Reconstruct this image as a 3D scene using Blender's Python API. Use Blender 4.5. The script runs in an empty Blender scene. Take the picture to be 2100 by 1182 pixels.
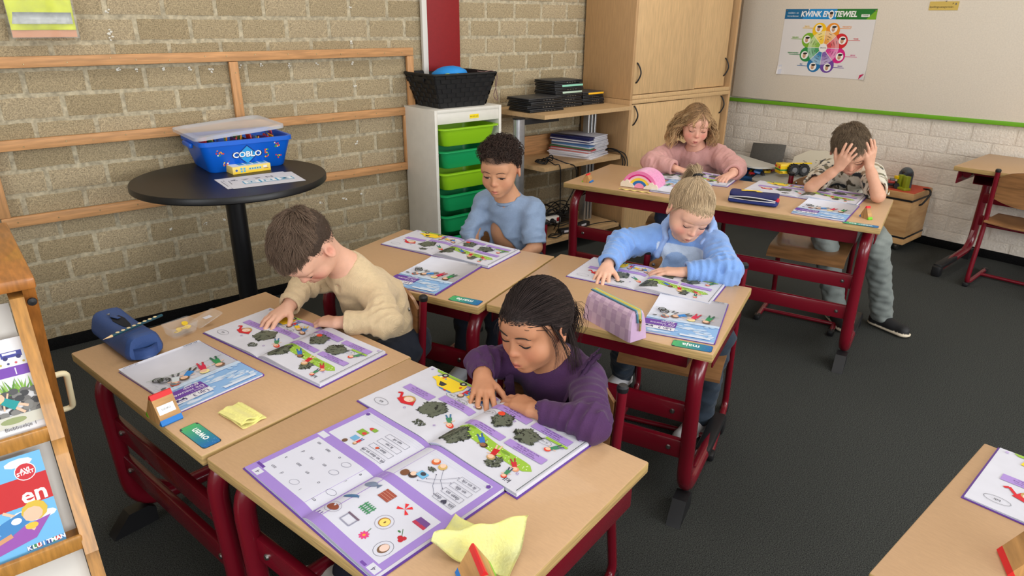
import bpy, bmesh, math, random
import numpy as np
from mathutils import Vector, Matrix, Euler
random.seed(5); rng = np.random.default_rng(5)
SC = bpy.context.scene
COL = SC.collection
pi = math.pi

# ------------------------------------------------------------------ camera, light, exposure
cam = bpy.data.cameras.new('camera'); camo = bpy.data.objects.new('camera', cam); COL.objects.link(camo)
R0 = Vector((0.76590294, -0.64290075, 0.00844464)); R1 = Vector((-0.23355417, -0.29042755, -0.92795705)); R2 = Vector((0.59903684, 0.70875275, -0.37259146))
mw = Matrix((R0, -R1, -R2)).transposed().to_4x4(); mw.translation = Vector((0, 0, 1.4006)); camo.matrix_world = mw
cam.sensor_width = 36; cam.lens = 1382.3 / 2100 * 36; cam.clip_start = 0.02
SC.camera = camo
SC.view_settings.view_transform = 'Standard'; SC.view_settings.look = 'None'
SC.view_settings.gamma = 1; SC.view_settings.use_curve_mapping = False; SC.view_settings.exposure = 0.13
wd = bpy.data.worlds.new('sky'); SC.world = wd; wd.use_nodes = True
bg = wd.node_tree.nodes['Background']; bg.inputs[0].default_value = (0.75, 0.87, 1.0, 1); bg.inputs[1].default_value = 1.0

def area(name, loc, rot, sx, sy, power, col=(1, 1, 1)):
    l = bpy.data.lights.new(name, 'AREA'); l.shape = 'RECTANGLE'; l.size = sx; l.size_y = sy; l.energy = power; l.color = col
    o = bpy.data.objects.new(name, l); COL.objects.link(o); o.location = loc; o.rotation_euler = rot
    return o
# daylight through the two windows of the wall behind the photographer
area('window_and_fill_light', (0.3, -3.5, 1.75), (math.radians(78), 0, 0), 2.6, 1.5, 95, (0.97, 0.985, 1.0))
area('window_and_fill_light', (3.4, -3.5, 1.75), (math.radians(78), 0, 0), 2.6, 1.5, 95, (0.97, 0.985, 1.0))
area('window_and_fill_light', (-2.42, 0.2, 1.75), (math.radians(82), 0, math.radians(-90)), 2.6, 1.5, 42, (0.98, 0.99, 1.0))  # added fill lamp to brighten the white wall; no real window known here
# ceiling panels
for cx, cy in ((0.6, 0.2), (3.2, 0.2), (0.6, 2.3), (3.2, 2.3)):
    area('ceiling_panel_light', (cx, cy, 2.86), (0, 0, 0), 1.2, 0.6, 13, (1.0, 0.95, 0.88))

# ------------------------------------------------------------------ helpers
def lin(c):
    c = np.asarray(c, float) / 255.0
    return np.where(c <= 0.04045, c / 12.92, ((c + 0.055) / 1.055) ** 2.4)
def L4(c): return tuple(float(x) for x in lin(c)) + (1.0,)

MATS = {}
def mat(name, col, rough=0.6, metal=0.0, noise=0.0, scale=30.0, bump=0.0, bscale=200.0, coat=0.0, stretch=None, col2=None, spec=0.5, alpha=1.0, trans=0.0, attr=False, sss=0.0, sheen=0.0, ior=1.45):
    if name in MATS: return MATS[name]
    m = bpy.data.materials.new(name); m.use_nodes = True; MATS[name] = m
    nt = m.node_tree; b = nt.nodes['Principled BSDF']
    b.inputs['Base Color'].default_value = L4(col); b.inputs['Roughness'].default_value = rough; b.inputs['Metallic'].default_value = metal
    b.inputs['Coat Weight'].default_value = coat; b.inputs['Specular IOR Level'].default_value = spec; b.inputs['Alpha'].default_value = alpha
    b.inputs['Transmission Weight'].default_value = trans; b.inputs['IOR'].default_value = ior
    if sss: b.inputs['Subsurface Weight'].default_value = sss; b.inputs['Subsurface Radius'].default_value = (0.012, 0.004, 0.002); b.inputs['Subsurface Scale'].default_value = 0.5
    if sheen: b.inputs['Sheen Weight'].default_value = sheen; b.inputs['Sheen Roughness'].default_value = 0.4
    tc = nt.nodes.new('ShaderNodeTexCoord')
    src = tc.outputs['Object']
    if stretch:
        mp = nt.nodes.new('ShaderNodeMapping'); mp.inputs['Scale'].default_value = stretch; nt.links.new(src, mp.inputs['Vector']); src = mp.outputs['Vector']
    base = None
    if attr:
        a = nt.nodes.new('ShaderNodeAttribute'); a.attribute_name = 'Col'; base = a.outputs['Color']
    if noise > 0:
        n = nt.nodes.new('ShaderNodeTexNoise'); n.inputs['Scale'].default_value = scale; n.inputs['Detail'].default_value = 5; nt.links.new(src, n.inputs['Vector'])
        r = nt.nodes.new('ShaderNodeMapRange'); r.inputs[1].default_value = 0.3; r.inputs[2].default_value = 0.7
        nt.links.new(n.outputs['Fac'], r.inputs[0])
        mx = nt.nodes.new('ShaderNodeMix'); mx.data_type = 'RGBA'
        nt.links.new(r.outputs[0], mx.inputs[0])
        if attr:
            mx.blend_type = 'MULTIPLY'; r.inputs[3].default_value = 0; r.inputs[4].default_value = 1
            nt.links.new(base, mx.inputs[6]); mx.inputs[7].default_value = (1 - noise, 1 - noise, 1 - noise, 1)
        else:
            c2 = np.array(col2 if col2 is not None else np.asarray(col) * (1 - noise))
            mx.inputs[6].default_value = L4(col); mx.inputs[7].default_value = L4(c2)
        base = mx.outputs[2]
    if base is not None: nt.links.new(base, b.inputs['Base Color'])
    if bump > 0:
        n2 = nt.nodes.new('ShaderNodeTexNoise'); n2.inputs['Scale'].default_value = bscale; n2.inputs['Detail'].default_value = 4; nt.links.new(src, n2.inputs['Vector'])
        bp = nt.nodes.new('ShaderNodeBump'); bp.inputs['Strength'].default_value = bump; bp.inputs['Distance'].default_value = 0.004
        nt.links.new(n2.outputs['Fac'], bp.inputs['Height']); nt.links.new(bp.outputs['Normal'], b.inputs['Normal'])
    return m

def frame(t):
    t = t / (np.linalg.norm(t) + 1e-12)
    a = np.array([0, 0, 1.0]) if abs(t[2]) < 0.9 else np.array([1.0, 0, 0])
    x = np.cross(a, t); x /= np.linalg.norm(x); return x, np.cross(t, x)

_bev = {}
def bevbox(sx, sy, sz, b, seg=2):
    key = (round(sx, 5), round(sy, 5), round(sz, 5), round(b, 5), seg)
    if key not in _bev:
        bm = bmesh.new(); bmesh.ops.create_cube(bm, size=1.0)
        for v in bm.verts: v.co = Vector((v.co.x * sx, v.co.y * sy, v.co.z * sz))
        if b > 0: bmesh.ops.bevel(bm, geom=list(bm.edges), offset=b, segments=seg, profile=0.5, affect='EDGES')
        bm.verts.index_update()
        _bev[key] = (np.array([v.co[:] for v in bm.verts]), [tuple(v.index for v in f.verts) for f in bm.faces]); bm.free()
    return _bev[key]

class MB:
    def __init__(s): s.v = []; s.f = []; s.m = []; s.n = 0; s.c = []
    def add(s, V, F, mi=0, col=None):
        V = np.asarray(V, float); s.v.append(V); s.f += [tuple(int(i) + s.n for i in f) for f in F]; s.m += [mi] * len(F); s.n += len(V)
        c = np.ones((len(V), 4)) if col is None else (np.tile(L4(col), (len(V), 1)) if np.ndim(col) == 1 else np.asarray(col))
        s.c.append(c); return s
    def box(s, c, d, b=0.0, rz=0.0, mi=0, M=None, seg=2, col=None):
        V, F = bevbox(d[0], d[1], d[2], min(b, min(d) * 0.49), seg)
        if M is not None: V = V @ np.array(M)[:3, :3].T
        elif rz: cz, sz = math.cos(rz), math.sin(rz); V = V @ np.array([[cz, sz, 0], [-sz, cz, 0], [0, 0, 1]])
        return s.add(V + np.array(c), F, mi, col)
    def tube(s, P, r, n=10, mi=0, caps=True, flat=1.0, up=None, closed=False, col=None):
        P = np.asarray(P, float); k = len(P); r = np.broadcast_to(np.asarray(r, float), (k,))
        T = np.gradient(P, axis=0)
        if closed: T = np.roll(P, -1, 0) - np.roll(P, 1, 0)
        V = []; X = None
        for i in range(k):
            t = T[i] / (np.linalg.norm(T[i]) + 1e-12)
            if up is not None: x = np.cross(np.array(up, float), t); x /= np.linalg.norm(x) + 1e-12; y = np.cross(t, x)
            elif X is None: x, y = frame(t)
            else:
                x = X - t * (X @ t); x /= np.linalg.norm(x) + 1e-12; y = np.cross(t, x)
            X = x
            for j in range(n):
                a = 2 * pi * j / n; V.append(P[i] + r[i] * (math.cos(a) * x + math.sin(a) * y * flat))
        F = []
        for i in range(k if closed else k - 1):
            i2 = (i + 1) % k
            for j in range(n): F.append((i * n + j, i * n + (j + 1) % n, i2 * n + (j + 1) % n, i2 * n + j))
        if caps and not closed: F.append(tuple(range(n - 1, -1, -1))); F.append(tuple((k - 1) * n + j for j in range(n)))
        return s.add(V, F, mi, col)
    def lathe(s, prof, c=(0, 0, 0), n=24, mi=0, M=None, col=None):
        V = []; F = []; k = len(prof)
        for r, z in prof:
            for j in range(n): a = 2 * pi * j / n; V.append((r * math.cos(a), r * math.sin(a), z))
        for i in range(k - 1):
            for j in range(n): F.append((i * n + j, i * n + (j + 1) % n, (i + 1) * n + (j + 1) % n, (i + 1) * n + j))
        F.append(tuple(range(n - 1, -1, -1))); F.append(tuple((k - 1) * n + j for j in range(n)))
        V = np.array(V)
        if M is not None: V = V @ np.array(M)[:3, :3].T
        return s.add(V + np.array(c), F, mi, col)
    def prism(s, poly, z0, z1, M=None, c=(0, 0, 0), mi=0, col=None):
        n = len(poly); V = [(x, y, z0) for x, y in poly] + [(x, y, z1) for x, y in poly]
        F = [tuple(range(n - 1, -1, -1)), tuple(range(n, 2 * n))] + [(i, (i + 1) % n, n + (i + 1) % n, n + i) for i in range(n)]
        V = np.array(V)
        if M is not None: V = V @ np.array(M)[:3, :3].T
        return s.add(V + np.array(c), F, mi, col)
    def grid(s, fn, nu, nv, mi=0, thick=None, col=None):
        V = [fn(i / nu, j / nv) for i in range(nu + 1) for j in range(nv + 1)]
        F = [(i * (nv + 1) + j, (i + 1) * (nv + 1) + j, (i + 1) * (nv + 1) + j + 1, i * (nv + 1) + j + 1) for i in range(nu) for j in range(nv)]
        if thick is not None:
            N = len(V); V = np.array(V); Vb = V - np.array(thick)
            F2 = [tuple(N + i for i in reversed(f)) for f in F]
            rim = [i * (nv + 1) for i in range(nu + 1)] + [nu * (nv + 1) + j for j in range(1, nv + 1)] + [i * (nv + 1) + nv for i in range(nu - 1, -1, -1)] + [j for j in range(nv - 1, 0, -1)]
            F3 = [(rim[i], N + rim[i], N + rim[(i + 1) % len(rim)], rim[(i + 1) % len(rim)]) for i in range(len(rim))]
            V = np.concatenate([V, Vb]); F = F + F2 + [tuple(reversed(f)) for f in F3]
        return s.add(V, F, mi, col)
    def build(s, name, mats, parent=None, smooth=35, kind=None, label=None, color=False):
        if not isinstance(mats, (list, tuple)): mats = [mats]
        me = bpy.data.meshes.new(name)
        V = np.concatenate(s.v) if s.v else np.zeros((0, 3))
        me.from_pydata(V.tolist(), [], s.f)
        for m in mats: me.materials.append(m)
        me.polygons.foreach_set('material_index', s.m)
        if smooth:
            me.polygons.foreach_set('use_smooth', [True] * len(s.f))
            if smooth < 180: me.set_sharp_from_angle(angle=math.radians(smooth))
        if color:
            a = me.color_attributes.new('Col', 'FLOAT_COLOR', 'POINT'); a.data.foreach_set('color', np.concatenate(s.c).astype(np.float32).ravel())
        me.validate(); me.update()
        o = bpy.data.objects.new(name, me); COL.objects.link(o)
        if parent is not None: o.parent = parent
        if kind: o['kind'] = kind
        if label: o['label'] = label
        return o

def tag(o, label, cat, group=None):
    o['label'] = label; o['category'] = cat
    if group: o['group'] = group
    return o
def thing(name, label, cat, loc=(0, 0, 0), rz=0.0, group=None):
    o = bpy.data.objects.new(name, None); o.empty_display_size = 0.05; COL.objects.link(o); o.location = loc; o.rotation_euler = (0, 0, rz)
    return tag(o, label, cat, group)
def copy_tree(o, parent=None, loc=None, rz=None):
    c = o.copy(); COL.objects.link(c)
    if parent is not None: c.parent = parent
    if loc is not None: c.location = loc
    if rz is not None: c.rotation_euler = (0, 0, rz)
    for ch in o.children: copy_tree(ch, c)
    return c
def struct(mb, name, mats, smooth=35):
    o = mb.build(name, mats, None, smooth); o['kind'] = 'structure'; return o
def RX(a): return np.array(Matrix.Rotation(a, 3, 'X'))
def RY(a): return np.array(Matrix.Rotation(a, 3, 'Y'))
def RZ(a): return np.array(Matrix.Rotation(a, 3, 'Z'))
def rrect(w, h, r, n=4, cx=0, cy=0):
    P = []
    for sx, sy, a0 in ((1, 1, 0), (-1, 1, pi / 2), (-1, -1, pi), (1, -1, 3 * pi / 2)):
        for i in range(n + 1):
            a = a0 + pi / 2 * i / n; P.append((cx + sx * (w / 2 - r) + r * math.cos(a), cy + sy * (h / 2 - r) + r * math.sin(a)))
    return P
def smooth_path(P, n=8):
    P = np.asarray(P, float); out = []
    Q = np.vstack([2 * P[0] - P[1], P, 2 * P[-1] - P[-2]])
    for i in range(1, len(Q) - 2):
        a, b, c, d = Q[i - 1], Q[i], Q[i + 1], Q[i + 2]
        for j in range(n):
            t = j / n; out.append(0.5 * (2 * b + (c - a) * t + (2 * a - 5 * b + 4 * c - d) * t * t + (3 * b - a - 3 * c + d) * t ** 3))
    out.append(P[-1]); return np.array(out)
def fillet(P, r, n=6):
    P = [np.asarray(p, float) for p in P]; out = [P[0]]
    for i in range(1, len(P) - 1):
        a, b, c = P[i - 1], P[i], P[i + 1]; rr = min(r[i - 1] if isinstance(r, (list, tuple)) else r, 0.49 * np.linalg.norm(b - a), 0.49 * np.linalg.norm(c - b))
        p0 = b + (a - b) / np.linalg.norm(a - b) * rr; p1 = b + (c - b) / np.linalg.norm(c - b) * rr
        for j in range(n + 1): t = j / n; out.append((1 - t) ** 2 * p0 + 2 * t * (1 - t) * b + t * t * p1)
    out.append(P[-1]); return np.array(out)

# text outlines -> triangles (built-in font)
_txt = {}
def text_mesh(s, shear=0.0, bold=0.0):
    k = (s, shear, bold)
    if k not in _txt:
        cu = bpy.data.curves.new('t', 'FONT'); cu.body = s; cu.size = 1.0; cu.shear = shear; cu.offset = bold; cu.resolution_u = 2; cu.fill_mode = 'FRONT'
        cu.align_x = 'CENTER'; cu.align_y = 'CENTER'
        o = bpy.data.objects.new('t', cu); COL.objects.link(o); bpy.context.view_layer.update()
        dg = bpy.context.evaluated_depsgraph_get(); me = o.evaluated_get(dg).to_mesh()
        V = np.array([v.co[:2] for v in me.vertices]) if len(me.vertices) else np.zeros((0, 2)); F = [tuple(p.vertices) for p in me.polygons]
        o.evaluated_get(dg).to_mesh_clear(); bpy.data.objects.remove(o); bpy.data.curves.remove(cu)
        _txt[k] = (V, F)
    return _txt[k]

class Print:
    """Flat print laid onto a surface: f(x, y) -> (point, normal); every further layer sits a hair higher."""
    def __init__(s, f, step=0.00002, base=0.0002): s.f = f; s.mb = MB(); s.k = 0; s.step = step; s.base = base
    def put(s, V, F, col, lift=True):
        if lift: s.k += 1
        off = s.base + s.step * s.k; out = []
        for x, y in V:
            p, n = s.f(x, y); out.append(np.asarray(p) + np.asarray(n) * off)
        s.mb.add(out, F, 0, col)
    def rect(s, x0, y0, x1, y1, col, cell=0.02, ang=0.0):
        nx = max(1, int(math.ceil(abs(x1 - x0) / cell))); ny = max(1, int(math.ceil(abs(y1 - y0) / cell)))
        cx, cy = (x0 + x1) / 2, (y0 + y1) / 2; ca, sa = math.cos(ang), math.sin(ang)
        V = []
        for i in range(nx + 1):
            for j in range(ny + 1):
                x = x0 + (x1 - x0) * i / nx - cx; y = y0 + (y1 - y0) * j / ny - cy; V.append((cx + x * ca - y * sa, cy + x * sa + y * ca))
        F = [(i * (ny + 1) + j, (i + 1) * (ny + 1) + j, (i + 1) * (ny + 1) + j + 1, i * (ny + 1) + j + 1) for i in range(nx) for j in range(ny)]
        s.put(V, F, col)
    def poly(s, P, col):
        c = np.mean(np.array(P), 0); n = len(P); s.put([tuple(c)] + list(P), [(0, 1 + i, 1 + (i + 1) % n) for i in range(n)], col)
    def ell(s, cx, cy, rx, ry, col, ang=0.0, n=16, a0=0.0, a1=2 * pi):
        ca, sa = math.cos(ang), math.sin(ang)
        P = [(rx * math.cos(a), ry * math.sin(a)) for a in np.linspace(a0, a1, n + 1)]
        s.put([(cx, cy)] + [(cx + x * ca - y * sa, cy + x * sa + y * ca) for x, y in P], [(0, 1 + i, 2 + i) for i in range(n)], col)
    def line(s, P, w, col, closed=False):
        P = [np.asarray(p, float) for p in P]
        if closed: P = P + [P[0]]
        V = []; F = []
        for a, b in zip(P[:-1], P[1:]):
            d = b - a; l = np.linalg.norm(d)
            if l < 1e-9: continue
            nrm = np.array([-d[1], d[0]]) / l * w / 2; m = max(1, int(l / 0.03))
            for i in range(m):
                p = a + d * i / m; q = a + d * (i + 1) / m; k = len(V); V += [p - nrm, q - nrm, q + nrm, p + nrm]; F.append((k, k + 1, k + 2, k + 3))
        s.put(V, F, col)
    def loop(s, cx, cy, rx, ry, w, col, ang=0.0, n=14):
        ca, sa = math.cos(ang), math.sin(ang)
        s.line([(cx + rx * math.cos(a) * ca - ry * math.sin(a) * sa, cy + rx * math.cos(a) * sa + ry * math.sin(a) * ca) for a in np.linspace(0, 2 * pi, n, endpoint=False)], w, col, True)
    def text(s, t, cx, cy, size, col, ang=0.0, shear=0.0, bold=0.0, sx=1.0):
        V, F = text_mesh(t, shear, bold); ca, sa = math.cos(ang), math.sin(ang)
        s.put([(cx + (x * sx * ca - y * sa) * size, cy + (x * sx * sa + y * ca) * size) for x, y in V], F, col)
    def tree(s, cx, cy, rx, ry, n=150, seed=0, cols=((46, 54, 44), (70, 78, 64), (28, 34, 28), (96, 102, 86))):
        rg = random.Random(seed)
        for ci, c in enumerate(cols):
            V = []; F = []
            for _ in range(n // len(cols)):
                a = rg.uniform(0, 2 * pi); r = math.sqrt(rg.uniform(0, 1)) * (1 - 0.25 * abs(math.sin(2.5 * a + seed)))
                x = cx + rx * r * math.cos(a); y = cy + ry * r * math.sin(a); b = rg.uniform(0, 2 * pi); l = rg.uniform(0.09, 0.2) * min(rx, ry) * 1.6; w = l * 0.5
                d = (math.cos(b), math.sin(b)); e = (-d[1], d[0]); k = len(V)
                V += [(x - d[0] * l, y - d[1] * l), (x + e[0] * w, y + e[1] * w), (x + d[0] * l, y + d[1] * l), (x - e[0] * w, y - e[1] * w)]; F.append((k, k + 1, k + 2, k + 3))
            s.put(V, F, c)
    def build(s, name, parent, m=None):
        return s.mb.build(name, m or mat('print_ink', (200, 200, 200), 0.55, attr=True), parent, smooth=0, color=True)
# ------------------------------------------------------------------ the room
YB, XW, ZC = 3.38, 4.94, 2.9
m_carpet = mat('carpet', (90, 92, 88), 0.95, noise=0.75, scale=330, bump=1.0, bscale=520, col2=(24, 25, 25), spec=0.1)
m_skirt = mat('carpet_skirting', (26, 26, 26), 0.95, noise=0.5, scale=200, bump=0.5, spec=0.1)
m_mortar = mat('mortar', (204, 191, 162), 0.95, noise=0.25, scale=60, bump=0.5, bscale=150, spec=0.1)
m_white_mortar = mat('white_wall_paint_joint', (228, 218, 204), 0.8, noise=0.06, scale=40, bump=0.5, bscale=90, spec=0.2)
m_brick = mat('rough_brick', (192, 173, 138), 0.95, noise=0.30, scale=210, bump=1.0, bscale=95, spec=0.1)
m_brick2 = mat('rough_brick_dark', (184, 165, 130), 0.95, noise=0.30, scale=220, bump=1.0, bscale=95, spec=0.1)
m_brick3 = mat('rough_brick_light', (199, 180, 146), 0.95, noise=0.30, scale=200, bump=1.0, bscale=95, spec=0.1)
m_whitebrick = mat('painted_brick', (232, 222, 208), 0.75, noise=0.05, scale=50, bump=1.0, bscale=75, spec=0.25)
m_plain = mat('plain_wall', (214, 208, 198), 0.8, noise=0.05, scale=8)
m_ceiling = mat('ceiling_tile', (226, 224, 220), 0.85, noise=0.05, scale=60)

struct(MB().box((1.2, -0.1, -0.02), (7.6, 7.1, 0.04)), 'floor', m_carpet)
struct(MB().box((1.2, -0.1, ZC + 0.02), (7.6, 7.1, 0.04)), 'ceiling', m_ceiling)
wl = struct(MB().box((1.2, YB + 0.06, ZC / 2), (7.6, 0.10, ZC)), 'wall_back', m_mortar)
wr = struct(MB().box((XW + 0.06, -0.1, ZC / 2), (0.10, 7.1, ZC)), 'wall_right', m_white_mortar)
wq = MB(); wq.box((-2.55, -0.1, .45), (.1, 7.1, .9)); wq.box((-2.55, -0.1, 2.75), (.1, 7.1, .3)); wq.box((-2.55, -2.4, 1.75), (.1, 2.5, 1.7)); wq.box((-2.55, 2.5, 1.75), (.1, 1.9, 1.7))
struct(wq, 'wall_left', m_plain)
wf = MB()
wf.box((1.2, -3.65, 0.45), (7.6, 0.1, 0.9)); wf.box((1.2, -3.65, 2.75), (7.6, 0.1, 0.3))
for a, b in ((-2.6, -1.05), (1.65, 2.05), (4.75, 5.0)): wf.box(((a + b) / 2, -3.65, 1.75), (b - a, 0.1, 1.7))
struct(wf, 'wall_front', m_plain)
m_frame = mat('window_frame', (230, 230, 228), 0.4)
for i, (a, b) in enumerate(((-1.05, 1.65), (2.05, 4.75))):
    w = MB()
    for x in (a + .03, (a + b) / 2, b - .03): w.box((x, -3.65, 1.75), (.06, .08, 1.7), .004)
    for z in (.93, 2.57): w.box(((a + b) / 2, -3.65, z), (b - a, .08, .06), .004)
    w = struct(w, 'window_%d' % (i + 1), m_frame)
w = MB()  # made-up side window, added to go with the left fill lamp
for y in (-1.12, .2, 1.52): w.box((-2.55, y, 1.75), (.08, .06, 1.7), .004)
for z in (.93, 2.57): w.box((-2.55, .2, z), (.08, 2.7, .06), .004)
struct(w, 'window_3', m_frame)

# bricks of the back wall: one by one where the picture shows them
def brick_mesh(name, w, h, d, m, seed, rough):
    rg = np.random.default_rng(seed); mb = MB(); nu, nv = 5, 2
    ox = rg.normal(0, rough, (nu + 1, nv + 1)); 
    def fn(a, b):
        i, j = round(a * nu), round(b * nv)
        ex = (rg.normal(0, rough * 0.8)) if i in (0, nu) else 0; ez = rg.normal(0, rough * 0.8) if j in (0, nv) else 0
        edge = 0.35 if (i in (0, nu) or j in (0, nv)) else 1.0
        return ((a - .5) * w + ex, -d * edge - abs(ox[i, j]) * 0.5, (b - .5) * h + ez)
    mb.grid(fn, nu, nv)
    V = np.array(mb.v[0]); rim = [i * (nv + 1) for i in range(nu + 1)] + [nu * (nv + 1) + j for j in range(1, nv + 1)] + [i * (nv + 1) + nv for i in range(nu - 1, -1, -1)] + [j for j in range(nv - 1, 0, -1)]
    B = V[rim].copy(); B[:, 1] = 0.004; k = len(rim)
    mb.add(np.concatenate([V[rim], B]), [(i, k + i, k + (i + 1) % k, (i + 1) % k) for i in range(k)])
    o = mb.build(name, m, None, smooth=180); me = o.data; bpy.data.objects.remove(o); return me
bricks = [brick_mesh('brick', .202, .080, .006, (m_brick, m_brick2, m_brick3)[i % 3], i, .0016) for i in range(6)]
halfb = [brick_mesh('brick', .091, .080, .006, m_brick2, 20, .0016)]
PX, PZ = 0.2215, 0.0985
def place_brick(me, parent, loc, rot=None):
    o = bpy.data.objects.new('brick', me); COL.objects.link(o); o.parent = parent; o.location = loc
    if rot: o.rotation_euler = rot
    return o
nb = 0; far = MB()
for r in range(-1, 28):
    zc = 0.995 + PZ * (r - 9.5) + 0.0
    if zc < 0.05 or zc > ZC - .05: continue
    off = 0.4275 if r % 2 == 0 else 0.3087
    for c in range(-14, 22):
        x = off + PX * (c + .5)
        if x < -2.4 or x > 4.85: continue
        y = YB + .012 - .002 * random.random()
        if -0.15 < x < 3.55 and zc < 1.56 and nb < 300 and not (x > 3.5 and zc < 1.5):
            place_brick(random.choice(bricks), wl, (x, y, zc), (0, random.choice((0, pi)), 0)); nb += 1
        else: far.box((x, YB + .008, zc), (.202, .012, .08))
o = far.build('brick_rest', m_brick, wl, smooth=0); o['kind'] = 'stuff'
# painted bricks of the right wall (below the pinboard)
wb = [brick_mesh('brick', .222, .088, .0045, m_whitebrick, 40 + i, .0012) for i in range(5)]
nb = 0; far = MB(); 
for r in range(0, 9):
    zc = 0.065 + .0985 * r
    off = 2.0137 if r % 2 == 0 else 1.9
    for c in range(-22, 9):
        y = off - .2385 * (c + .5) if False else off + .2385 * (c + .5)
        if y > YB - .12: continue
        if y > .2: place_brick(random.choice(wb), wr, (XW + .0092, y, zc), (0, 0, -pi / 2)); nb += 1
        else: far.box((XW + .006, y, zc), (.014, .22, .088))
o = far.build('brick_rest', m_whitebrick, wr, smooth=0); o['kind'] = 'stuff'
# white remnants of putty on the bricks
fl_ = MB(); rgf = random.Random(12)
for (x, z) in [(0.658, 1.409), (0.652, 1.331), (0.653, 1.309), (0.656, 1.174), (0.725, 1.176), (0.83, 1.174), (0.94, 1.173), (1.042, 1.171), (1.161, 1.175), (1.265, 1.173), (1.409, 1.173), (1.548, 1.174), (1.75, 1.171), (1.386, 1.207), (1.215, 1.209), (1.581, 1.206), (1.753, 1.275), (1.757, 1.443), (1.754, 1.057), (0.652, 1.205), (0.747, 1.206), (1.691, 1.203), (1.745, 0.474), (1.64, 0.462), (1.499, 0.462), (0.987, 0.459), (0.896, 0.456), (1.086, 0.462), (0.743, 0.46), (1.744, 0.759)]:
    for _ in range(4):
        cx, cz = x + rgf.gauss(0, .005), z + rgf.gauss(0, .0045); n = 8; r = rgf.uniform(.003, .0075)
        P = [(cx + r * rgf.uniform(.5, 1.2) * math.cos(a), YB + .0035, cz + r * rgf.uniform(.4, 1.0) * math.sin(a)) for a in np.linspace(0, 2 * pi, n, endpoint=False)]
        fl_.add([(cx, YB + .0015, cz)] + P, [(0, 1 + (i + 1) % n, 1 + i) for i in range(n)])
o = fl_.build('putty_flecks', mat('white_putty', (224, 220, 208), .9), wl, smooth=0); o['kind'] = 'stuff'
# skirting
struct(MB().box((1.2, YB + .004, .027), (7.4, .016, .054), .002), 'baseboard_back', m_skirt)
struct(MB().box((XW + .004, -0.1, .027), (.016, 6.9, .054), .002), 'baseboard_right', m_skirt)
# pinboard and its green rail
m_pin = mat('pinboard_fabric', (238, 228, 212), 0.85, noise=0.04, scale=120, bump=0.25, bscale=400, spec=0.2)
pb = MB().box((XW - .004, 0.2, 1.384), (.022, 5.86, 1.10), .002)
tag(pb.build('pinboard', m_pin), 'large off-white pinboard above the painted brick wall', 'pinboard')
m_green = mat('green_rail', (112, 176, 40), 0.45)
gr = MB().box((0, 0, 0), (.026, 5.0, .026), .003)
o = gr.build('trim_1', m_green); o['kind'] = 'structure'; o.location = (XW - .006, 0.7, .842); o.rotation_euler = (.0135 * -1, 0, 0)

# ------------------------------------------------------------------ desks
m_lam = mat('beech_laminate', (198, 160, 121), 0.42, noise=0.035, scale=22, stretch=(3, 14, 3), bump=0.06, bscale=700, coat=0.06)
m_edge = mat('ply_edge', (202, 168, 108), 0.5, noise=0.22, scale=12, stretch=(1, 1, 22))
m_red = mat('dark_red_enamel', (112, 13, 30), 0.27, coat=0.35, spec=0.5)
m_black = mat('black_plastic', (26, 26, 28), 0.45, bump=0.05, bscale=300)
m_steel = mat('bolt_steel', (150, 148, 145), 0.35, metal=1.0)

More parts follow.
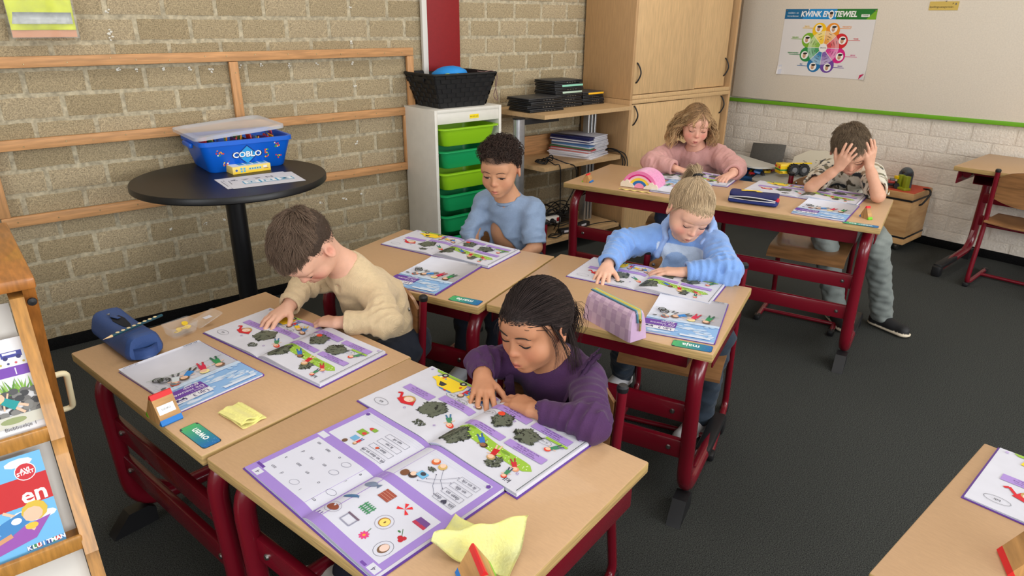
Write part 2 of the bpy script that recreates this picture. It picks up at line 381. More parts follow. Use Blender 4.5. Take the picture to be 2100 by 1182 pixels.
def desk(name, label, loc, deg, w, d, h, group='school desks with dark red frames'):
    t = thing(name, label, 'desk', (loc[0], loc[1], 0), math.radians(deg), group)
    tp = MB(); V, F = bevbox(w, d, .026, .004, 2)
    tp.add(V + np.array((w / 2, d / 2, h - .013)), F)
    mi = []
    for f in F:
        n = np.mean(V[list(f)], 0); mi.append(1 if abs(n[2]) < .0105 else 0)
    tp.m = mi
    tp.build('tabletop', [m_lam, m_edge], t)
    # book tray: open towards the sitter
    tr = MB(); x0, x1, y0, y1, z0, z1 = .085, w - .085, .085, d - .10, h - .100, h - .027
    tr.box(((x0 + x1) / 2, (y0 + y1) / 2, z0), (x1 - x0, y1 - y0, .003)); tr.box(((x0 + x1) / 2, y0, (z0 + z1) / 2), (x1 - x0, .003, z1 - z0))
    for x in (x0, x1): tr.box((x, (y0 + y1) / 2, (z0 + z1) / 2), (.003, y1 - y0, z1 - z0))
    tr.build('book_tray', m_red, t)
    for x in (.020, w - .020): MB().box((x, (d + .09) / 2, h - .064), (.005, d - .15, .074), .0015).build('side_apron', m_red, t)
    for x in (.045, w - .045):
        lg = MB()
        P = fillet([(x, d - .10, h - .052), (x, .035, h - .052), (x, .050, .066), (x, d - .03, .048)], [.10, .10, .045], 7)
        lg.tube(P, .0225, 12, up=(1, 0, 0), flat=1.0)
        # gusset in the lower bend
        g = [(.058, .20), (.062, .12), (.085, .075), (.15, .058), (.25, .056), (.15, .095), (.095, .14)]
        lg.prism([(a, b) for a, b in g], -.008, .008, M=np.array([[0, 0, 1], [1, 0, 0], [0, 1, 0]]), c=(x, 0, 0))
        l = lg.build('leg', m_red, t, smooth=60)
        ft = MB()
        ft.prism([(-.030, 0), (.095, 0), (.095, .046), (.075, .062), (.022, .062), (-.024, .010)], -.021, .021, M=np.array([[0, 0, 1], [1, 0, 0], [0, 1, 0]]), c=(x, 0, 0))
        ft.build('toe_cap', m_black, l, smooth=30)
        fc = MB(); fc.box((x, d - .13, .060), (.048, .26, .03), .008); fc.box((x, d - .01, .033), (.05, .05, .064), .01)
        fc.build('foot_cover', m_black, l, smooth=30)
    for z in (.345, .222):
        s = MB().box((w / 2, .052, z * h / .5716), (w - .09, .022, .062), .006)
        for x in (.10, w - .10): s.lathe([(.0, .0), (.008, 0), (.006, .004), (.0, .005)], (x, .041, z * h / .5716), 10, mi=1, M=RX(pi / 2))
        s.build('crossbar', [m_red, m_steel], t)
    if h > .6: MB().box((w / 2, d - .10, h - .04), (w - .16, .03, .02), .003).build('stiffener', m_red, t)
    return t
DK = {'A': ((.1329, 1.9538), -79.83, .694, .569, .5716), 'B': ((.2613, 1.2591), -78.57, .7, .555, .5716), 'C': ((.8909, 2.1699), -68.5, .7, .555, .5716),
      'D': ((1.1851, 1.5259), -68.5, .7, .555, .5716), 'E': ((2.3202, 2.3585), -72.38, 1.413, .555, .6433), 'F': ((.988, .268), -89.4, .7, .56, .5716)}
DL = {'A': 'school desk with the blue zip pencil case and folded yellow cloth, nearest the bookcase',
      'B': 'school desk in front of the girl in purple, with the purple-edged exercise book',
      'C': 'school desk in front of the curly-haired boy, beside the white drawer unit',
      'D': 'school desk holding the lilac chequered pencil case',
      'E': 'wide two-seat school desk with the rainbow pencil case, shared by two children',
      'F': 'school desk cut off in the lower right corner of the photo'}
for k, (loc, deg, w, d, h) in DK.items(): desk('school_desk', DL[k], loc, deg, w, d, h)
def DW(k, u, v, z=0.0):
    """desk coordinates (u along the front edge, v behind the front edge) -> world"""
    (x, y), t, w, d, h = DK[k]; t = math.radians(t)
    return np.array([x + u * math.cos(t) - v * math.sin(t), y + u * math.sin(t) + v * math.cos(t), z])
# empty desk against the right wall: its front (bars) stands at the wall
desk('school_desk', 'empty school desk pushed against the painted brick wall at right', (4.915, 0.60), 90.6, .69, .585, .65)

# ------------------------------------------------------------------ chairs
m_ply = mat('varnished_ply', (166, 118, 74), 0.38, noise=0.22, scale=9, stretch=(1, 1, 12), coat=0.25)
def chair(label, loc, rz, top=.62, seat=.345):
    t = thing('school_chair', label, 'chair', (loc[0], loc[1], 0), rz, 'school chairs with dark red tube frames')
    for x in (-.172, .172):
        P = fillet([(x, .17, .016), (x, -.185, .016), (x, -.13, seat - .02), (x, -.155, top)], .05, 6)
        f = MB().tube(P, .0125, 10, up=(1, 0, 0)).build('side_frame', m_red, t, smooth=60)
        c = MB(); c.lathe([(0.013, -.004), (.0142, 0), (.0142, .008), (.010, .0135), (.0, .0145)], (x, -.155, top - .004), 12)
        c.build('pole_cap', m_black, f)
        MB().box((x, .165, .014), (.03, .045, .028), .008).build('glide', m_black, f); MB().box((x, -.178, .012), (.03, .04, .024), .006).build('glide', m_black, f)
    MB().tube([(-.172, .06, .017), (.172, .06, .017)], .010, 8).build('crossbar', m_red, t, smooth=60)
    MB().tube([(-.165, -.115, seat - .025), (.165, -.115, seat - .025)], .009, 8).build('seat_rail', m_red, t, smooth=60)
    s = MB()
    def sf(a, b):
        x = (a - .5) * .345; y = -.165 + .345 * b
        z = seat + .012 * (2 * a - 1) ** 2 * (1 - b) - .03 * max(0, b - .82) ** 2 / .03 + .0
        return (x, y, z)
    s.grid(sf, 8, 10, thick=(0, 0, .011)); s.build('seat', m_ply, t, smooth=50)
    bk = MB(); zb0, zb1 = top - .185, top - .005
    def bf(a, b):
        x = (a - .5) * .318; dip = .026 * math.sin(pi * a) if b > .5 else .016 * math.sin(pi * a)
        lo = zb0 + .03 * abs(2 * a - 1) ** 2; hi = zb1 - .012 + .03 * math.sin(pi * a) - .02 * abs(2 * a - 1) ** 6
        z = lo + (hi - lo) * b; yb = -.135 - .02 * (z - seat) / (top - seat)
        return (x, yb - dip + .012, z)
    bk.grid(bf, 12, 6, thick=(0, .011, 0)); b = bk.build('backrest', m_ply, t, smooth=50)
    for x in (-.140, .140):
        for z in (zb0 + .055, zb1 - .03):
            MB().lathe([(0, 0), (.0065, 0), (.005, .003), (0, .004)], (x, -.122, z), 10, M=RX(-pi / 2)).build('bolt', m_steel, b)
    return t
def face(k, yaw=0.0):    # rotation so local +y looks towards the desk front (-v)
    return math.radians(DK[k][1] + 180 + yaw)
def chair_at(k, u, back, label, yaw=0.0, **kw):
    w, d = DK[k][2:4]; p = DW(k, u, d + back); return chair(label, p, face(k, yaw), **kw)
def chair_pole(k, P, yaw, side, label, top):
    rz = face(k, yaw); q = RZ(rz) @ np.array((-.172 * side, -.155, 0)); return chair(label, (P[0] - q[0], P[1] - q[1]), rz, top=top, seat=.345 if top < .65 else .385)
chair_pole('A', (1.0212, 1.6288), 2, 1, 'school chair of the boy in the cream jumper', .60)
chair_pole('B', (1.0842, .8798), 3, 1, 'school chair of the girl in purple', .60)
chair_pole('C', (1.8738, 2.0074), 0, 1, 'school chair of the curly-haired boy in blue', .60)
chair_pole('D', (2.0585, 1.1734), 4, 1, 'school chair of the girl in the light blue hoodie', .60)
chair_at('E', .42, .15, 'school chair of the girl in the pink sweatshirt', top=.66, seat=.38)
chair_pole('E', (3.2516, 1.6688), 0, -1, 'school chair of the boy holding his head', .68)
chair('empty school chair pulled up to the desk by the right wall', (4.47, .90), -pi / 2 + .03, top=.66, seat=.375)
# ------------------------------------------------------------------ things along the walls
m_pine = mat('pine_batten', (214, 158, 104), 0.55, noise=0.18, scale=8, stretch=(1, 6, 14))
m_screw = mat('screw_head', (176, 160, 120), 0.4, metal=0.8)
# pine batten frame on the brick wall
t = thing('batten_frame', 'pine batten frame screwed onto the brick wall behind the round table', 'frame', (0, YB, 0))
yb_ = -.016
def batten(a, b, w=.042):
    (x0, z0), (x1, z1) = a, b; l = math.hypot(x1 - x0, z1 - z0); ang = math.atan2(z1 - z0, x1 - x0)
    o = MB().box((0, 0, 0), (l, .022, w), .002).build('batten', m_pine, t); o.location = ((x0 + x1) / 2, yb_, (z0 + z1) / 2); o.rotation_euler = (0, -ang, 0)
    s = MB(); n = max(2, int(l / .13))
    for i in range(n): s.lathe([(0, 0), (.0032, 0), (.0022, .002), (0, .002)], (-l / 2 + l * (i + .5) / n + random.uniform(-.03, .03), -.011, random.uniform(-.008, .008)), 8, M=RX(pi / 2))
    s.build('screws', m_screw, o)['kind'] = 'stuff'
batten((-1.3, 1.222), (2.108, 1.222)); batten((-1.3, .908), (2.05, .908)); batten((.115, .600), (2.05, .600))
batten((2.088, 1.199), (2.088, .93), .04); batten((1.129, 1.199), (1.129, .93), .04); batten((.130, .885), (.130, .622), .04); batten((2.05, .885), (2.05, .622), .04)
batten((-1.28, 1.199), (-1.28, .93), .04)
# hi-vis vest in a clear sleeve
m_vest = mat('hi_vis_yellow', (226, 236, 20), 0.6, noise=0.12, scale=30, bump=0.4, bscale=40)
m_silver = mat('reflective_band', (196, 200, 198), 0.3, noise=0.15, scale=60)
m_clear = mat('clear_plastic', (245, 248, 250), 0.08, alpha=0.10, spec=0.6)
m_paper = mat('white_paper', (212, 212, 222), 0.7, noise=0.03, scale=20)
t = thing('safety_vest', 'folded yellow hi-vis vest in a clear sleeve hung on the brick wall', 'vest', (.415, YB - .03, 1.31))
v = MB()
def vf(a, b): return ((a - .5) * .215 * (1 + .06 * b), -.012 - .012 * math.sin(pi * a) * math.sin(pi * min(1, b * 1.3)) - .004 * math.sin(9 * a + 6 * b), .03 + .40 * b)
v.grid(vf, 14, 16, thick=(0, -.01, 0)); v.build('folded_vest', m_vest, t, smooth=180)
MB().grid(lambda a, b: ((a - .5) * .20, -.016 - .012 * math.sin(pi * a) - .004 * math.sin(9 * a + 6), .052 + .042 * b), 10, 2, thick=(0, -.002, 0)).build('reflective_band', m_silver, t, smooth=180)
MB().grid(lambda a, b: ((a - .5) * .225, -.032 - .006 * math.sin(pi * a), .0 + .45 * b), 8, 8).build('plastic_sleeve', m_clear, t, smooth=180)
MB().box((0, -.008, .016), (.215, .004, .026)).build('card_strip', mat('orange_card', (214, 150, 110), .7), t)

# red wall panel with its white edge
t = thing('wall_panel', 'tall dark red panel with a white edge strip above the black basket', 'panel', (2.32, YB, 0))
MB().box((0, -.012, 1.85), (.222, .014, 1.70), .002).build('board', mat('red_board', (146, 26, 30), .6, noise=.06, scale=60), t)
MB().box((-.128, -.014, 1.85), (.032, .022, 1.70), .002).build('edge_strip', mat('white_strip', (226, 222, 214), .5), t)

# round black table
m_blk = mat('black_laminate', (22, 22, 24), 0.38, noise=0.1, scale=60)
tcx, tcy = .905, 2.91
t = thing('round_table', 'tall round black pedestal table by the brick wall', 'table', (tcx, tcy, 0))
MB().lathe([(0, .742), (.383, .742), (.387, .746), (.387, .766), (.384, .77), (0, .77)], n=72).build('tabletop', m_blk, t, smooth=40)
MB().lathe([(0, .02), (.040, .02), (.040, .742), (0, .742)], n=28).build('column', m_blk, t, smooth=40)
MB().lathe([(0, .0), (.27, .0), (.27, .008), (.05, .024), (0, .024)], n=48).build('foot_plate', m_blk, t, smooth=40)
# blue toy bin
m_blue = mat('blue_plastic', (8, 96, 208), 0.35, spec=0.5)
m_lid = mat('translucent_lid', (226, 228, 232), 0.3, alpha=0.55)
bx, by_, bz_ = 1.02, 3.13, .770
t = thing('toy_bin', 'bright blue plastic toy bin with a skewed clear lid on the round table', 'bin', (bx, by_, bz_), math.radians(-2))
bb = MB()
def ring(w, d, z, r): return [(x, y, z) for x, y in rrect(w, d, r, 5)]
def shell(rings, close=True):
    V = []; F = []; n = len(rings[0])
    for r in rings: V += r
    for i in range(len(rings) - 1):
        for j in range(n): F.append((i * n + j, i * n + (j + 1) % n, (i + 1) * n + (j + 1) % n, (i + 1) * n + j))
    if close: F.append(tuple(range(n - 1, -1, -1)))
    return V, F
def tub(w0, d0, w1, d1, h, r, th=.004, rim=.014, rimh=.018):
    V, F = shell([ring(w0 - .01, d0 - .01, 0, r), ring(w0, d0, .006, r), ring(w1, d1, h - rimh, r), ring(w1 + rim, d1 + rim, h - rimh, r), ring(w1 + rim, d1 + rim, h, r), ring(w1 - th * 2, d1 - th * 2, h, r), ring(w0 - th * 2, d0 - th * 2, .008, r)])
    n = len(rrect(1, 1, .1, 5)); F.append(tuple(6 * n + j for j in range(n)))
    return V, F
bb.add(*tub(.33, .255, .385, .31, .135, .03)); bb.build('tub', m_blue, t, smooth=40)
hd = MB(); hd.box((-.207, 0, .112), (.016, .12, .02), .005); hd.build('grip', m_blue, t)
ld = MB()
def lidf(w, d): return [ring(w, d, 0, .03), ring(w, d, .014, .03), ring(w - .03, d - .03, .018, .03), ring(w - .06, d - .06, .012, .03)]
V, F = shell(lidf(.395, .31), False); n = len(rrect(1, 1, .1, 5)); F.append(tuple(3 * n + j for j in range(n))); ld.add(V, F)
lo = ld.build('lid', m_lid, t, smooth=40); lo.location = (-.022, .018, .158); lo.rotation_euler = (math.radians(2), math.radians(-3.5), math.radians(4))
pr = Print(lambda x, y: (np.array((x * .95, -.1275 - .0275 * (y - .006) / .111, y)), np.array((0, -1, -.24))), base=.0010)
pr.poly([(-.005, .112), (.045, .068), (-.005, .022), (-.055, .068)], (10, 60, 140)); pr.poly([(-.005, .106), (.039, .068), (-.005, .029), (-.049, .068)], (40, 160, 226))
pr.text('COBLO', -.005, .068, .036, (20, 40, 90), bold=.05, sx=1.12); pr.text('COBLO', -.005, .069, .034, (245, 245, 240), bold=.03, sx=1.12)
rg = random.Random(2); cl = [(226, 60, 60), (240, 200, 40), (60, 170, 80), (240, 130, 40), (230, 230, 220), (120, 60, 160)]
for (cx, cy, k) in ((-.125, .086, 9), (-.095, .036, 12), (.130, .100, 14), (.138, .048, 9)):
    for i in range(k):
        a = rg.uniform(0, 6.3); r = rg.uniform(0, .013); pr.ell(cx + r * math.cos(a) * 1.3, cy + r * math.sin(a) * 1.2, .004, .0045, rg.choice(cl), n=4, ang=a)
for i, (x, y) in enumerate(((.077, .083), (.083, .083), (.089, .083), (.077, .076), (.077, .069), (.084, .069), (.09, .063), (.09, .056), (.084, .051), (.077, .051))): pr.ell(x, y, .0042, .0045, cl[i % 4], n=4)
pr.build('print', t)
pz = MB()
for i in range(26):
    o = MB().box((0, 0, 0), (.05, .006, .03), .001).build('toy_tile', mat('toy_tile_%d' % (i % 5), [(170, 30, 40), (40, 70, 150), (60, 110, 60), (240, 150, 30), (60, 30, 90)][i % 5], .4), None)
    a = random.uniform(-.5, .5); lx = -.16 + .32 * (i / 25) ; p = np.array((lx, random.uniform(-.11, .02), .118 + random.uniform(-.008, .012)))
    p = RZ(math.radians(-2)) @ p; o.location = (bx + p[0], by_ + p[1], bz_ + p[2]); o.rotation_euler = (random.uniform(-.3, .3), random.uniform(-.3, .3), pi / 2 + a)
    tag(o, 'small flat %s toy tile lying in the blue bin' % ('red', 'blue', 'green', 'orange', 'violet')[i % 5], 'toy tile', 'toy tiles in the blue bin')
# yellow puzzle box
t = thing('game_box', 'flat yellow game box in front of the blue bin', 'box', (1.002, 2.985, .77), math.radians(1))
MB().box((0, 0, .0155), (.165, .108, .031), .0012).build('carton', mat('yellow_card', (244, 214, 110), .5), t)
pr = Print(lambda x, y: (np.array((x, -.054, .0155 + y)), np.array((0, -1, 0))), base=.0004)
pr.rect(-.08, -.0145, .08, -.007, (246, 206, 40)); pr.poly([(-.066, .006), (-.06, 0), (-.066, -.006), (-.072, 0)], (30, 90, 180))
for x in (-.045, -.032): pr.rect(x - .004, .001, x + .004, .009, (90, 180, 220)); pr.rect(x - .004, -.010, x + .004, -.002, (90, 180, 220))
for i in range(5): pr.rect(-.012 + i * .011, -.002, -.004 + i * .011, .006, (110, 190, 226)); pr.rect(-.0095 + i * .011, .0, -.0065 + i * .011, .004, (40, 70, 110))
pr.rect(.05, .0, .066, .009, (240, 240, 235)); pr.rect(.052, -.004, .072, -.002, (120, 60, 60)); pr.build('side_print', t)
pr = Print(lambda x, y: (np.array((x, y, .031)), np.array((0, 0, 1))), base=.0004)
pr.rect(-.08, -.052, .08, .052, (226, 232, 236), cell=.2)
for i in range(4): pr.rect(-.045 + i * .032, -.03, -.02 + i * .032, .025, (70, 160, 214)); pr.text('NHMU'[i], -.0325 + i * .032, -.002, .03, (30, 60, 100), ang=.4)
pr.poly([(-.07, .046), (-.06, .036), (-.07, .026), (-.08, .036)], (60, 70, 140)); pr.poly([(.068, .046), (.078, .036), (.068, .026), (.058, .036)], (60, 70, 140)); pr.build('top_print', t)
# worksheets
m_page = mat('print_ink', (200, 200, 200), 0.55, attr=True)
for i, (dx, dy, a) in enumerate(((-.022, .02, -.06), (.0, .0, -.11))):
    t = MB().box((0, 0, 0), (.285, .20, .0006)).build('worksheet', m_paper); t.location = (.985 + dx, 2.755 + dy, .7706 + .0008 * i); t.rotation_euler = (0, 0, a)
    tag(t, ('lower white worksheet with black letters, sticking out left, on the round table', 'upper white worksheet with three letters in a blue frame on the round table')[i], 'paper')
    pr = Print(lambda x, y: (np.array((x, y, .0004)), np.array((0, 0, 1))))
    if i == 1:
        pr.rect(-.085, -.042, .115, .012, (70, 160, 200)); 
        for k in range(3): pr.rect(-.08 + k * .066, -.036, -.022 + k * .066, .010, (236, 238, 242)); pr.text('HZM'[k], -.051 + k * .066, -.013, .045, (50, 140, 180), ang=pi / 2, bold=.02)
    for k in range(4): pr.text('AVVZ'[k], -.108 + k * .048, .048, .04, (70, 74, 90), ang=pi / 2 + .2)
    pr.rect(-.13, -.06 if i == 0 else -.02, -.128, .05, (60, 60, 70)); pr.build('print', t)

# white drawer unit with green trays
m_white = mat('white_melamine', (226, 222, 212), 0.45, noise=0.03, scale=20)
m_lime = mat('lime_plastic', (150, 204, 30), 0.4); m_grn = mat('green_plastic', (24, 158, 92), 0.4)
SX0, SX1, SY0, SY1, SH = 2.038, 2.495, 3.060, 3.365, .939
t = thing('drawer_unit', 'white storage unit with lime and green plastic trays by the brick wall', 'storage unit', ((SX0 + SX1) / 2, SY0, 0))
W = SX1 - SX0; Dp = SY1 - SY0
for x in (-W / 2 + .009, W / 2 - .009): MB().box((x, Dp / 2, SH / 2), (.018, Dp, SH), .0015).build('side_panel', m_white, t)
MB().box((0, Dp / 2, SH - .009), (W - .036, Dp - .002, .018), .001).build('top_panel', m_white, t)
MB().box((0, .012, SH - .047), (W - .036, .018, .058), .001).build('front_rail', m_white, t)
MB().box((0, Dp - .004, SH / 2), (W - .036, .006, SH - .04)).build('back_panel', m_white, t)
MB().box((0, Dp / 2, .03), (W - .036, Dp - .01, .018), .001).build('bottom_panel', m_white, t)
for i in range(6):
    zt = SH - .100 - i * .122
    m = (m_lime, m_grn)[i % 2] if i < 4 else m_grn
    b = MB(); V, F = tub(.33, .26, .372, .285, .098, .035, rim=.034, rimh=.007); b.add(np.array(V) + np.array((-.002, Dp / 2 - .022, zt - .098)), F)
    b.build('tray', m, t, smooth=40, label=('lime green tray' if m is m_lime else 'dark green tray'))
    for x in (-W / 2 + .021, W / 2 - .021): MB().box((x, Dp / 2, zt - .014), (.008, Dp - .02, .006)).build('runner', m_white, t)
pr = Print(lambda x, y: (np.array((x, .003, SH - .047 + y)), np.array((0, -1, 0))), base=.0004)
pr.rect(.005, -.012, .068, .010, (246, 216, 20)); pr.text('wereld pak', .036, -.001, .013, (60, 60, 30)); pr.build('label_sticker', t)
# black woven basket
m_strap = mat('black_strap', (17, 17, 19), 0.6, bump=0.3, bscale=300)
t = thing('woven_basket', 'black woven strap basket on top of the white drawer unit', 'basket', (2.263, 3.222, SH))
h = .175; b = MB()
def bk_ring(z): k = z / h; return ring(.31 + .11 * k, .225 + .065 * k, z, .012)
V, F = shell([bk_ring(0), bk_ring(h), [(x * .965, y * .95, h) for x, y, z in bk_ring(h)], [(x * .965, y * .95, .006) for x, y, z in bk_ring(0)]])
n = len(bk_ring(0)); F.append(tuple(3 * n + j for j in range(n))); b.add(V, F); b.build('liner', m_strap, t)
for side in range(4):
    L = 12 if side % 2 == 0 else 8
    for r in range(7):
        mbk = MB()
        for c in range(L):
            if (r + c) % 2: continue
            z0 = .006 + r * .0245; z1 = z0 + .0235; a0 = c / L; a1 = (c + 1) / L; P = []
            for z, a in ((z0, a0), (z0, a1), (z1, a1), (z1, a0)):
                k = z / h; w = .31 + .11 * k; d = .225 + .065 * k
                q = {0: ((a - .5) * w, -d / 2 - .0005), 1: (w / 2 + .0005, (a - .5) * d), 2: ((a - .5) * w, d / 2 + .0005), 3: (-w / 2 - .0005, (a - .5) * d)}[side]
                P.append((q[0], q[1], z))
            nn = {0: (0, -1, 0), 1: (1, 0, 0), 2: (0, 1, 0), 3: (-1, 0, 0)}[side]; P = np.array(P); c0 = P.mean(0); Q = c0 + (P - c0) * .82 + np.array(nn) * .0045
            mbk.add(np.concatenate([P, Q]), [(4, 5, 6, 7), (0, 1, 5, 4), (1, 2, 6, 5), (2, 3, 7, 6), (3, 0, 4, 7)])
        mbk.build('weave', m_strap, t, smooth=0)['kind'] = 'stuff'
rimv = [(x, y, h) for x, y in rrect(.424, .294, .014, 4)]
b = MB().tube(rimv, .007, 8, closed=True).build('rim', m_strap, t, smooth=60)
MB().box((-.207, 0, .15), (.012, .09, .028), .006).build('handle', m_strap, t)
# toys in the basket
t = thing('foam_disc', 'bright blue foam disc sticking out of the black basket', 'toy', (2.245, 3.21, SH + .168))
MB().lathe([(0, -.05), (.07, -.045), (.098, -.01), (.10, .0), (.095, .014), (.06, .034), (.03, .042), (0, .044)], n=32).build('disc', mat('foam_blue', (30, 140, 220), .6), t, smooth=180).rotation_euler = (math.radians(-8), 0, 0)
for i, (x, y) in enumerate(((2.155, 3.11), (2.215, 3.10))):
    tag(MB().tube(smooth_path([(x - .03, y, SH + .166), (x - .015, y - .012, SH + .178), (x + .01, y - .016, SH + .179), (x + .03, y, SH + .168)], 6), .0042 - .001 * i, 8, flat=.6).build('yellow_ribbon', mat('lime_ribbon', (206, 232, 40), .5), None, smooth=180), ('wide lime yellow ribbon at the left front rim of the basket', 'narrow lime yellow ribbon at the middle front rim of the basket')[i], 'ribbon')
cd = MB(); 
cd.tube(smooth_path([(2.36, 3.12, 1.105), (2.44, 3.085, 1.125), (2.478, 3.08, 1.10), (2.47, 3.078, 1.04), (2.452, 3.075, .99), (2.478, 3.072, .965), (2.488, 3.10, 1.02), (2.482, 3.12, 1.10), (2.40, 3.16, 1.12)], 8), .0024, 6)
tag(cd.build('jump_rope', mat('mauve_cord', (120, 92, 88), .6), None, smooth=180), 'thin dark cord hanging over the right corner of the black basket', 'cord')

# ------------------------------------------------------------------ trolley with laptops
m_shelf = mat('beech_board', (206, 170, 124), 0.45, noise=0.08, scale=16, stretch=(14, 3, 3))
m_alu = mat('brushed_aluminium', (186, 188, 190), 0.35, metal=0.75, noise=.05, scale=60)
LX0, LX1, LY0, LY1, LZ = 2.69, 3.445, 2.905, 3.36, .88
t = thing('computer_trolley', 'beech computer trolley with three shelves beside the tall cupboard', 'trolley', (LX0, LY0, 0))
for z, dx0, dx1, dy in ((LZ, 0, 0, 0), (.565, .04, -.035, .035), (.10, .04, -.01, .03)):
    x0 = dx0; x1 = LX1 - LX0 + dx1; p = [(x0, dy), (x1 - .0, dy), (x1, LY1 - LY0), (x0 - .055, LY1 - LY0)]
    MB().prism(p, z - .024, z).build('shelf', m_shelf, t, smooth=20)
for x, y, n_ in ((-.10, .11, 'l'), (.64, .25, 'r')):
    if n_ == 'l':
        P = MB(); P.prism(rrect(.07, .05, .022, 5, x, y), .03, LZ - .025); P.build('post', m_alu, t, smooth=40)
        MB().prism(rrect(.074, .054, .022, 5, x, y), LZ - .025, LZ - .018).build('post_cap', m_black, t)
        MB().box((.05, y, LZ - .042), (.30, .04, .03)).build('bracket', m_black, t)
    else:
        P = MB()
        for k in range(3): P.box((x - .03 + .03 * k, y, .45), (.018, .05, .82), .004)
        P.build('post', m_alu, t); MB().box((x, y, LZ - .036), (.10, .08, .02)).build('bracket', m_black, t)
MB().box((.28, .42, .62), (.62, .018, .13)).build('back_board', m_pine, t)
for x in (-.1, .64): MB().box((x, .2, .02), (.06, .42, .04), .01).build('foot', m_black, t)
# laptops
m_lap = mat('laptop_grey', (52, 53, 56), 0.45, noise=.08, scale=80); m_lap2 = mat('laptop_black', (24, 24, 26), 0.4)
mints = {'mint': (140, 206, 180), 'pale': (186, 210, 190), 'yellow': (238, 180, 40)}
def laptop(x, y, z, rz, w, d, th, label, trim=None, group=None, top=None):
    t = thing('laptop', label, 'laptop', (x, y, z), rz, group)
    MB().box((0, 0, th * .30), (w, d, th * .55), .004).build('base', m_lap2, t)
    MB().box((0, 0, th * .79), (w - .004, d - .003, th * .36), .004).build('lid', top or m_lap, t)
    p = MB()
    for k in range(4): p.box((w * (-.06 + .09 * k), -d / 2 - .0004, th * .32), (.011, .002, th * .2))
    p.build('ports', m_steel if not trim else m_black, t)['kind'] = 'stuff'
    if trim: MB().box((w * .12, -d / 2 + .002, th * .42), (w * .72, .007, th * .6), .002).build('coloured_edge', mat('edge_' + trim, mints[trim], .45), t)
    return t
st = [(2.815, 3.13, 4, .275, .20, .0205, [None] * 4, 'left'), (3.075, 3.20, 8, .245, .19, .0205, [None, None, None, None, 'pale', None, 'mint', None], 'middle'), (3.31, 3.20, 4, .20, .17, .0205, [None, None, None, 'yellow'], 'right')]
wd_ = ['lowest', 'second', 'third', 'fourth', 'fifth', 'sixth', 'seventh', 'topmost']
for (x, y, n, w, d, th, tr, side) in st:
    for i in range(n):
        nm = wd_[i] if i < n - 1 else 'topmost'
        lab = '%s laptop in the %s stack on the trolley' % (nm, side)
        lab = ('dark grey ' if side == 'left' else 'black ') + lab if not tr[i] else {'mint': 'mint-edged ', 'pale': 'pale-green-edged ', 'yellow': 'yellow-edged '}[tr[i]] + lab
        laptop(x + random.uniform(-.006, .006), y + random.uniform(-.006, .006), LZ + .0003 + i * th, math.radians(random.uniform(-3, 3)), w, d, th - .0008, lab, tr[i], 'laptops stacked on the trolley')
# stack of magazines and papers
mg = [(236, 234, 240)] * 4 + [(214, 120, 110), (226, 222, 230), (190, 60, 70), (70, 120, 80), (214, 214, 224), (96, 140, 190), (80, 110, 160), (230, 230, 236), (44, 50, 110), (214, 216, 226), (36, 40, 90), (36, 40, 90)]
z = .565
for i, c in enumerate(mg):
    jig = .022 if i < 3 else .012
    th = random.uniform(.006, .0095); w = .225 if i > 2 else .25
    o = MB(); o.box((0, 0, th / 2), (w, .30 if i > 2 else .31, th - .0012), .001); o.box((-w / 2 + .03, 0, th / 2), (.062, .301, th - .0004), .001, mi=1)
    o = o.build('magazine', [m_paper, mat('cover_%d' % i, c, .45)]); o.location = (3.215 + random.uniform(-jig, jig), 3.14 + random.uniform(-jig, jig), z); o.rotation_euler = (0, 0, math.radians(random.uniform(-5, 5) + 14)); z += th
    wn = ['lowest', 'second', 'third', 'fourth', 'fifth', 'sixth', 'seventh', 'eighth', 'ninth', 'tenth', 'eleventh', 'twelfth', 'thirteenth', 'fourteenth', 'fifteenth', 'topmost'][i]
    tag(o, '%s booklet in the paper stack on the middle shelf of the trolley' % wn, 'booklet', 'booklets stacked on the middle shelf')
# cables
m_cab = mat('black_cable', (14, 14, 15), 0.5)
def cable(P, label, r=.0035, **k): return tag(MB().tube(smooth_path(P, 7), r, 6).build('power_cable', m_cab, None, smooth=180), label, 'cable')
def coil(c, rx, ry, n, rz=.01):
    return [(c[0] + rx * math.cos(a) * random.uniform(.7, 1.1), c[1] + ry * math.sin(a) * random.uniform(.7, 1.1), c[2] + rz * random.random()) for a in np.linspace(0, 2 * pi * n, int(n * 8))]
cable(coil((2.80, 3.04, .572), .05, .035, 3, .02) + [(2.83, 2.96, .572), (2.85, 2.93, .56), (2.855, 2.925, .4), (2.86, 2.93, .2), (2.9, 3.0, .115)], 'black cable coiled at the left end of the middle shelf')
cable(coil((2.84, 3.03, .585), .04, .03, 2, .03) + [(2.92, 2.96, .572), (2.98, 2.925, .54), (2.985, 2.93, .42), (2.95, 2.98, .28), (2.93, 3.05, .12)], 'black cable looping over the front of the middle shelf')
cable([(3.33, 3.20, .60), (3.38, 3.10, .585), (3.40, 3.0, .60), (3.42, 2.95, .575), (3.425, 2.93, .50), (3.41, 2.95, .40)], 'left black cable hanging off the right end of the middle shelf')
cable([(3.34, 3.22, .62), (3.37, 3.12, .60), (3.42, 3.02, .59), (3.455, 2.94, .565), (3.45, 2.91, .48), (3.43, 2.93, .38)], 'right black cable hanging off the right end of the middle shelf')
cable([(3.33, 3.14, .585), (3.36, 3.06, .60), (3.39, 3.02, .585), (3.42, 2.965, .58), (3.44, 2.92, .52), (3.42, 2.94, .44)], 'middle black cable hanging off the right end of the middle shelf')
cable(coil((2.98, 3.10, .19), .13, .07, 3, .09) + [(3.1, 3.0, .12), (3.25, 2.99, .115), (3.38, 2.97, .112), (3.43, 2.95, .10), (3.46, 2.90, .03)], 'tangled black cable on the lower shelf of the trolley')
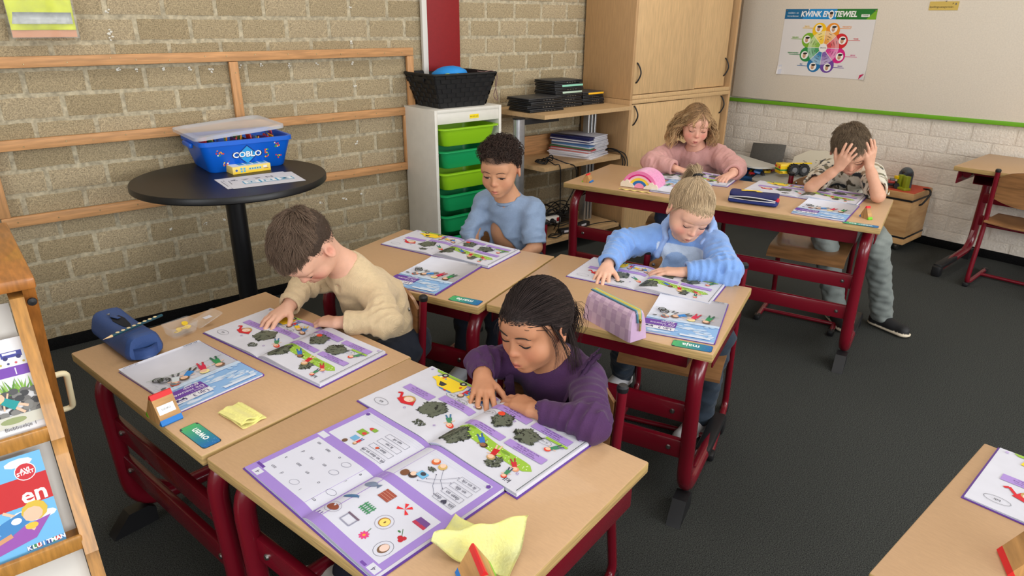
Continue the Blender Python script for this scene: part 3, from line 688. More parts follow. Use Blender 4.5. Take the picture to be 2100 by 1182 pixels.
cable(coil((2.92, 3.12, .17), .11, .07, 3, .10), 'tangled black cable at the left of the lower shelf', .004)
cable(coil((3.05, 3.08, .13), .10, .06, 2, .03), 'loose black cable flat on the lower shelf')
cable(coil((2.86, 2.965, .108), .06, .03, 2, .012), 'small black cable bundle at the front edge of the lower shelf')
m_strip = mat('white_socket', (224, 222, 216), .4)
t = thing('socket_strip', 'white power strip with a red switch on the lower trolley shelf', 'power strip', (2.84, 3.03, .20), math.radians(-8))
MB().box((0, 0, 0), (.20, .045, .045), .008).build('housing', m_strip, t)
MB().box((.078, -.022, .004), (.022, .006, .026), .002).build('switch', mat('red_switch', (150, 20, 24), .35), t)
for x in (-.06, -.015, .03):
    s = MB().lathe([(0, 0), (.017, 0), (.017, .002), (0, .003)], (x, -.023, 0), 16, M=RX(pi / 2)).build('socket', m_black, t)
    MB().lathe([(0, 0), (.015, 0), (.013, .03), (.006, .04), (0, .04)], (x, -.024, 0), 12, M=RX(pi / 2)).build('plug', m_black, t)
t = thing('socket_strip', 'black power strip with plugs behind the white one on the lower trolley shelf', 'power strip', (3.05, 3.17, .135), math.radians(4))
MB().box((0, 0, 0), (.42, .05, .045), .008).build('housing', m_black, t)
for i in range(6): MB().box((-.17 + .065 * i, -.01, .035), (.045, .045, .04), .01).build('plug', m_black, t)
for i, (x, y, r) in enumerate(((3.17, 3.03, .1), (2.99, 2.99, -.2))):
    t = thing('power_adapter', ('black power adapter with a pale sticker at the right of the lower shelf', 'black power adapter in the middle of the lower shelf')[i], 'adapter', (x, y, .116), r)
    MB().box((0, 0, 0), (.12, .05, .032), .008).build('body', m_black, t)
    MB().box((-.01, -.0252, .004), (.05, .001, .014)).build('sticker', m_paper, t)

# ------------------------------------------------------------------ tall cupboard
m_cup = mat('cupboard_beech', (216, 178, 128), 0.45, noise=0.10, scale=10, stretch=(10, 10, 1))
CX0, CX1, CY0, CY1 = 3.462, 4.595, 2.937, 3.365
m_cups = mat('cupboard_side', (196, 156, 110), 0.5, noise=0.08, scale=10, stretch=(10, 10, 1))
def cupboard(z0, z1, label, hz):
    t = thing('cupboard', label, 'cupboard', (CX0, CY0, z0)); W = CX1 - CX0; D = CY1 - CY0; H = z1 - z0
    for x in (.011, W - .011): MB().box((x, D / 2, H / 2), (.022, D, H), .001).build('side_panel', m_cups, t)
    for z in (.013, H - .013): MB().box((W / 2, D / 2, z), (W - .044, D - .0, .026), .001).build('end_panel', m_cup, t)
    MB().box((W / 2, D - .006, H / 2), (W - .044, .008, H - .05)).build('back_panel', m_cups, t)
    for i, (x0, x1, y) in enumerate(((.024, W * .60, .012), (W * .52, W - .060, .036))):
        d = MB().box(((x0 + x1) / 2, y, H / 2), (x1 - x0, .018, H - .062), .0012).build('sliding_door', m_cup, t)
        hx = x0 + .022 if i == 0 else x1 - .018
        P = smooth_path([(hx, y - .009, hz - .062), (hx, y - .020, hz - .05), (hx + .0, y - .036, hz), (hx, y - .020, hz + .05), (hx, y - .009, hz + .062)], 6)
        P[:, 0] += .014 * (1 - ((P[:, 2] - hz) / .062) ** 2) * (1 if i == 0 else 1)
        MB().tube(P, .0048, 8).build('handle', m_black, d, smooth=180)
    return t
cupboard(.0, .912, 'lower beech cupboard with sliding doors below the upper one', .812)
cupboard(.914, 1.9, 'upper beech cupboard with sliding doors and black bow handles', 1.078 - .914 + .0)

# ------------------------------------------------------------------ poster and strip on the pinboard
PX_ = XW - .016
t = thing('poster', 'emotion wheel poster with coloured petals pinned on the pinboard', 'poster', (PX_, 2.45, 1.25))
PW, PH = .648, .448
def pf(x, y):
    c = .012 * max(0, (abs(x) - .27) / .054) ** 2 * max(0, (-y - .13) / .094) ** 2
    return np.array((-.002 - c, -x, y)), np.array((-1.0, 0, 0))
MB().grid(lambda a, b: tuple(pf((a - .5) * PW, (b - .5) * PH)[0] + np.array((.0012, 0, 0))), 16, 12).build('sheet', m_paper, t, smooth=180)
pr = Print(pf, base=-.0006)
pr.rect(-PW / 2, -PH / 2, PW / 2, PH / 2, (226, 222, 220), cell=.03)
hb, ht = PH / 2 - .066, PH / 2
pr.rect(-PW / 2, hb, -.15, ht, (20, 104, 150)); pr.poly([(-.19, hb), (.06, hb), (.06, ht), (-.14, ht)], (24, 140, 206)); pr.rect(.055, hb, PW / 2, ht, (34, 120, 50)); pr.poly([(.26, hb), (PW / 2, hb), (PW / 2, ht)], (120, 176, 40))
pr.text('KWINK EM', -.095, PH / 2 - .034, .050, (250, 250, 248), shear=.15, bold=.03, sx=.88); pr.text('TIEWIEL', .115, PH / 2 - .034, .050, (250, 250, 248), shear=.15, bold=.03, sx=.88)
pr.ell(.018, PH / 2 - .036, .019, .028, (250, 250, 248)); pr.ell(.018, PH / 2 - .038, .011, .017, (206, 166, 134)); pr.ell(.018, PH / 2 - .026, .013, .009, (40, 34, 34))
pr.text('midden- en', -.262, PH / 2 - .025, .018, (220, 236, 244)); pr.text('bovenbouw', -.262, PH / 2 - .046, .018, (220, 236, 244))
pr.rect(.225, PH / 2 - .05, .28, PH / 2 - .034, (240, 240, 236)); pr.text('KWINK', .2525, PH / 2 - .042, .012, (30, 90, 50), bold=.02)
cx, cy = .0, -.030; names = ['VERDRIETIG', 'TEDER', 'BOOS', 'BANG', 'BLIJ', 'VERWONDERD', 'VERLIEFD', 'TROTS']
pc = [(240, 150, 40), (212, 36, 44), (214, 28, 130), (110, 70, 160), (20, 112, 170), (36, 140, 70), (124, 180, 40), (250, 200, 20)]
for i, c in enumerate(pc):
    a = pi / 2 - pi / 8 - i * pi / 4; d = np.array((math.cos(a), math.sin(a))); q = np.array((cx, cy)) + d * .125
    e0 = a - pi / 8; e1 = a + pi / 8
    pr.poly([(cx, cy), (cx + .135 * math.cos(e0), cy + .135 * math.sin(e0)), tuple(q + d * .02), (cx + .135 * math.cos(e1), cy + .135 * math.sin(e1))], c); pr.ell(q[0], q[1], .050, .050, c, n=22)
for i, c in enumerate(pc):
    a = pi / 2 - pi / 8 - i * pi / 4; d = np.array((math.cos(a), math.sin(a)))
    for rr, mix in ((.112, .55), (.085, .38), (.058, .15)):
        cc = tuple(int(v * (1 - mix) + 250 * mix) for v in c); pr.ell(cx, cy, rr, rr, cc, a0=a - pi / 8 + .02, a1=a + pi / 8 - .02, n=6)
    for rr in (.098, .078, .062):
        p = np.array((cx, cy)) + d * rr; e = np.array((-d[1], d[0])) if abs(d[0]) < .75 else np.array((-d[1], d[0])); e = e * (.012 if rr > .07 else .008); pr.line([p - e, p + e], .0028, (60, 50, 50))
    q = np.array((cx, cy)) + d * .138
    pr.ell(q[0], q[1], .027, .027, (246, 244, 240)); pr.ell(q[0] - .002, q[1] - .004, .012, .016, (204, 160, 128)); pr.ell(q[0] + .002, q[1] + .011, .016, .007, (34, 30, 32)); pr.poly([(q[0] + .006, q[1] + .008), (q[0] + .022, q[1] + .016), (q[0] + .008, q[1] + .018)], (34, 30, 32)); pr.line([q + (-.006, -.012), q + (.002, -.013)], .002, (130, 70, 60))
    sgn = 1 if d[0] > 0 else -1; lx = q[0] + sgn * .035; ln = .085
    pr.line([(lx, q[1] + .002), (lx + sgn * ln, q[1] + .002)], .003, c); pr.text(names[i], lx + sgn * (ln - .03), q[1] + .012, .012, c, bold=.02)
pr.ell(cx, cy, .030, .030, (240, 238, 234)); pr.text('EMOTIE', cx, cy, .012, (90, 80, 90), bold=.02)
for i in range(8):
    a = i * pi / 4; pr.line([(cx + .03 * math.cos(a), cy + .03 * math.sin(a)), (cx + .115 * math.cos(a), cy + .115 * math.sin(a))], .003, (246, 244, 240))
pr.poly([(PW / 2 - .04, -PH / 2), (PW / 2 - .005, -PH / 2 + .038), (PW / 2 - .035, -PH / 2 + .03)], (200, 30, 90))
pr.build('print', t)
for sx in (-1, 1): MB().lathe([(0, 0), (.005, 0), (.004, .004), (0, .005)], (-.002, sx * (PW / 2 - .012), PH / 2 - .01), 10, M=RY(-pi / 2)).build('pin', m_steel, t)
t = thing('caption_card', 'small yellow caption card pinned at the top of the pinboard', 'card', (PX_, 1.735, 1.49), 0)
MB().box((-.001, 0, 0), (.0015, .164, .05)).build('card', mat('yellow_paper', (214, 184, 96), .7), t)
pr = Print(lambda x, y: (np.array((-.0018, -x, y)), np.array((-1., 0, 0)))); pr.text('Spellingscategorieën', -.012, -.006, .0165, (50, 44, 40)); pr.text('A', .05, .013, .014, (50, 44, 40)); pr.ell(.066, .01, .004, .006, (110, 110, 110)); pr.build('print', t)
MB().lathe([(0, 0), (.004, 0), (.003, .004), (0, .005)], (-.002, -.01, .026), 8, M=RY(-pi / 2)).build('pin', m_steel, t)
# ------------------------------------------------------------------ books and things on the desks
m_purple = mat('purple_cover', (98, 56, 150), 0.4)
PUR = (168, 138, 206); INK = (60, 50, 80); W_ = (212, 213, 226)
def kid_print(pr, x, y, s, shirt, pants, hair, lean=0.0, skin=(232, 190, 160)):
    c, n = math.cos(lean), math.sin(lean); q = lambda a, b: (x + (a * c - b * n) * s, y + (a * n + b * c) * s)
    pr.line([q(-.08, -.15), q(-.13, -.56)], .10 * s, pants); pr.line([q(.08, -.15), q(.15, -.54)], .10 * s, pants)
    pr.line([q(-.1, .22), q(-.34, .08)], .06 * s, skin); pr.line([q(.1, .22), q(.34, .30)], .06 * s, skin)
    pr.poly([q(-.18, -.2), q(.18, -.2), q(.14, .32), q(-.14, .32)], shirt)
    h = q(0, .52); pr.ell(h[0], h[1], .24 * s, .22 * s, hair, n=10); h = q(.04, .46); pr.ell(h[0], h[1], .18 * s, .16 * s, skin, n=10)
def bubble(pr, x, y, rx, ry, t=None):
    pr.loop(x, y, rx, ry, .0008, (90, 90, 100)); 
    if t: pr.text(t, x, y, ry * .9, (60, 60, 70))
def page_fn(W, H, side, t0, bulge):
    # side: +1 right page, -1 left page; x runs 0..W over the page from its left edge, y from the bottom
    def z(s): return t0 + bulge * (1 - math.exp(-s / .022)) * math.exp(-max(0, s - .03) / .085) - t0 * .6 * math.exp(-s / .018)
    def f(x, y):
        s = x if side > 0 else W - x; s = min(max(s, 0), W); dz = (z(s + .002) - z(s - .002 if s > .002 else 0)) / .004
        nx = -dz * side; n = np.array((nx, 0, 1.0)); n /= np.linalg.norm(n)
        return np.array(((s * side), y - H / 2, z(s))), n
    return f
def open_book(label, loc, ang, W, H, kind, text=True, tl=.009, tr=.004, bl=.012, br=.006, seed=0):
    t = thing('open_book', label, 'book', loc, ang, 'open reading books' if kind == 'read' else None)
    for side, tt, bu in ((-1, tl, bl), (1, tr, br)):
        nm = 'left_page' if side < 0 else 'right_page'
        f = page_fn(W, H, side, tt, bu)
        c = MB(); c.grid(lambda a, b: ((.0 + (W + .004) * a) * side, (b - .5) * (H + .006), .0016), 2, 2, thick=(0, 0, .0015)); c.build('cover', m_purple, t, smooth=0)
        p = MB(); nu = 24
        X = [W * (i / nu) ** 1.5 for i in range(nu + 1)]
        Vt = []; 
        for s in X:
            q, n = f(s if side > 0 else W - s, 0); Vt.append((q[0], q[2]))
        V = []; k = len(X)
        for y in (-H / 2, H / 2):
            for (x, z) in Vt: V.append((x, y, z))
            for (x, z) in Vt: V.append((x, y, .0018))
        F = []
        for i in range(k - 1):
            F += [(i, i + 1, 2 * k + i + 1, 2 * k + i), (k + i, 2 * k + k + i, 2 * k + k + i + 1, k + i + 1), (i, k + i, k + i + 1, i + 1), (2 * k + i, 2 * k + i + 1, 3 * k + i + 1, 3 * k + i)]
        F.append((k - 1, 2 * k - 1, 4 * k - 1, 3 * k - 1)); p.add(V, F); po = p.build(nm, m_paper, t, smooth=40)
        # page edges: thin leaves of the block
        e = MB()
        for j in range(3):
            zz = .35 + .2 * j
            for y in (H / 2 + .0003, -H / 2 - .0003):
                e.add([(x, y, .0018 + (z - .0018) * zz) for x, z in Vt] + [(x, y, .0018 + (z - .0018) * (zz + .07)) for x, z in Vt], [(i, i + 1, k + i + 1, k + i) for i in range(k - 1)])
        e.build('page_edges', mat('page_edge', (150, 166, 190), .7), po, smooth=0)['kind'] = 'stuff'
        pr = Print(f, base=.0006); sc = W
        R = lambda x0, y0, x1, y1, c, **kw: pr.rect(x0 * W, H * (1 - y1), x1 * W, H * (1 - y0), c, **kw)
        T = lambda s_, x, y, z, c=INK, **kw: pr.text(s_, x * W, H * (1 - y), z, c, **kw)
        E_ = lambda x, y, rx, ry, c, **kw: pr.ell(x * W, H * (1 - y), rx * W, ry * W, c, **kw)
        Kd = lambda x, y, s, *a, **kw: kid_print(pr, x * W, H * (1 - y), s * W, *a, **kw)
        TR = lambda x, y, rx, ry, sd, n=150: pr.tree(x * W, H * (1 - y), rx * W, ry * W, n, sd + seed)
        if kind == 'read' and side < 0:
            if text: T('kik', .17, .075, .017, (40, 40, 60))
            V = []; F = []; m = 16
            for i in range(m + 1):
                x = .09 + .87 * i / m; w = .075 * math.sqrt(max(0, 1 - abs((i / m - .5) * 2) ** 5)) * (1 - .25 * math.sin(i / m * pi * 1.2)) + .004; yc = .30 + .06 * (i / m) ** 2
                V += [(x * W, H * (1 - yc - w)), (x * W, H * (1 - yc)), (x * W, H * (1 - yc + w))]
            for i in range(m): F += [(3 * i, 3 * i + 3, 3 * i + 4, 3 * i + 1), (3 * i + 1, 3 * i + 4, 3 * i + 5, 3 * i + 2)]
            pr.put(V, F, (150, 190, 60))
            rg = random.Random(4); Vd = []; Fd = []
            for i in range(46):
                x = rg.uniform(.12, .92) * W; y = H * (1 - .31 - rg.uniform(-.05, .05)); k_ = len(Vd); r = .0011; Vd += [(x - r, y - r), (x + r, y - r), (x + r, y + r), (x - r, y + r)]; Fd.append((k_, k_ + 1, k_ + 2, k_ + 3))
            pr.put(Vd, Fd, (232, 240, 200))
            E_(.40, .335, .05, .018, (120, 156, 50)); E_(.85, .40, .05, .014, (120, 156, 50))
            pr.line([(.87 * W, H * (1 - .30)), (.86 * W, H * (1 - .385))], .003, (60, 50, 40)); TR(.88, .21, .135, .14, 1, 320)
            pr.line([(.385 * W, H * (1 - .2)), (.38 * W, H * (1 - .275))], .003, (60, 50, 40)); TR(.385, .165, .07, .085, 2, 160)
            Kd(.47, .285, .16, (196, 30, 40), (230, 190, 160), (186, 150, 96), lean=.3); Kd(.66, .32, .15, (50, 110, 190), (60, 90, 150), (70, 46, 30), skin=(150, 100, 70), lean=1.0)
            Kd(.25, .27, .13, (200, 40, 50), (160, 60, 50), (224, 150, 110), lean=.9); Kd(.22, .15, .11, (60, 130, 90), (40, 60, 80), (220, 60, 40), lean=.2)
            for (a, b, c_, d_) in ((.54, .425, .97, .51), (.09, .43, .50, .52), (.54, .79, .97, .89), (.09, .80, .50, .89)): R(a, b, c_, d_, PUR)
            if text:
                for (x, y, ls) in ((.75, .468, ('daan heeft een boek.', 'daan wat leest', 'het met sloer kik?')), (.295, .475, ('de groep is in het park.', "'mmm', zegt de juf.", "'wat is het fijn bij de den.'")), (.75, .84, ('maar ai ken', 'hij is top peek. meer', 'op de den.')), (.295, .845, ('kik holt naar de den.', 'hij gaat de den in.', 'kik wil naar de top.'))):
                    for i, l in enumerate(ls): T(l, x, y + (i - 1) * .027, .0062, (80, 50, 110))
            R(.07, .755, .30, .785, (150, 190, 60)); pr.line([(.33 * W, H * .33), (.30 * W, H * .25)], .0025, (60, 50, 40))
            TR(.42, .65, .125, .11, 3, 280); TR(.73, .68, .105, .12, 5, 280)
            Kd(.15, .70, .13, (60, 130, 90), (40, 90, 80), (220, 60, 40), lean=-.5); bubble(pr, .27 * W, H * (1 - .705), .018, .009, 'ik ren' if text else None); bubble(pr, .90 * W, H * (1 - .70), .016, .009, 'ik daal' if text else None); E_(.80, .75, .035, .03, (224, 70, 40))
            for x, y in ((.15, .17), (.10, .72), (.64, .73)): pr.loop(x * W, H * (1 - y) - .004, .0025, .0025, .0012, (140, 100, 180), n=8)
            E_(.06, .95, .016, .016, (190, 170, 214), n=5); pr.rect(.004, .004, .0055, H - .004, (60, 70, 70))
        elif kind == 'read':
            TR(.36, .40, .145, .135, 7, 360); TR(.27, .14, .08, .05, 8, 90); Kd(.115, .37, .15, (60, 130, 90), (60, 110, 150), (220, 60, 40), lean=.9)
            for (a, b, c_, d_) in ((.50, .47, .88, .575), (.04, .56, .46, .66), (.04, .925, .46, .99)): R(a, b, c_, d_, PUR)
            if text:
                for (x, y, ls) in ((.69, .52, ('de ambulance komt', 'kim zegt ook: een ding.', 'kijk op bij de den.')), (.25, .61, ('koel zegt op die mee.', 'kik wil uit die zien.')), (.25, .955, ('wat nu nog dan?',))):
                    for i, l in enumerate(ls): T(l, x, y + (i - .8) * .028, .0062, (80, 50, 110))
            pr.poly([(.54 * W, .70 * H), (.66 * W, .745 * H), (.76 * W, .71 * H), (.72 * W, .62 * H), (.60 * W, .60 * H)], (206, 24, 40)); pr.line([(.74 * W, .68 * H), (.80 * W, .60 * H), (.83 * W, .63 * H)], .006, (206, 24, 40)); E_(.655, .365, .065, .052, (190, 154, 92), n=14); E_(.655, .352, .05, .042, (236, 204, 184), n=12); E_(.635, .345, .008, .012, (220, 160, 150), n=6); bubble(pr, .82 * W, H * (1 - .14), .022, .011, 'kik' if text else None)
            # ambulance
            pr.poly([(.34 * W, .012 * H), (.9 * W, .012 * H), (.86 * W, .05 * H), (.40 * W, .05 * H)], (150, 190, 60))
            pr.poly([(.42 * W, H * .06), (.80 * W, H * .06), (.82 * W, H * .17), (.74 * W, H * .19), (.66 * W, H * .26), (.44 * W, H * .26), (.40 * W, H * .15)], (246, 212, 40))
            pr.poly([(.47 * W, H * .16), (.57 * W, H * .16), (.57 * W, H * .24), (.48 * W, H * .24)], (50, 50, 54)); pr.poly([(.60 * W, H * .17), (.70 * W, H * .17), (.655 * W, H * .235), (.60 * W, H * .24)], (50, 50, 54))
            for i in range(6): pr.line([((.60 + .035 * i) * W, H * .07), ((.62 + .035 * i) * W, H * .115)], .005, ((210, 50, 60), (240, 240, 240), (90, 150, 190))[i % 3])
            for x in (.48, .74): E_(x, .945, .04, .035, (40, 40, 44), n=12); E_(x, .945, .018, .017, (190, 190, 190), n=8)
            R(.44, .85, .455, .885, (206, 24, 40)); R(.435, .862, .462, .873, (206, 24, 40)); R(.46, .725, .62, .74, (60, 120, 190)); R(.52, .72, .56, .74, (206, 40, 50))
            Kd(.34, .84, .15, (206, 40, 60), (60, 100, 170), (110, 80, 50)); Kd(.25, .80, .16, (240, 200, 40), (40, 140, 200), (90, 60, 40), lean=1.2); Kd(.12, .80, .15, (60, 120, 190), (230, 190, 60), (120, 80, 50), lean=.6)
            bubble(pr, .40 * W, H * .30, .018, .009, 'ik bel' if text else None); bubble(pr, .25 * W, H * .33, .018, .010, 'kik zeg' if text else None)
            for x, y in ((.57, .22), (.14, .20), (.10, .70)): pr.loop(x * W, H * (1 - y), .0025, .0025, .0012, (140, 100, 180), n=8)
            E_(.94, .95, .016, .016, (190, 170, 214), n=5)
        else:                                          # exercise book with purple borders
            R(0, 0, 1, 1, (158, 130, 204), cell=.0042)
            m0, m1 = (.075, .985) if side < 0 else (.015, .925)
            R(m0, .075, m1, .52, W_, cell=.0042); R(m0, .60, m1, .955, W_, cell=.0042)
            xo = .012 if side < 0 else .80; R(xo, .012, xo + .11, .062, W_); T('4', xo + .055, .037, .014, (60, 40, 90)); R(xo + (.0 if side > 0 else .125), .012 if side < 0 else -.0, xo + .19 if side < 0 else xo + .0, .03, (110, 70, 160))
            R(.90 if side < 0 else .86, .535, .985, .585, W_); R(.88 if side < 0 else .86, .075, .985, .095, (98, 60, 150))
            if side < 0:
                it = 0
                for cx in (.2, .43, .67, .9):
                    for cy in (.16, .29, .44):
                        X_, Y_ = cx * W - .004, H * (1 - cy)
                        if it == 0: pr.loop(X_, Y_, .016, .018, .0008, (90, 90, 110)); pr.ell(X_, Y_, .0095, .0115, (120, 90, 66)); pr.ell(X_, Y_ - .002, .0075, .009, (240, 204, 190))
                        elif it == 1: pr.line([(X_ + .012, Y_ - .012), (X_, Y_)], .0012, (60, 110, 60)); [pr.ell(X_ - .004 + .004 * math.cos(a), Y_ + .004 + .004 * math.sin(a), .005, .005, (190, 30, 50), n=7) for a in (0, 2, 4)]; pr.ell(X_ + .012, Y_ - .004, .004, .002, (60, 120, 60), n=6)
                        elif it == 2: pr.poly([(X_ - .013, Y_ - .008), (X_ + .013, Y_ - .008), (X_ + .015, Y_ + .006), (X_ - .015, Y_ + .006)], (110, 70, 140)); pr.rect(X_ - .015, Y_ + .004, X_ + .015, Y_ + .011, (186, 50, 80))
                        elif it == 3: pr.line([(X_ + .004, Y_ - .014), (X_ + .001, Y_)], .0012, (70, 110, 60)); [pr.ell(X_ + .006 * math.cos(a), Y_ + .004 + .006 * math.sin(a), .004, .0022, (226, 60, 130), ang=a, n=6) for a in np.linspace(0, 2 * pi, 10)[:-1]]; pr.ell(X_, Y_ + .004, .003, .003, (240, 160, 60), n=8)
                        elif it == 4: pr.loop(X_, Y_, .017, .017, .0006, (130, 120, 140)); pr.ell(X_, Y_, .011, .011, (170, 110, 40)); pr.ell(X_ - .001, Y_, .0095, .0095, (236, 214, 110)); pr.ell(X_ - .001, Y_, .002, .003, (120, 80, 40), n=6)
                        elif it == 5: [pr.poly([(X_, Y_), (X_ + .016 * math.cos(a - .25), Y_ + .014 * math.sin(a - .25)), (X_ + .016 * math.cos(a + .25), Y_ + .014 * math.sin(a + .25))], (226, 40, 50)) for a in (.5, 2.6, 4.2, 5.2)]
                        elif it == 6: pr.line([(X_ - .014, Y_ - .01), (X_ + .012, Y_ - .01), (X_ + .012, Y_ + .01), (X_ - .014, Y_ + .01)], .0025, (150, 150, 170), True); pr.rect(X_ - .016, Y_ - .012, X_ + .014, Y_ - .008, (110, 90, 110))
                        elif it == 7: [pr.rect(X_ - .013 + .0055 * k, Y_ - .011, X_ - .0105 + .0055 * k, Y_ + .011, (60, 140, 90)) for k in range(5)]; [pr.rect(X_ - .015, Y_ + k, X_ + .013, Y_ + k + .0025, (60, 140, 90)) for k in (-.006, .004)]
                        elif it == 8: pr.rect(X_ - .014, Y_ - .012, X_ + .014, Y_ + .012, (160, 76, 60)); [pr.line([(X_ - .014, Y_ + k), (X_ + .014, Y_ + k)], .0007, (214, 160, 140)) for k in (-.006, 0, .006)]
                        elif it == 9: pr.loop(X_, Y_, .018, .014, .0006, (130, 120, 140)); pr.ell(X_, Y_, .014, .0085, (140, 70, 50)); pr.poly([(X_ - .006, Y_ - .009), (X_, Y_ - .002), (X_ + .006, Y_ - .009)], W_)
                        elif it == 10: pr.ell(X_, Y_, .016, .0045, (70, 110, 150), ang=.5); pr.poly([(X_ - .012, Y_ - .01), (X_ - .017, Y_ - .004), (X_ - .01, Y_ - .004)], (70, 110, 150))
                        else: pr.ell(X_, Y_, .014, .008, (120, 134, 160), ang=.4); pr.poly([(X_ - .011, Y_ - .005), (X_ - .019, Y_ - .012), (X_ - .019, Y_ + .002)], (100, 114, 140))
                        it += 1
                ks = [((.79, .655), (120, 76, 50)), ((.71, .675), (70, 50, 44)), ((.60, .86), (206, 170, 96)), ((.70, .865), (210, 100, 50))]
                for (x, y), c in ks: E_(x, y, .045, .045, c, n=12); E_(x + .01, y + .01, .03, .03, (236, 200, 176) if c[0] != 120 else (120, 76, 50), n=10)
                R(.60, .69, .70, .745, (110, 180, 220)); E_(.65, .725, .03, .025, (60, 60, 70), n=10); TR(.645, .795, .05, .035, 3, 80)
                for i, (y, s_) in enumerate(((.65, 'dik ♥ den'), (.72, 'daan en'), (.79, 'en dik'), (.86, 'ik en rik'))):
                    pr.line([(.13 * W, H * (1 - y - .022)), (.37 * W, H * (1 - y - .022)), (.37 * W, H * (1 - y + .022)), (.13 * W, H * (1 - y + .022))], .0006, (90, 90, 110), True); T(s_, .25, y, .011, (60, 60, 80))
                for a, b in (((.56, .84), (.38, .72)), ((.56, .78), (.38, .65)), ((.58, .71), (.38, .86)), ((.62, .66), (.38, .79))):
                    pr.line([(a[0] * W, H * (1 - a[1])), ((a[0] + b[0]) / 2 * W, H * (1 - (a[1] + b[1]) / 2) + .006), (b[0] * W, H * (1 - b[1]))], .0007, (80, 84, 110)); E_(a[0], a[1], .006, .006, INK, n=6); E_(b[0], b[1], .006, .006, INK, n=6)
            else:
                rg = random.Random(9)
                for i, s_ in enumerate('en|*|aan|i|d|*|en|a|o|aan|i|en|d|*|rik|e|o|en|*|aan'.split('|')):
                    x = .12 + .72 * ((i * 7) % 5) / 4 + rg.uniform(-.03, .03); y = .13 + .34 * (i // 5) / 3 + rg.uniform(-.01, .01)
                    if s_ == '*': pr.loop(x * W, H * (1 - y), .011, .007, .0006, (90, 90, 120), ang=.3)
                    else: T(s_, x, y, .011, (90, 90, 104))
                for i, (y, s_) in enumerate(((.645, 'rik en daan en dik'), (.715, 'daan en'), (.785, 'ik ren'), (.855, 'aan rik'))):
                    x1 = .43; pr.line([(.11 * W, H * (1 - y - .022)), (x1 * W, H * (1 - y - .022)), (x1 * W, H * (1 - y + .022)), (.11 * W, H * (1 - y + .022))], .0006, (90, 90, 110), True); T(s_, .27, y, .010, (60, 60, 80))
                E_(.33, .715, .02, .02, (206, 90, 60), n=8)
                E_(.68, .62, .03, .03, (110, 80, 60), n=10); R(.60, .66, .68, .71, (110, 170, 210)); R(.60, .735, .72, .79, (130, 170, 60)); E_(.63, .76, .03, .025, (206, 60, 60), n=8); E_(.62, .83, .05, .025, (206, 70, 60), n=9); R(.56, .815, .62, .85, (130, 170, 60)); Kd(.56, .68, .10, (206, 40, 50), (60, 80, 150), (150, 110, 60))
            for y in (.90, .92, .94): pr.line([(m0 * W + .006, H * (1 - y)), (m1 * W - .006, H * (1 - y))], .0004, (190, 196, 214))
            E_(.10 if side < 0 else .90, .93, .026, .026, (98, 60, 150), n=5)
        pr.build('print', po)
    return t
def A(d): return math.radians(d)
hT = .5719
open_book('open picture reading book under the hands of the girl in purple', (.745, 1.028, hT), A(97.4), .247, .225, 'read', True, seed=0)
open_book('open exercise book with purple page borders beside the yellow tent cloth', (.484, .985, hT), A(97.3), .2085, .30, 'work', tl=.008, tr=.004, bl=.009, br=.004)
open_book('open picture reading book under the hands of the boy in the cream jumper', (.605, 1.639, hT), A(103.9), .248, .215, 'read', True, seed=10)
open_book('open picture reading book in front of the curly-haired boy', (1.4095, 2.042, hT), A(108.1), .25, .215, 'read', False, seed=20)
open_book('open picture reading book in front of the girl in the hoodie', (1.737, 1.345, hT), A(109.6), .245, .225, 'read', False, seed=30)
open_book('open picture reading book between the elbows of the boy holding his head', (3.065, 1.495, .6436), A(103.5), .248, .24, 'read', False, seed=40)
open_book('open picture reading book in front of the girl in the pink sweatshirt', (2.90, 2.05, .6436), A(109), .235, .215, 'read', False, seed=50)
open_book('open picture reading book on the desk in the lower right corner', (1.437, -.006, .5719), A(92), .247, .232, 'read', True, seed=60)

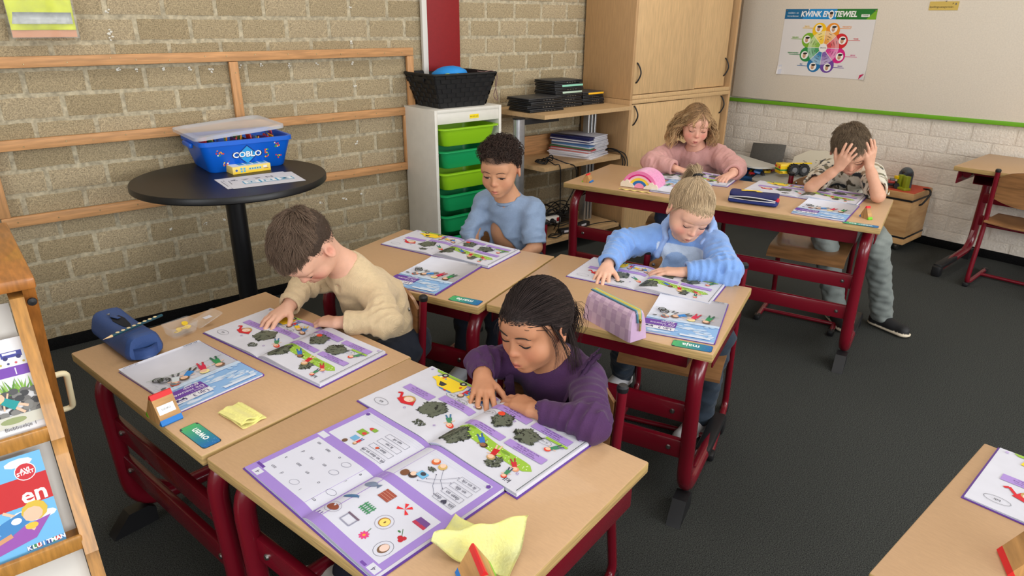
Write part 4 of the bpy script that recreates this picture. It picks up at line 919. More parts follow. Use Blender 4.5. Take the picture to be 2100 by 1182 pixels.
def closed_book(label, loc, ang, text=True, W=.21, H=.297):
    t = thing('workbook', label, 'workbook', loc, ang, 'closed workbooks on the desks')
    MB().box((0, 0, .0028), (W, H, .0040), .0008).build('pages', m_paper, t)
    MB().box((0, 0, .0005), (W + .002, H + .003, .0009)).build('back_cover', m_purple, t)
    MB().box((-W / 2 - .0008, 0, .0028), (.004, H + .002, .0050), .001).build('spine', m_purple, t)
    def f(x, y): return np.array((x - W / 2, y - H / 2, .0056 + .010 * max(0, (H * .25 - y) / (H * .25)) ** 2 * .25)), np.array((0, 0, 1.))
    fc = MB(); fc.grid(lambda a, b: tuple(f(a * W, b * H)[0]), 2, 20, thick=(0, 0, .0005)); fc.build('front_cover', m_paper, t, smooth=180)
    pr = Print(f); P = lambda x, y: (x * W, y * H)
    pr.rect(0, H * .66, W, H, (138, 180, 226)); rg = random.Random(3)
    for i in range(64):
        x, y = rg.uniform(.05, .95), rg.uniform(.66, .98); pr.ell(x * W, y * H, rg.uniform(.006, .022), rg.uniform(.003, .007), ((206, 220, 238), (160, 194, 230), (184, 208, 236))[i % 3], ang=rg.uniform(-.2, .2), n=9)
    pr.rect(0, H * .63, W, H * .68, (196, 216, 238))
    for i in range(34):      # faint line drawing of a town
        x, y = rg.uniform(.05, .95), rg.uniform(.42, .66); w, h = rg.uniform(.01, .03), rg.uniform(.008, .024); pr.line([(x * W, y * H), (x * W + w, y * H), (x * W + w, y * H + h), (x * W, y * H + h)], .0005, (196, 200, 208), True)
    pr.rect(W * .55, H * .715, W, H * .845, (104, 60, 158)); pr.rect(W * .55, H * .848, W, H * .925, (226, 226, 234))
    pr.text('Lijn 3', W * .68, H * .888, .0175, (66, 52, 110), bold=.02)
    pr.rect(W * .84, H * .870, W * .955, H * .905, (66, 60, 120)); pr.rect(W * .855, H * .888, W * .94, H * .900, (226, 226, 240)); pr.ell(W * .865, H * .868, .003, .003, (40, 40, 70), n=8); pr.ell(W * .93, H * .868, .003, .003, (40, 40, 70), n=8)
    for i in range(14): pr.ell(W * (.58 + .028 * i), H * .857, .0011, .0011, (60, 50, 110), n=5)
    pr.text('Thema 1', W * .66, H * .825, .0095, (226, 214, 244)); pr.text('De nieuwe', W * .74, H * .792, .0165, (240, 236, 250)); pr.text('groep', W * .68, H * .745, .0165, (240, 236, 250))
    pr.rect(W * .06, H * .945, W * .46, H * .978, (216, 226, 240))
    for i, (x, c, p_, hr) in enumerate(((.70, (206, 214, 220), (90, 90, 96), (226, 84, 40)), (.53, (40, 130, 206), (70, 60, 50), (100, 70, 40)), (.36, (206, 30, 70), (206, 30, 70), (238, 224, 150)), (.17, (40, 140, 80), (30, 90, 70), (120, 84, 60)))): kid_print(pr, x * W, H * (.50 + .03 * (3 - i) * .3), .050, c, p_, hr, lean=(-.5, -.9, -.3, -.2)[i])
    for x, y, r in ((.80, .485, .013), (.845, .44, .011)): pr.loop(x * W, y * H, r, r, .0035, (40, 40, 44)); pr.loop(x * W, y * H, r * .5, r * .5, .0012, (70, 70, 76))
    pr.tree(.80 * W, .465 * H, .016, .012, 30, 4); pr.ell(.78 * W, .60 * H, .006, .008, (110, 114, 120), n=8); pr.ell(.90 * W, .61 * H, .007, .004, (90, 94, 100), n=8); pr.ell(.74 * W, .62 * H, .009, .004, (120, 124, 130), n=7)
    pr.line([(.95 * W, .40 * H), (.62 * W, .46 * H), (.05 * W, .43 * H)], .0012, (90, 130, 80))
    pr.text('Werkboek', W * .88, H * .035, .0085, (70, 70, 80)); pr.text('MALMBERG', W * .14, H * .035, .0075, (70, 70, 80), bold=.02)
    pr.build('print', t)
    return t
closed_book('closed workbook on the desk with the blue pencil case and owen name card', (.342, 1.636, hT), A(-167.4))
closed_book('closed workbook beside the marle name card on the curly-haired boy\'s desk', (1.1955, 1.835, hT), A(112.8))
closed_book('closed workbook half covering the maja name card', (1.58, 1.068, hT + .0008), A(116.5))
closed_book('closed workbook beside the navy pencil case at the front of the two-seat desk', (2.846, 1.284, .6436), A(104.5))
closed_book('closed workbook beside the rainbow pencil case', (2.685, 1.915, .6436), A(-72.4))

# name cards
def card(text, loc, ang, label, w=.108, d=.041):
    t = thing('name_card', label, 'name card', loc, ang)
    MB().prism(rrect(w, d, .007, 4), 0, .0007).build('card', mat('card_dark', (40, 60, 66), .5), t, smooth=30)
    pr = Print(lambda x, y: (np.array((x, y, .0007)), np.array((0, 0, 1.))), base=.0002); n = 12
    for i in range(n):
        k = i / (n - 1); c = tuple((1 - k) * np.array((20, 104, 168)) + k * np.array((76, 176, 104))); x0 = -w / 2 + .001 + (w - .002) * i / n; x1 = x0 + (w - .002) / n
        e = .004 if i in (0, n - 1) else 0; pr.put([(x0, -d / 2 + .001 + e), (x1, -d / 2 + .001 + (e if i == n - 1 else 0)), (x1, d / 2 - .001 - (e if i == n - 1 else 0)), (x0, d / 2 - .001 - e)], [(0, 1, 2, 3)], c, lift=False)
    pr.text(text, .004 if len(text) < 8 else 0, -.001, .026 if len(text) < 8 else .021, (236, 242, 240), bold=.02); rg = random.Random(1)
    for i in range(16): pr.ell(-w / 2 + .006 + abs(rg.gauss(0, .012)), -d / 2 + .004 + abs(rg.gauss(0, .012)), .0006, .0006, (150, 200, 226), n=4)
    pr.build('print', t)
card('owen', (.277, 1.348, hT), A(100.5), 'green and blue name card reading owen')
card('marle', (1.150, 1.587, hT), A(114.5), 'green and blue name card reading marle')
card('maja', (1.442, .942, hT - .0002), A(117), 'green and blue name card reading maja, half under a workbook')
card('weijer bas', (2.742, 1.088, .6434), A(107.5), 'green and blue name card beside the triangular block on the two-seat desk', w=.13, d=.036)

# wooden name blocks: three-sided prisms with painted edges
m_wood = mat('block_wood', (208, 158, 98), 0.5, noise=.25, scale=9, stretch=(1, 12, 1)); m_wood2 = mat('block_wood_end', (160, 120, 84), 0.6, noise=.25, scale=14, stretch=(1, 1, 8))
def name_block(loc, ang, label, S=.075, L=.045, text='', tilt=0, order=(0, 1, 2)):
    t = thing('name_block', label, 'name block', loc, ang, 'wooden name blocks')
    h = S * .866; c = .2; P = [np.array((-S / 2, 0)), np.array((S / 2, 0)), np.array((0, h))]
    body = []
    for i in range(3):
        a, b, d = P[i], P[(i + 1) % 3], P[(i - 1) % 3]; body += [a + (d - a) * c, a + (b - a) * c]
    M = np.array([[0, 0, 1], [1, 0, 0], [0, 1, 0]]).astype(float)      # poly x -> y, poly y -> z, extrude -> x
    MB().prism([tuple(p) for p in body], -L / 2, L / 2, M=M).build('body', m_wood, t, smooth=20)
    cols = [mat('paint_blue', (24, 116, 196), .4), mat('paint_green', (110, 190, 30), .4), mat('paint_red', (214, 40, 42), .4)]
    nmz = ('blue_edge', 'green_edge', 'red_edge')
    for i in range(3):
        a, b, d = P[i], P[(i + 1) % 3], P[(i - 1) % 3]; r0 = a + (d - a) * c; r1 = a + (b - a) * c; r2 = a + (d - a) * .05; r3 = a + (b - a) * .05
        MB().prism([tuple(r0), tuple(r2), tuple(r3), tuple(r1)], -L / 2 - .0003, L / 2 + .0003, M=M).build(nmz[order[i]], cols[order[i]], t, smooth=20)
    if text:
        a, b = P[0], P[2]; d = (b - a) / np.linalg.norm(b - a); nn = np.array((-d[1], d[0])); o = a + d * S * .47
        def f(x, y): q = o + d * y; return np.array((x, q[0], q[1])), np.array((0, nn[0], nn[1]))
        MBp = Print(f); MBp.rect(-L * .42, -.010, L * .36, .010, (238, 238, 236)); MBp.text(text, -L * .03, 0, .009, (120, 120, 126), ang=pi); MBp.build('sticker', t)
    return t
name_block((.2385, 1.469, hT), A(-168 - 180), 'wooden block with red ridge and white sticker beside the owen card', .078, .046, 'owen')
name_block((.488, .652, hT), A(-110), 'wooden block with red ridge standing under the yellow tent cloth', .064, .062)
name_block((2.428, 2.295, .6436), A(20), 'wooden block with red ridge left of the rainbow pencil case', .05, .04)
name_block((2.855, 1.118, .6436), A(150), 'thin wooden block with white sticker beside the navy case owner\'s workbook', .062, .018, 'weijer')
name_block((1.195, .105, .5719), A(30), 'wooden block with green edge up on the desk in the lower right corner', .078, .06, '', order=(0, 2, 1))

# pencil cases
m_navy = mat('blue_leatherette', (44, 72, 126), 0.5, bump=.15, bscale=260); m_dark = mat('case_inside', (14, 18, 30), .8)
t = thing('pencil_case', 'dark blue soft pencil case with a pencil lying on it', 'pencil case', (.262, 1.918, hT), A(99))
def pouch(L, W, H, fl=.6, sag=0.0, n=26, m=28, endr=.10):
    def fn(a, b):
        s = (a - .5) * 2; ang = b * 2 * pi
        e = (1 - abs(s) ** (2 / endr)) ** endr if abs(s) < 1 else 0
        ca, sa = math.cos(ang), math.sin(ang); p = 2.0 / fl
        r = (abs(ca) ** p + abs(sa) ** p) ** (-1 / p)
        y = W / 2 * r * ca * (.86 + .14 * e); z = H / 2 + H / 2 * r * sa * (.88 + .12 * e)
        taper = 1 - .38 * max(0, z / H - .35)
        return (L / 2 * s, y * taper, max(0, z) * (1 - sag * math.sin(pi * a)))
    mb = MB(); mb.grid(fn, n, m); c = fn(0, .25); 
    for end in (0, 1): 
        V = [fn(end, j / m) for j in range(m)]; mb.add(V, [tuple(range(m)) if end else tuple(range(m - 1, -1, -1))])
    return mb, fn
mb, fn = pouch(.250, .094, .068, .42, .10); mb.build('body', m_navy, t, smooth=50)
MB().prism([(-.055, 0), (-.02, .010), (.03, .015), (.08, .008), (.10, 0), (.08, -.009), (.03, -.015), (-.02, -.010)], .0605, .063, c=(0, 0, .0)).build('zip_opening', m_dark, t)
z_ = MB(); z_.box((.045, .004, .067), (.034, .010, .002), .0008, rz=.3); z_.build('zip_pull', m_navy, t); MB().tube([(.066, .009, .068), (.073, .006, .069), (.073, .013, .069)], .0016, 6, closed=True).build('zip_slider', m_steel, t)
sl = MB(); sl.grid(lambda a, b: (-.114 - .026 * math.sin(pi * a) , (a - .5) * .074, .006 + .030 * b), 14, 3, thick=(.003, 0, 0)); sl.build('end_pocket', m_navy, t, smooth=180)
fl_ = MB(); fl_.box((-.097, 0, .045), (.055, .070, .040), .014); fl_.build('end_flap', m_navy, t)
t = thing('pencil', 'dark green pencil with pale grip dots lying across the blue pencil case', 'pencil', (.283, 1.858, hT + .070), A(24))
MB().tube([(-.07, 0, 0), (.075, 0, 0)], .0038, 6).build('shaft', mat('pencil_green', (20, 70, 84), .4), t, smooth=0)
MB().tube([(-.095, 0, 0), (-.088, 0, 0), (-.07, 0, 0)], [.0002, .0011, .0038], 8).build('tip', mat('pencil_wood', (224, 190, 140), .6), t)
for i in range(8): MB().lathe([(0, 0), (.0050, 0), (.0042, .0008), (0, .001)], (-.055 + .0155 * i, -.0005, .0034), 8).build('grip_dot', mat('pencil_dot', (226, 206, 160), .5), t)
# transparent counting box with open lid
t = thing('plastic_box', 'small clear plastic box with its lid open beside the blue pencil case', 'box', (.392, 1.892, hT), A(14))
m_cl2 = mat('clear_box', (240, 243, 245), 0.12, alpha=.09)
b = MB(); V, F = tub(.07, .05, .078, .058, .034, .008, th=.0012, rim=.003, rimh=.003); b.add(V, F); b.build('tub', m_cl2, t, smooth=40)
l = MB(); V, F = tub(.072, .052, .078, .058, .007, .008, th=.0012, rim=.002, rimh=.002); l.add(V, F); lo = l.build('lid', m_cl2, t, smooth=40); lo.location = (.079, .002, .014); lo.rotation_euler = (0, A(-16), 0)
MB().box((.079, -.005, .0215), (.022, .016, .0006), 0).build('sticker', m_paper, t).rotation_euler = (0, A(-2), 0)
for i in range(7): MB().lathe([(0, 0), (.0085, 0), (.0085, .002), (0, .002)], (random.uniform(-.02, .02), random.uniform(-.013, .013), .008 + .0024 * i), 12, M=RX(random.uniform(-.4, .4))).build('yellow_chip', mat('yellow_chip', (226, 190, 30), .4), t)
# yellow cloths
m_cloth = mat('yellow_cloth', (240, 232, 140), 0.9, noise=.06, scale=40, bump=.5, bscale=200, sheen=.3)
t = thing('cleaning_cloth', 'folded yellow cleaning cloth beside the owen name card', 'cloth', (.372, 1.366, hT), A(102))
for i in range(3):
    w, d = .098 - .006 * i, .058 - .008 * i
    c = MB(); c.grid(lambda a, b, i=i, w=w, d=d: ((a - .5) * w, (b - .5) * d + .004 * i, .003 + .0048 * i + .004 * math.sin(3 * a + i) * (.5 + b) * .6 + .003 * math.sin(7 * b + 2 * i)), 16, 10, thick=(0, 0, .0032)); c.build('fold', m_cloth, t, smooth=60)
t = thing('cleaning_cloth', 'creased yellow cleaning cloth standing like a tent over the wooden block', 'cloth', (.535, .708, hT), A(-60))
mC = mat('stained_yellow_cloth', (240, 234, 140), .9, noise=.28, scale=26, bump=.5, bscale=200, col2=(206, 206, 150))
def tent(a, b):
    x = (a - .5) * .135; y = (b - .5) * .115
    z = .006 + .052 * math.exp(-((y - .004 - .10 * (a - .5)) / .024) ** 2) * (1 - .35 * (1 - a)) + .003 * math.sin(13 * a + 4 * b) + .010 * max(0, (.25 - a)) * 4 * (.3 + b)
    return (x, y * (.82 - .1 * math.sin(pi * a)), max(.001, z))
c = MB(); c.grid(tent, 30, 30, thick=(0, 0, .0012)); c.build('sheet', mC, t, smooth=180)
# lilac chequered case
t = thing('pencil_case', 'lilac chequered boxy pencil case with a striped zip', 'pencil case', (1.366, 1.160, hT), A(-96.5))
L_, W0, W1, H_ = .205, .066, .056, .086
def lil(a, b):
    x = (a - .5) * L_ * (1 - .05 * b); 
    return x, b
m_lil = mat('lilac_leatherette', (206, 176, 206), 0.35, attr=True, noise=.05, scale=90, coat=.1)
mb = MB(); nx, nz = 30, 24; V = []; Cc = []; F = []
prof = []
for j in range(nz + 1):
    b = j / nz; ang = b * pi
    yy = math.cos(ang); p = 4.0; sz = math.sin(ang); r = (abs(yy) ** p + abs(sz) ** p) ** (-1 / p)
    prof.append((r * yy, r * sz))
for i in range(nx + 1):
    a = i / nx; s = 2 * a - 1; e = (1 - abs(s) ** 14) ** (1 / 14.) if abs(s) < 1 else 0
    for (py, pz) in prof:
        z = pz * H_ * (.93 + .07 * e); w = (W0 + (W1 - W0) * pz) / 2; x = s * L_ / 2 * (1 - .07 * pz); y = py * w * (.9 + .1 * e)
        y += .004 * math.sin(pi * a) * pz * (1 if py > 0 else -1)
        V.append((x, y, z)); k = (math.floor((x + 1) / .0225) + math.floor((z + (y + 1 if abs(py) < .9 else 0)) / .021)) % 2
        Cc.append(L4((214, 180, 210)) if k else L4((190, 158, 192)))
for i in range(nx):
    for j in range(nz): F.append((i * (nz + 1) + j, i * (nz + 1) + j + 1, (i + 1) * (nz + 1) + j + 1, (i + 1) * (nz + 1) + j))
F.append(tuple(j for j in range(nz, -1, -1))); F.append(tuple(nx * (nz + 1) + j for j in range(nz + 1)))
F = []; V2 = []; C2 = []
def pt(i, j): return V[i * (nz + 1) + j]
for i in range(nx):
    for j in range(nz):
        q = [pt(i, j), pt(i, j + 1), pt(i + 1, j + 1), pt(i + 1, j)]; c = np.mean(q, 0)
        k = ((i // 3) + (j // 3)) % 2; n0 = len(V2); V2 += q; C2 += [L4((214, 184, 206)) if k else L4((196, 164, 192))] * 4; F.append((n0, n0 + 1, n0 + 2, n0 + 3))
for e in (0, nx):
    n0 = len(V2); V2 += [pt(e, j) for j in range(nz + 1)]; C2 += [L4((198, 166, 198))] * (nz + 1); F.append(tuple(n0 + j for j in (range(nz + 1) if e else range(nz, -1, -1))))
mb.add(V2, F, 0, C2); me = mb.build('body', m_lil, t, smooth=0, color=True)
bmx = bmesh.new(); bmx.from_mesh(me.data); bmesh.ops.remove_doubles(bmx, verts=bmx.verts, dist=1e-5)
bmx.to_mesh(me.data) if False else None; bmx.free()
for yy, w, c in ((0, .004, (238, 226, 120)), (-.006, .005, (110, 180, 200)), (.006, .005, (240, 226, 120)), (-.0105, .0035, (70, 110, 130)), (.0105, .0035, (150, 200, 210))):
    P = [(s * L_ / 2 * .932, yy, H_ * 1.0 + .0012) for s in np.linspace(-1, .97, 12)] + [(L_ / 2 * .955, yy * .9, H_ * .86), (L_ / 2 * .985, yy * .8, H_ * .62)]
    MB().tube(P, w / 2, 6, up=(0, 1, 0), flat=.5).build('zip_tape', mat('tape_%d_%d_%d' % c, c, .5), t, smooth=60)
MB().box((L_ / 2 * 1.0 + .003, .0, H_ * .50), (.003, .008, .028), .0012).build('zip_pull', mat('pale_gold', (226, 210, 150), .25, metal=.9), t); MB().box((L_ / 2 * .99 + .003, .0, H_ * .68), (.006, .008, .012), .002).build('zip_slider', mat('gold', (214, 170, 80), .25, metal=1.0), t)
# rainbow plush case
t = thing('pencil_case', 'pink plush rainbow pencil case on the two-seat desk', 'pencil case', (2.555, 2.052, .6436 + .002), A(-72))
m_pk = mat('pink_plush', (244, 150, 200), .9, noise=.12, scale=120, bump=.5, bscale=260, sheen=.6)
def half(r, n=20): return [(r * math.cos(a), r * .92 * math.sin(a)) for a in np.linspace(0, pi, n)]
Mx = np.array([[1, 0, 0], [0, 0, -1], [0, 1, 0]]).astype(float)   # poly (x, y) -> (x, z); extrude -> -y
def arch(name, r0, r1, y0, y1, c, m=None):
    P = half(r1) + list(reversed(half(r0))) if r0 > 0 else half(r1); 
    mm = m or mat('plush_%d_%d_%d' % c, c, .9, bump=.4, bscale=260, sheen=.4)
    MBo = MB(); n = 20
    if r0 > 0:
        o = half(r1); i_ = half(r0); V = [(x, y, z) for z in (y0, y1) for (x, y) in o + i_]; F = []
        for q in range(n - 1): F += [(q, q + 1, n + q + 1, n + q), (2 * n + q, 3 * n + q, 3 * n + q + 1, 2 * n + q + 1), (q, 2 * n + q, 2 * n + q + 1, q + 1), (n + q, n + q + 1, 3 * n + q + 1, 3 * n + q)]
        F += [(0, n, 3 * n, 2 * n), (n - 1, 3 * n - 1, 4 * n - 1, 2 * n - 1)]; MBo.add(np.array(V) @ Mx.T, F)
    else: MBo.prism(P, y0, y1, M=Mx)
    return MBo.build(name, mm, t, smooth=50)
arch('body', 0, .086, -.085, .036, (0, 0, 0), m_pk)
for nm, r0, r1, c in (('pink_band', .072, .088, (240, 130, 180)), ('magenta_band', .064, .072, (214, 30, 120)), ('rose_band', .053, .064, (246, 196, 206)), ('yellow_band', .040, .053, (246, 206, 60)), ('blue_band', .026, .040, (40, 110, 180)), ('pink_centre', 0, .026, (240, 150, 180))): arch(nm, r0, r1, .036, .041, c)
m_cr = mat('cream_plush', (238, 222, 200), .9, bump=.4, bscale=260, sheen=.4)
for sx in (-1, 1):
    c = MB(); c.prism([(sx * x, y) for x, y in ((.094, 0), (.094, .016), (.085, .027), (.073, .027), (.066, .036), (.054, .034), (.048, .020), (.036, .018), (.026, .008), (.024, 0))][::sx], .040, .047, M=Mx); c.build('cloud', m_cr, t, smooth=30)
t = thing('cleaning_cloth', 'pale yellow scalloped cloth sticking out under the rainbow pencil case', 'cloth', (2.535, 2.045, .6436), A(-72))
MB().grid(lambda a, b: ((a - .5) * .16, -.05 + .018 * b - .035 + .003 * math.sin(24 * a) * (1 - b), .0016 + .003 * (1 - b) * abs(math.sin(12 * a))), 36, 4, thick=(0, 0, .0015)).build('sheet', mat('pale_yellow_cloth', (240, 220, 130), .9), t, smooth=180)
# navy fabric case
t = thing('pencil_case', 'navy zip pencil case with a yellow print, half open', 'pencil case', (2.705, 1.545, .6436), A(-69))
m_nv = mat('navy_fabric', (26, 44, 112), .7, bump=.3, bscale=300)
mb, fn = pouch(.205, .095, .030, .6, .0); mb.build('bottom_half', m_nv, t, smooth=50)
mb, fn = pouch(.200, .092, .026, .55, .12); o = mb.build('top_half', mat('dark_navy_fabric', (34, 36, 90), .7), t, smooth=50); o.location = (0, .006, .026); o.rotation_euler = (A(-3), 0, 0)
P = [(x, -.046 - .002 * math.sin(pi * (x + .1) / .2), .029 + .007 * math.sin(pi * (x + .1) / .2)) for x in np.linspace(-.098, .098, 14)]; MB().tube(P, .0022, 6).build('zip_edge', mat('white_piping', (214, 214, 220), .5), t)
P = [(x, -.047, .024 - .002 * math.sin(pi * (x + .1) / .2)) for x in np.linspace(-.098, .098, 14)]; MB().tube(P, .0022, 6).build('zip_edge', mat('white_piping', (214, 214, 220), .5), t)
MB().tube([(x, -.0455, .0285) for x in np.linspace(-.09, .06, 6)], [.001, .004, .006, .006, .004, .001], 6).build('zip_opening', m_dark, t)
pr = Print(lambda x, y: (np.array((x, y + .006, .0515 - .10 * x * x * 2)), np.array((0, 0, 1.))), base=.0006)
for (x, y, a, b) in ((-.03, .005, .03, .012), (.0, .012, .022, .010), (-.045, -.008, .012, .007), (.02, .0, .014, .008)): pr.ell(x, y, a, b, (240, 204, 60), ang=.2)
pr.build('print', t); MB().box((.1, -.02, .03), (.02, .02, .016), .004).build('red_tab', mat('red_tab', (206, 40, 60), .5), t)
# ------------------------------------------------------------------ book display stand at the left edge
m_oak = mat('varnished_oak', (206, 146, 70), 0.4, noise=.22, scale=10, stretch=(14, 2, 2), coat=.2); m_oak2 = mat('varnished_oak_dark', (186, 118, 52), .4, noise=.22, scale=10, stretch=(14, 2, 2), coat=.2)
m_board = mat('white_backboard', (222, 218, 210), .45)
BX0, BX1 = -.70, .050
t = thing('book_display', 'varnished wooden book display stand with sloping white shelves at the left edge', 'display stand', (0, 0, 0))
top = np.array((1.45, .925)); bot = np.array((1.12, .12))
def fr_(s): return top + (bot - top) * s
# stepped front panel and leaning rear leg (right and left side)
for bx_ in (BX1 - .022, BX0):
    P = [(1.455, .928), (1.415, .928), (1.405, .80), (1.36, .66), (1.37, .655), (1.365, .62), (1.275, .45), (1.29, .44), (1.28, .41), (1.16, .12), (1.26, .12)]
    MB().prism(P, bx_, bx_ + .022, M=np.array([[0, 0, 1], [1, 0, 0], [0, 1, 0]]).astype(float)).build('side_panel', m_oak, t, smooth=20)
    P = [(1.42, .945), (1.50, .945), (1.97, .03), (1.89, .03)]
    MB().prism(P, bx_ + .022 if bx_ > 0 else bx_ - .02, bx_ + .042 if bx_ > 0 else bx_, M=np.array([[0, 0, 1], [1, 0, 0], [0, 1, 0]]).astype(float)).build('rear_leg', m_oak2, t, smooth=20)
MB().box(((BX0 + BX1) / 2, 1.64, .95), (BX1 - BX0 + .045, .45, .022), .004).build('top_board', m_oak2, t)
MB().lathe([(0, 0), (.008, 0), (.007, .003), (0, .004)], (BX1 + .010, 1.418, .915), 14, M=RX(pi / 2)).build('bolt', m_black, t)
MB().tube(fillet([(BX1 + .015, 1.60, .680), (BX1 + .042, 1.60, .680), (BX1 + .042, 1.66, .565), (BX1 + .015, 1.66, .565)], .018, 5), .0065, 10).build('carry_handle', mat('cream_plastic', (226, 214, 176), .4), t, smooth=60)
# sloping back boards and lips
lips = []
for (ya, za, yb2, zb) in ((1.475, .90, 1.415, .665), (1.405, .655, 1.335, .465), (1.32, .45, 1.24, .25)):
    a, b = np.array((ya, za)), np.array((yb2, zb)); c = (a + b) / 2; l = np.linalg.norm(a - b); ang = math.atan2(za - zb, ya - yb2)
    o = MB().box((0, 0, 0), (BX1 - .022 - BX0 - .024, l, .008)).build('back_board', m_board, t); o.location = ((BX0 + BX1) / 2, c[0] + .01, c[1]); o.rotation_euler = (ang, 0, 0)
    MB().box(((BX0 + BX1) / 2 - .004, yb2 - .012, zb - .004), (BX1 - BX0 - .03, .05, .016), .003).build('ledge', m_oak, t)
    MB().box(((BX0 + BX1) / 2 - .004, yb2 - .042, zb + .006), (BX1 - BX0 - .03, .012, .030), .004).build('lip', m_oak, t)
    lips.append((ang, yb2, zb))
def display_book(i, x, w, h, label, draw):
    ang, y, z = lips[i]; t = thing('picture_book', label, 'book', (x, y - .022, z + .005), 0); t.rotation_euler = (ang, 0, 0)
    MB().box((0, h / 2, .006), (w, h, .005), .0008).build('pages', m_paper, t)
    pr = Print(lambda u, v: (np.array((u - w / 2, v, .0086)), np.array((0, 0, 1.)))); draw(pr, w, h); pr.build('cover_print', t)
def d1(pr, w, h):
    pr.rect(0, 0, w, h, (228, 228, 230)); pr.rect(w * .2, h * .62, w * .97, h * .72, (120, 70, 170)); pr.text('1', w * .84, h * .665, .018, (236, 230, 246))
    pr.text('Lijn 3', w * .56, h * .835, .027, (66, 60, 130), bold=.02); pr.rect(w * .76, h * .81, w * .92, h * .87, (66, 70, 150)); pr.rect(w * .775, h * .84, w * .88, h * .862, (230, 232, 244)); pr.ell(w * .79, h * .808, .004, .004, (50, 50, 110), n=8); pr.ell(w * .89, h * .808, .004, .004, (50, 50, 110), n=8)
    for k in range(12): pr.ell(w * (.28 + .058 * k), h * .752, .0022, .0022, ((60, 60, 120), (200, 90, 100), (190, 170, 90))[k % 3], n=6)
    rg = random.Random(6)
    for k in range(40): x = rg.uniform(.3, 1.0); pr.poly([(w * x - .003, h * .44), (w * x + .003, h * .44), (w * x + rg.uniform(-.012, .012), h * rg.uniform(.54, .62))], ((120, 170, 60), (150, 190, 90), (90, 140, 50))[k % 3])
    for k in range(70): pr.ell(w * rg.uniform(.35, .99), h * rg.uniform(.24, .48), .008, .006, ((84, 84, 84), (110, 108, 106), (64, 64, 66), (130, 128, 124))[k % 4], n=7)
    pr.rect(w * .1, h * .13, w * .95, h * .24, (206, 204, 190)); pr.ell(w * .72, h * .19, .02, .006, (150, 160, 110)); kid_print(pr, w * .74, h * .36, .046, (30, 150, 150), (236, 190, 160), (238, 206, 110), lean=.9); pr.ell(w * .60, h * .45, .010, .010, (240, 214, 100))
    kid_print(pr, w * .47, h * .32, .07, (206, 40, 50), (236, 236, 236), (200, 60, 40), lean=.3); pr.text('Biebboekje 1', w * .76, h * .115, .0095, (70, 70, 76))
def d2(pr, w, h):
    pr.rect(0, 0, w, h, (110, 180, 226)); rg = random.Random(8)
    for k in range(16): pr.ell(w * rg.uniform(.05, .95), h * rg.choice((.96, .93, .42, .36)), .022, .008, (226, 238, 246), n=9)
    pr.rect(0, h * .50, w, h * .78, (196, 30, 34)); pr.text('en', w * .84, h * .585, .042, (246, 246, 244), bold=.02); pr.text('zoeken', w * .50, h * .585, .0, (246, 246, 244)); pr.ell(w * .82, h * .83, .0165, .0165, (236, 236, 236)); pr.ell(w * .82, h * .83, .015, .015, (200, 40, 50)); pr.text('AVI', w * .82, h * .845, .010, (250, 250, 250), bold=.03); pr.text('START', w * .82, h * .815, .009, (250, 250, 250), bold=.03)
    pr.poly([(w * .1, h * .06), (w * .75, h * .16), (w * .93, h * .34), (w * .6, h * .30), (w * .3, h * .28), (w * .05, h * .16)], (150, 80, 170)); kid_print(pr, w * .55, h * .34, .085, (60, 130, 190), (60, 130, 190), (214, 180, 60), lean=-1.2); pr.ell(w * .35, h * .40, .02, .02, (240, 200, 60)); pr.ell(w * .62, h * .38, .008, .006, (240, 240, 240)); pr.line([(w * .3, h * .2), (w * .55, h * .26)], .008, (206, 150, 110)); pr.ell(w * .74, h * .29, .01, .006, (240, 190, 60))
    xs = w * .66
    for k, c in enumerate('KLUITMAN'): pr.rect(xs + k * .0075 - .0036, h * .055, xs + k * .0075 + .0042, h * .10, ((40, 60, 130), (60, 130, 80), (190, 50, 50), (60, 130, 190))[k % 4]); pr.text(c, xs + k * .0075, h * .077, .0105, (250, 250, 250), bold=.04)
def d3(pr, w, h): pr.rect(0, 0, w, h, (226, 226, 230))
display_book(0, -.060, .20, .185, 'white picture book with children on a stone wall, on the upper sloping shelf', d1)
display_book(1, -.075, .165, .185, 'blue and red beginner reading book on the middle sloping shelf', d2)
display_book(2, -.11, .16, .12, 'white booklet just in view on the lowest sloping shelf', d3)

# ------------------------------------------------------------------ toys against the right wall
m_plate = mat('grey_toy_plate', (168, 166, 158), .5, noise=.05, scale=30)
t = thing('low_bench', 'low dark bench under the toys along the painted brick wall', 'bench', (4.66, 2.40, 0))
MB().box((0, 0, .17), (.50, 1.05, .02), .003).build('seat_board', m_shelf, t)
for x in (-.22, .22):
    for y in (-.49, .49): MB().box((x, y, .08), (.04, .04, .16), .003).build('leg', m_black, t)
def crate(x, y, label, m, w=.34, d=.42, h=.17, z=.181):
    t = thing('toy_crate', label, 'crate', (x, y, z)); b = MB(); V, F = tub(w - .05, d - .05, w, d, h, .03); b.add(V, F); b.build('tub', m, t, smooth=40)
    return t
m_crb = mat('dull_blue_plastic', (28, 88, 148), .45)
crate(4.58, 2.66, 'blue crate heaped with building bricks under a tilted grey lid', m_crb)
crate(4.58, 2.22, 'blue crate under the stack of grey lids', m_crb)
cb = [(190, 40, 40), (240, 200, 30), (40, 40, 44), (40, 100, 170), (60, 60, 64), (230, 190, 40)]
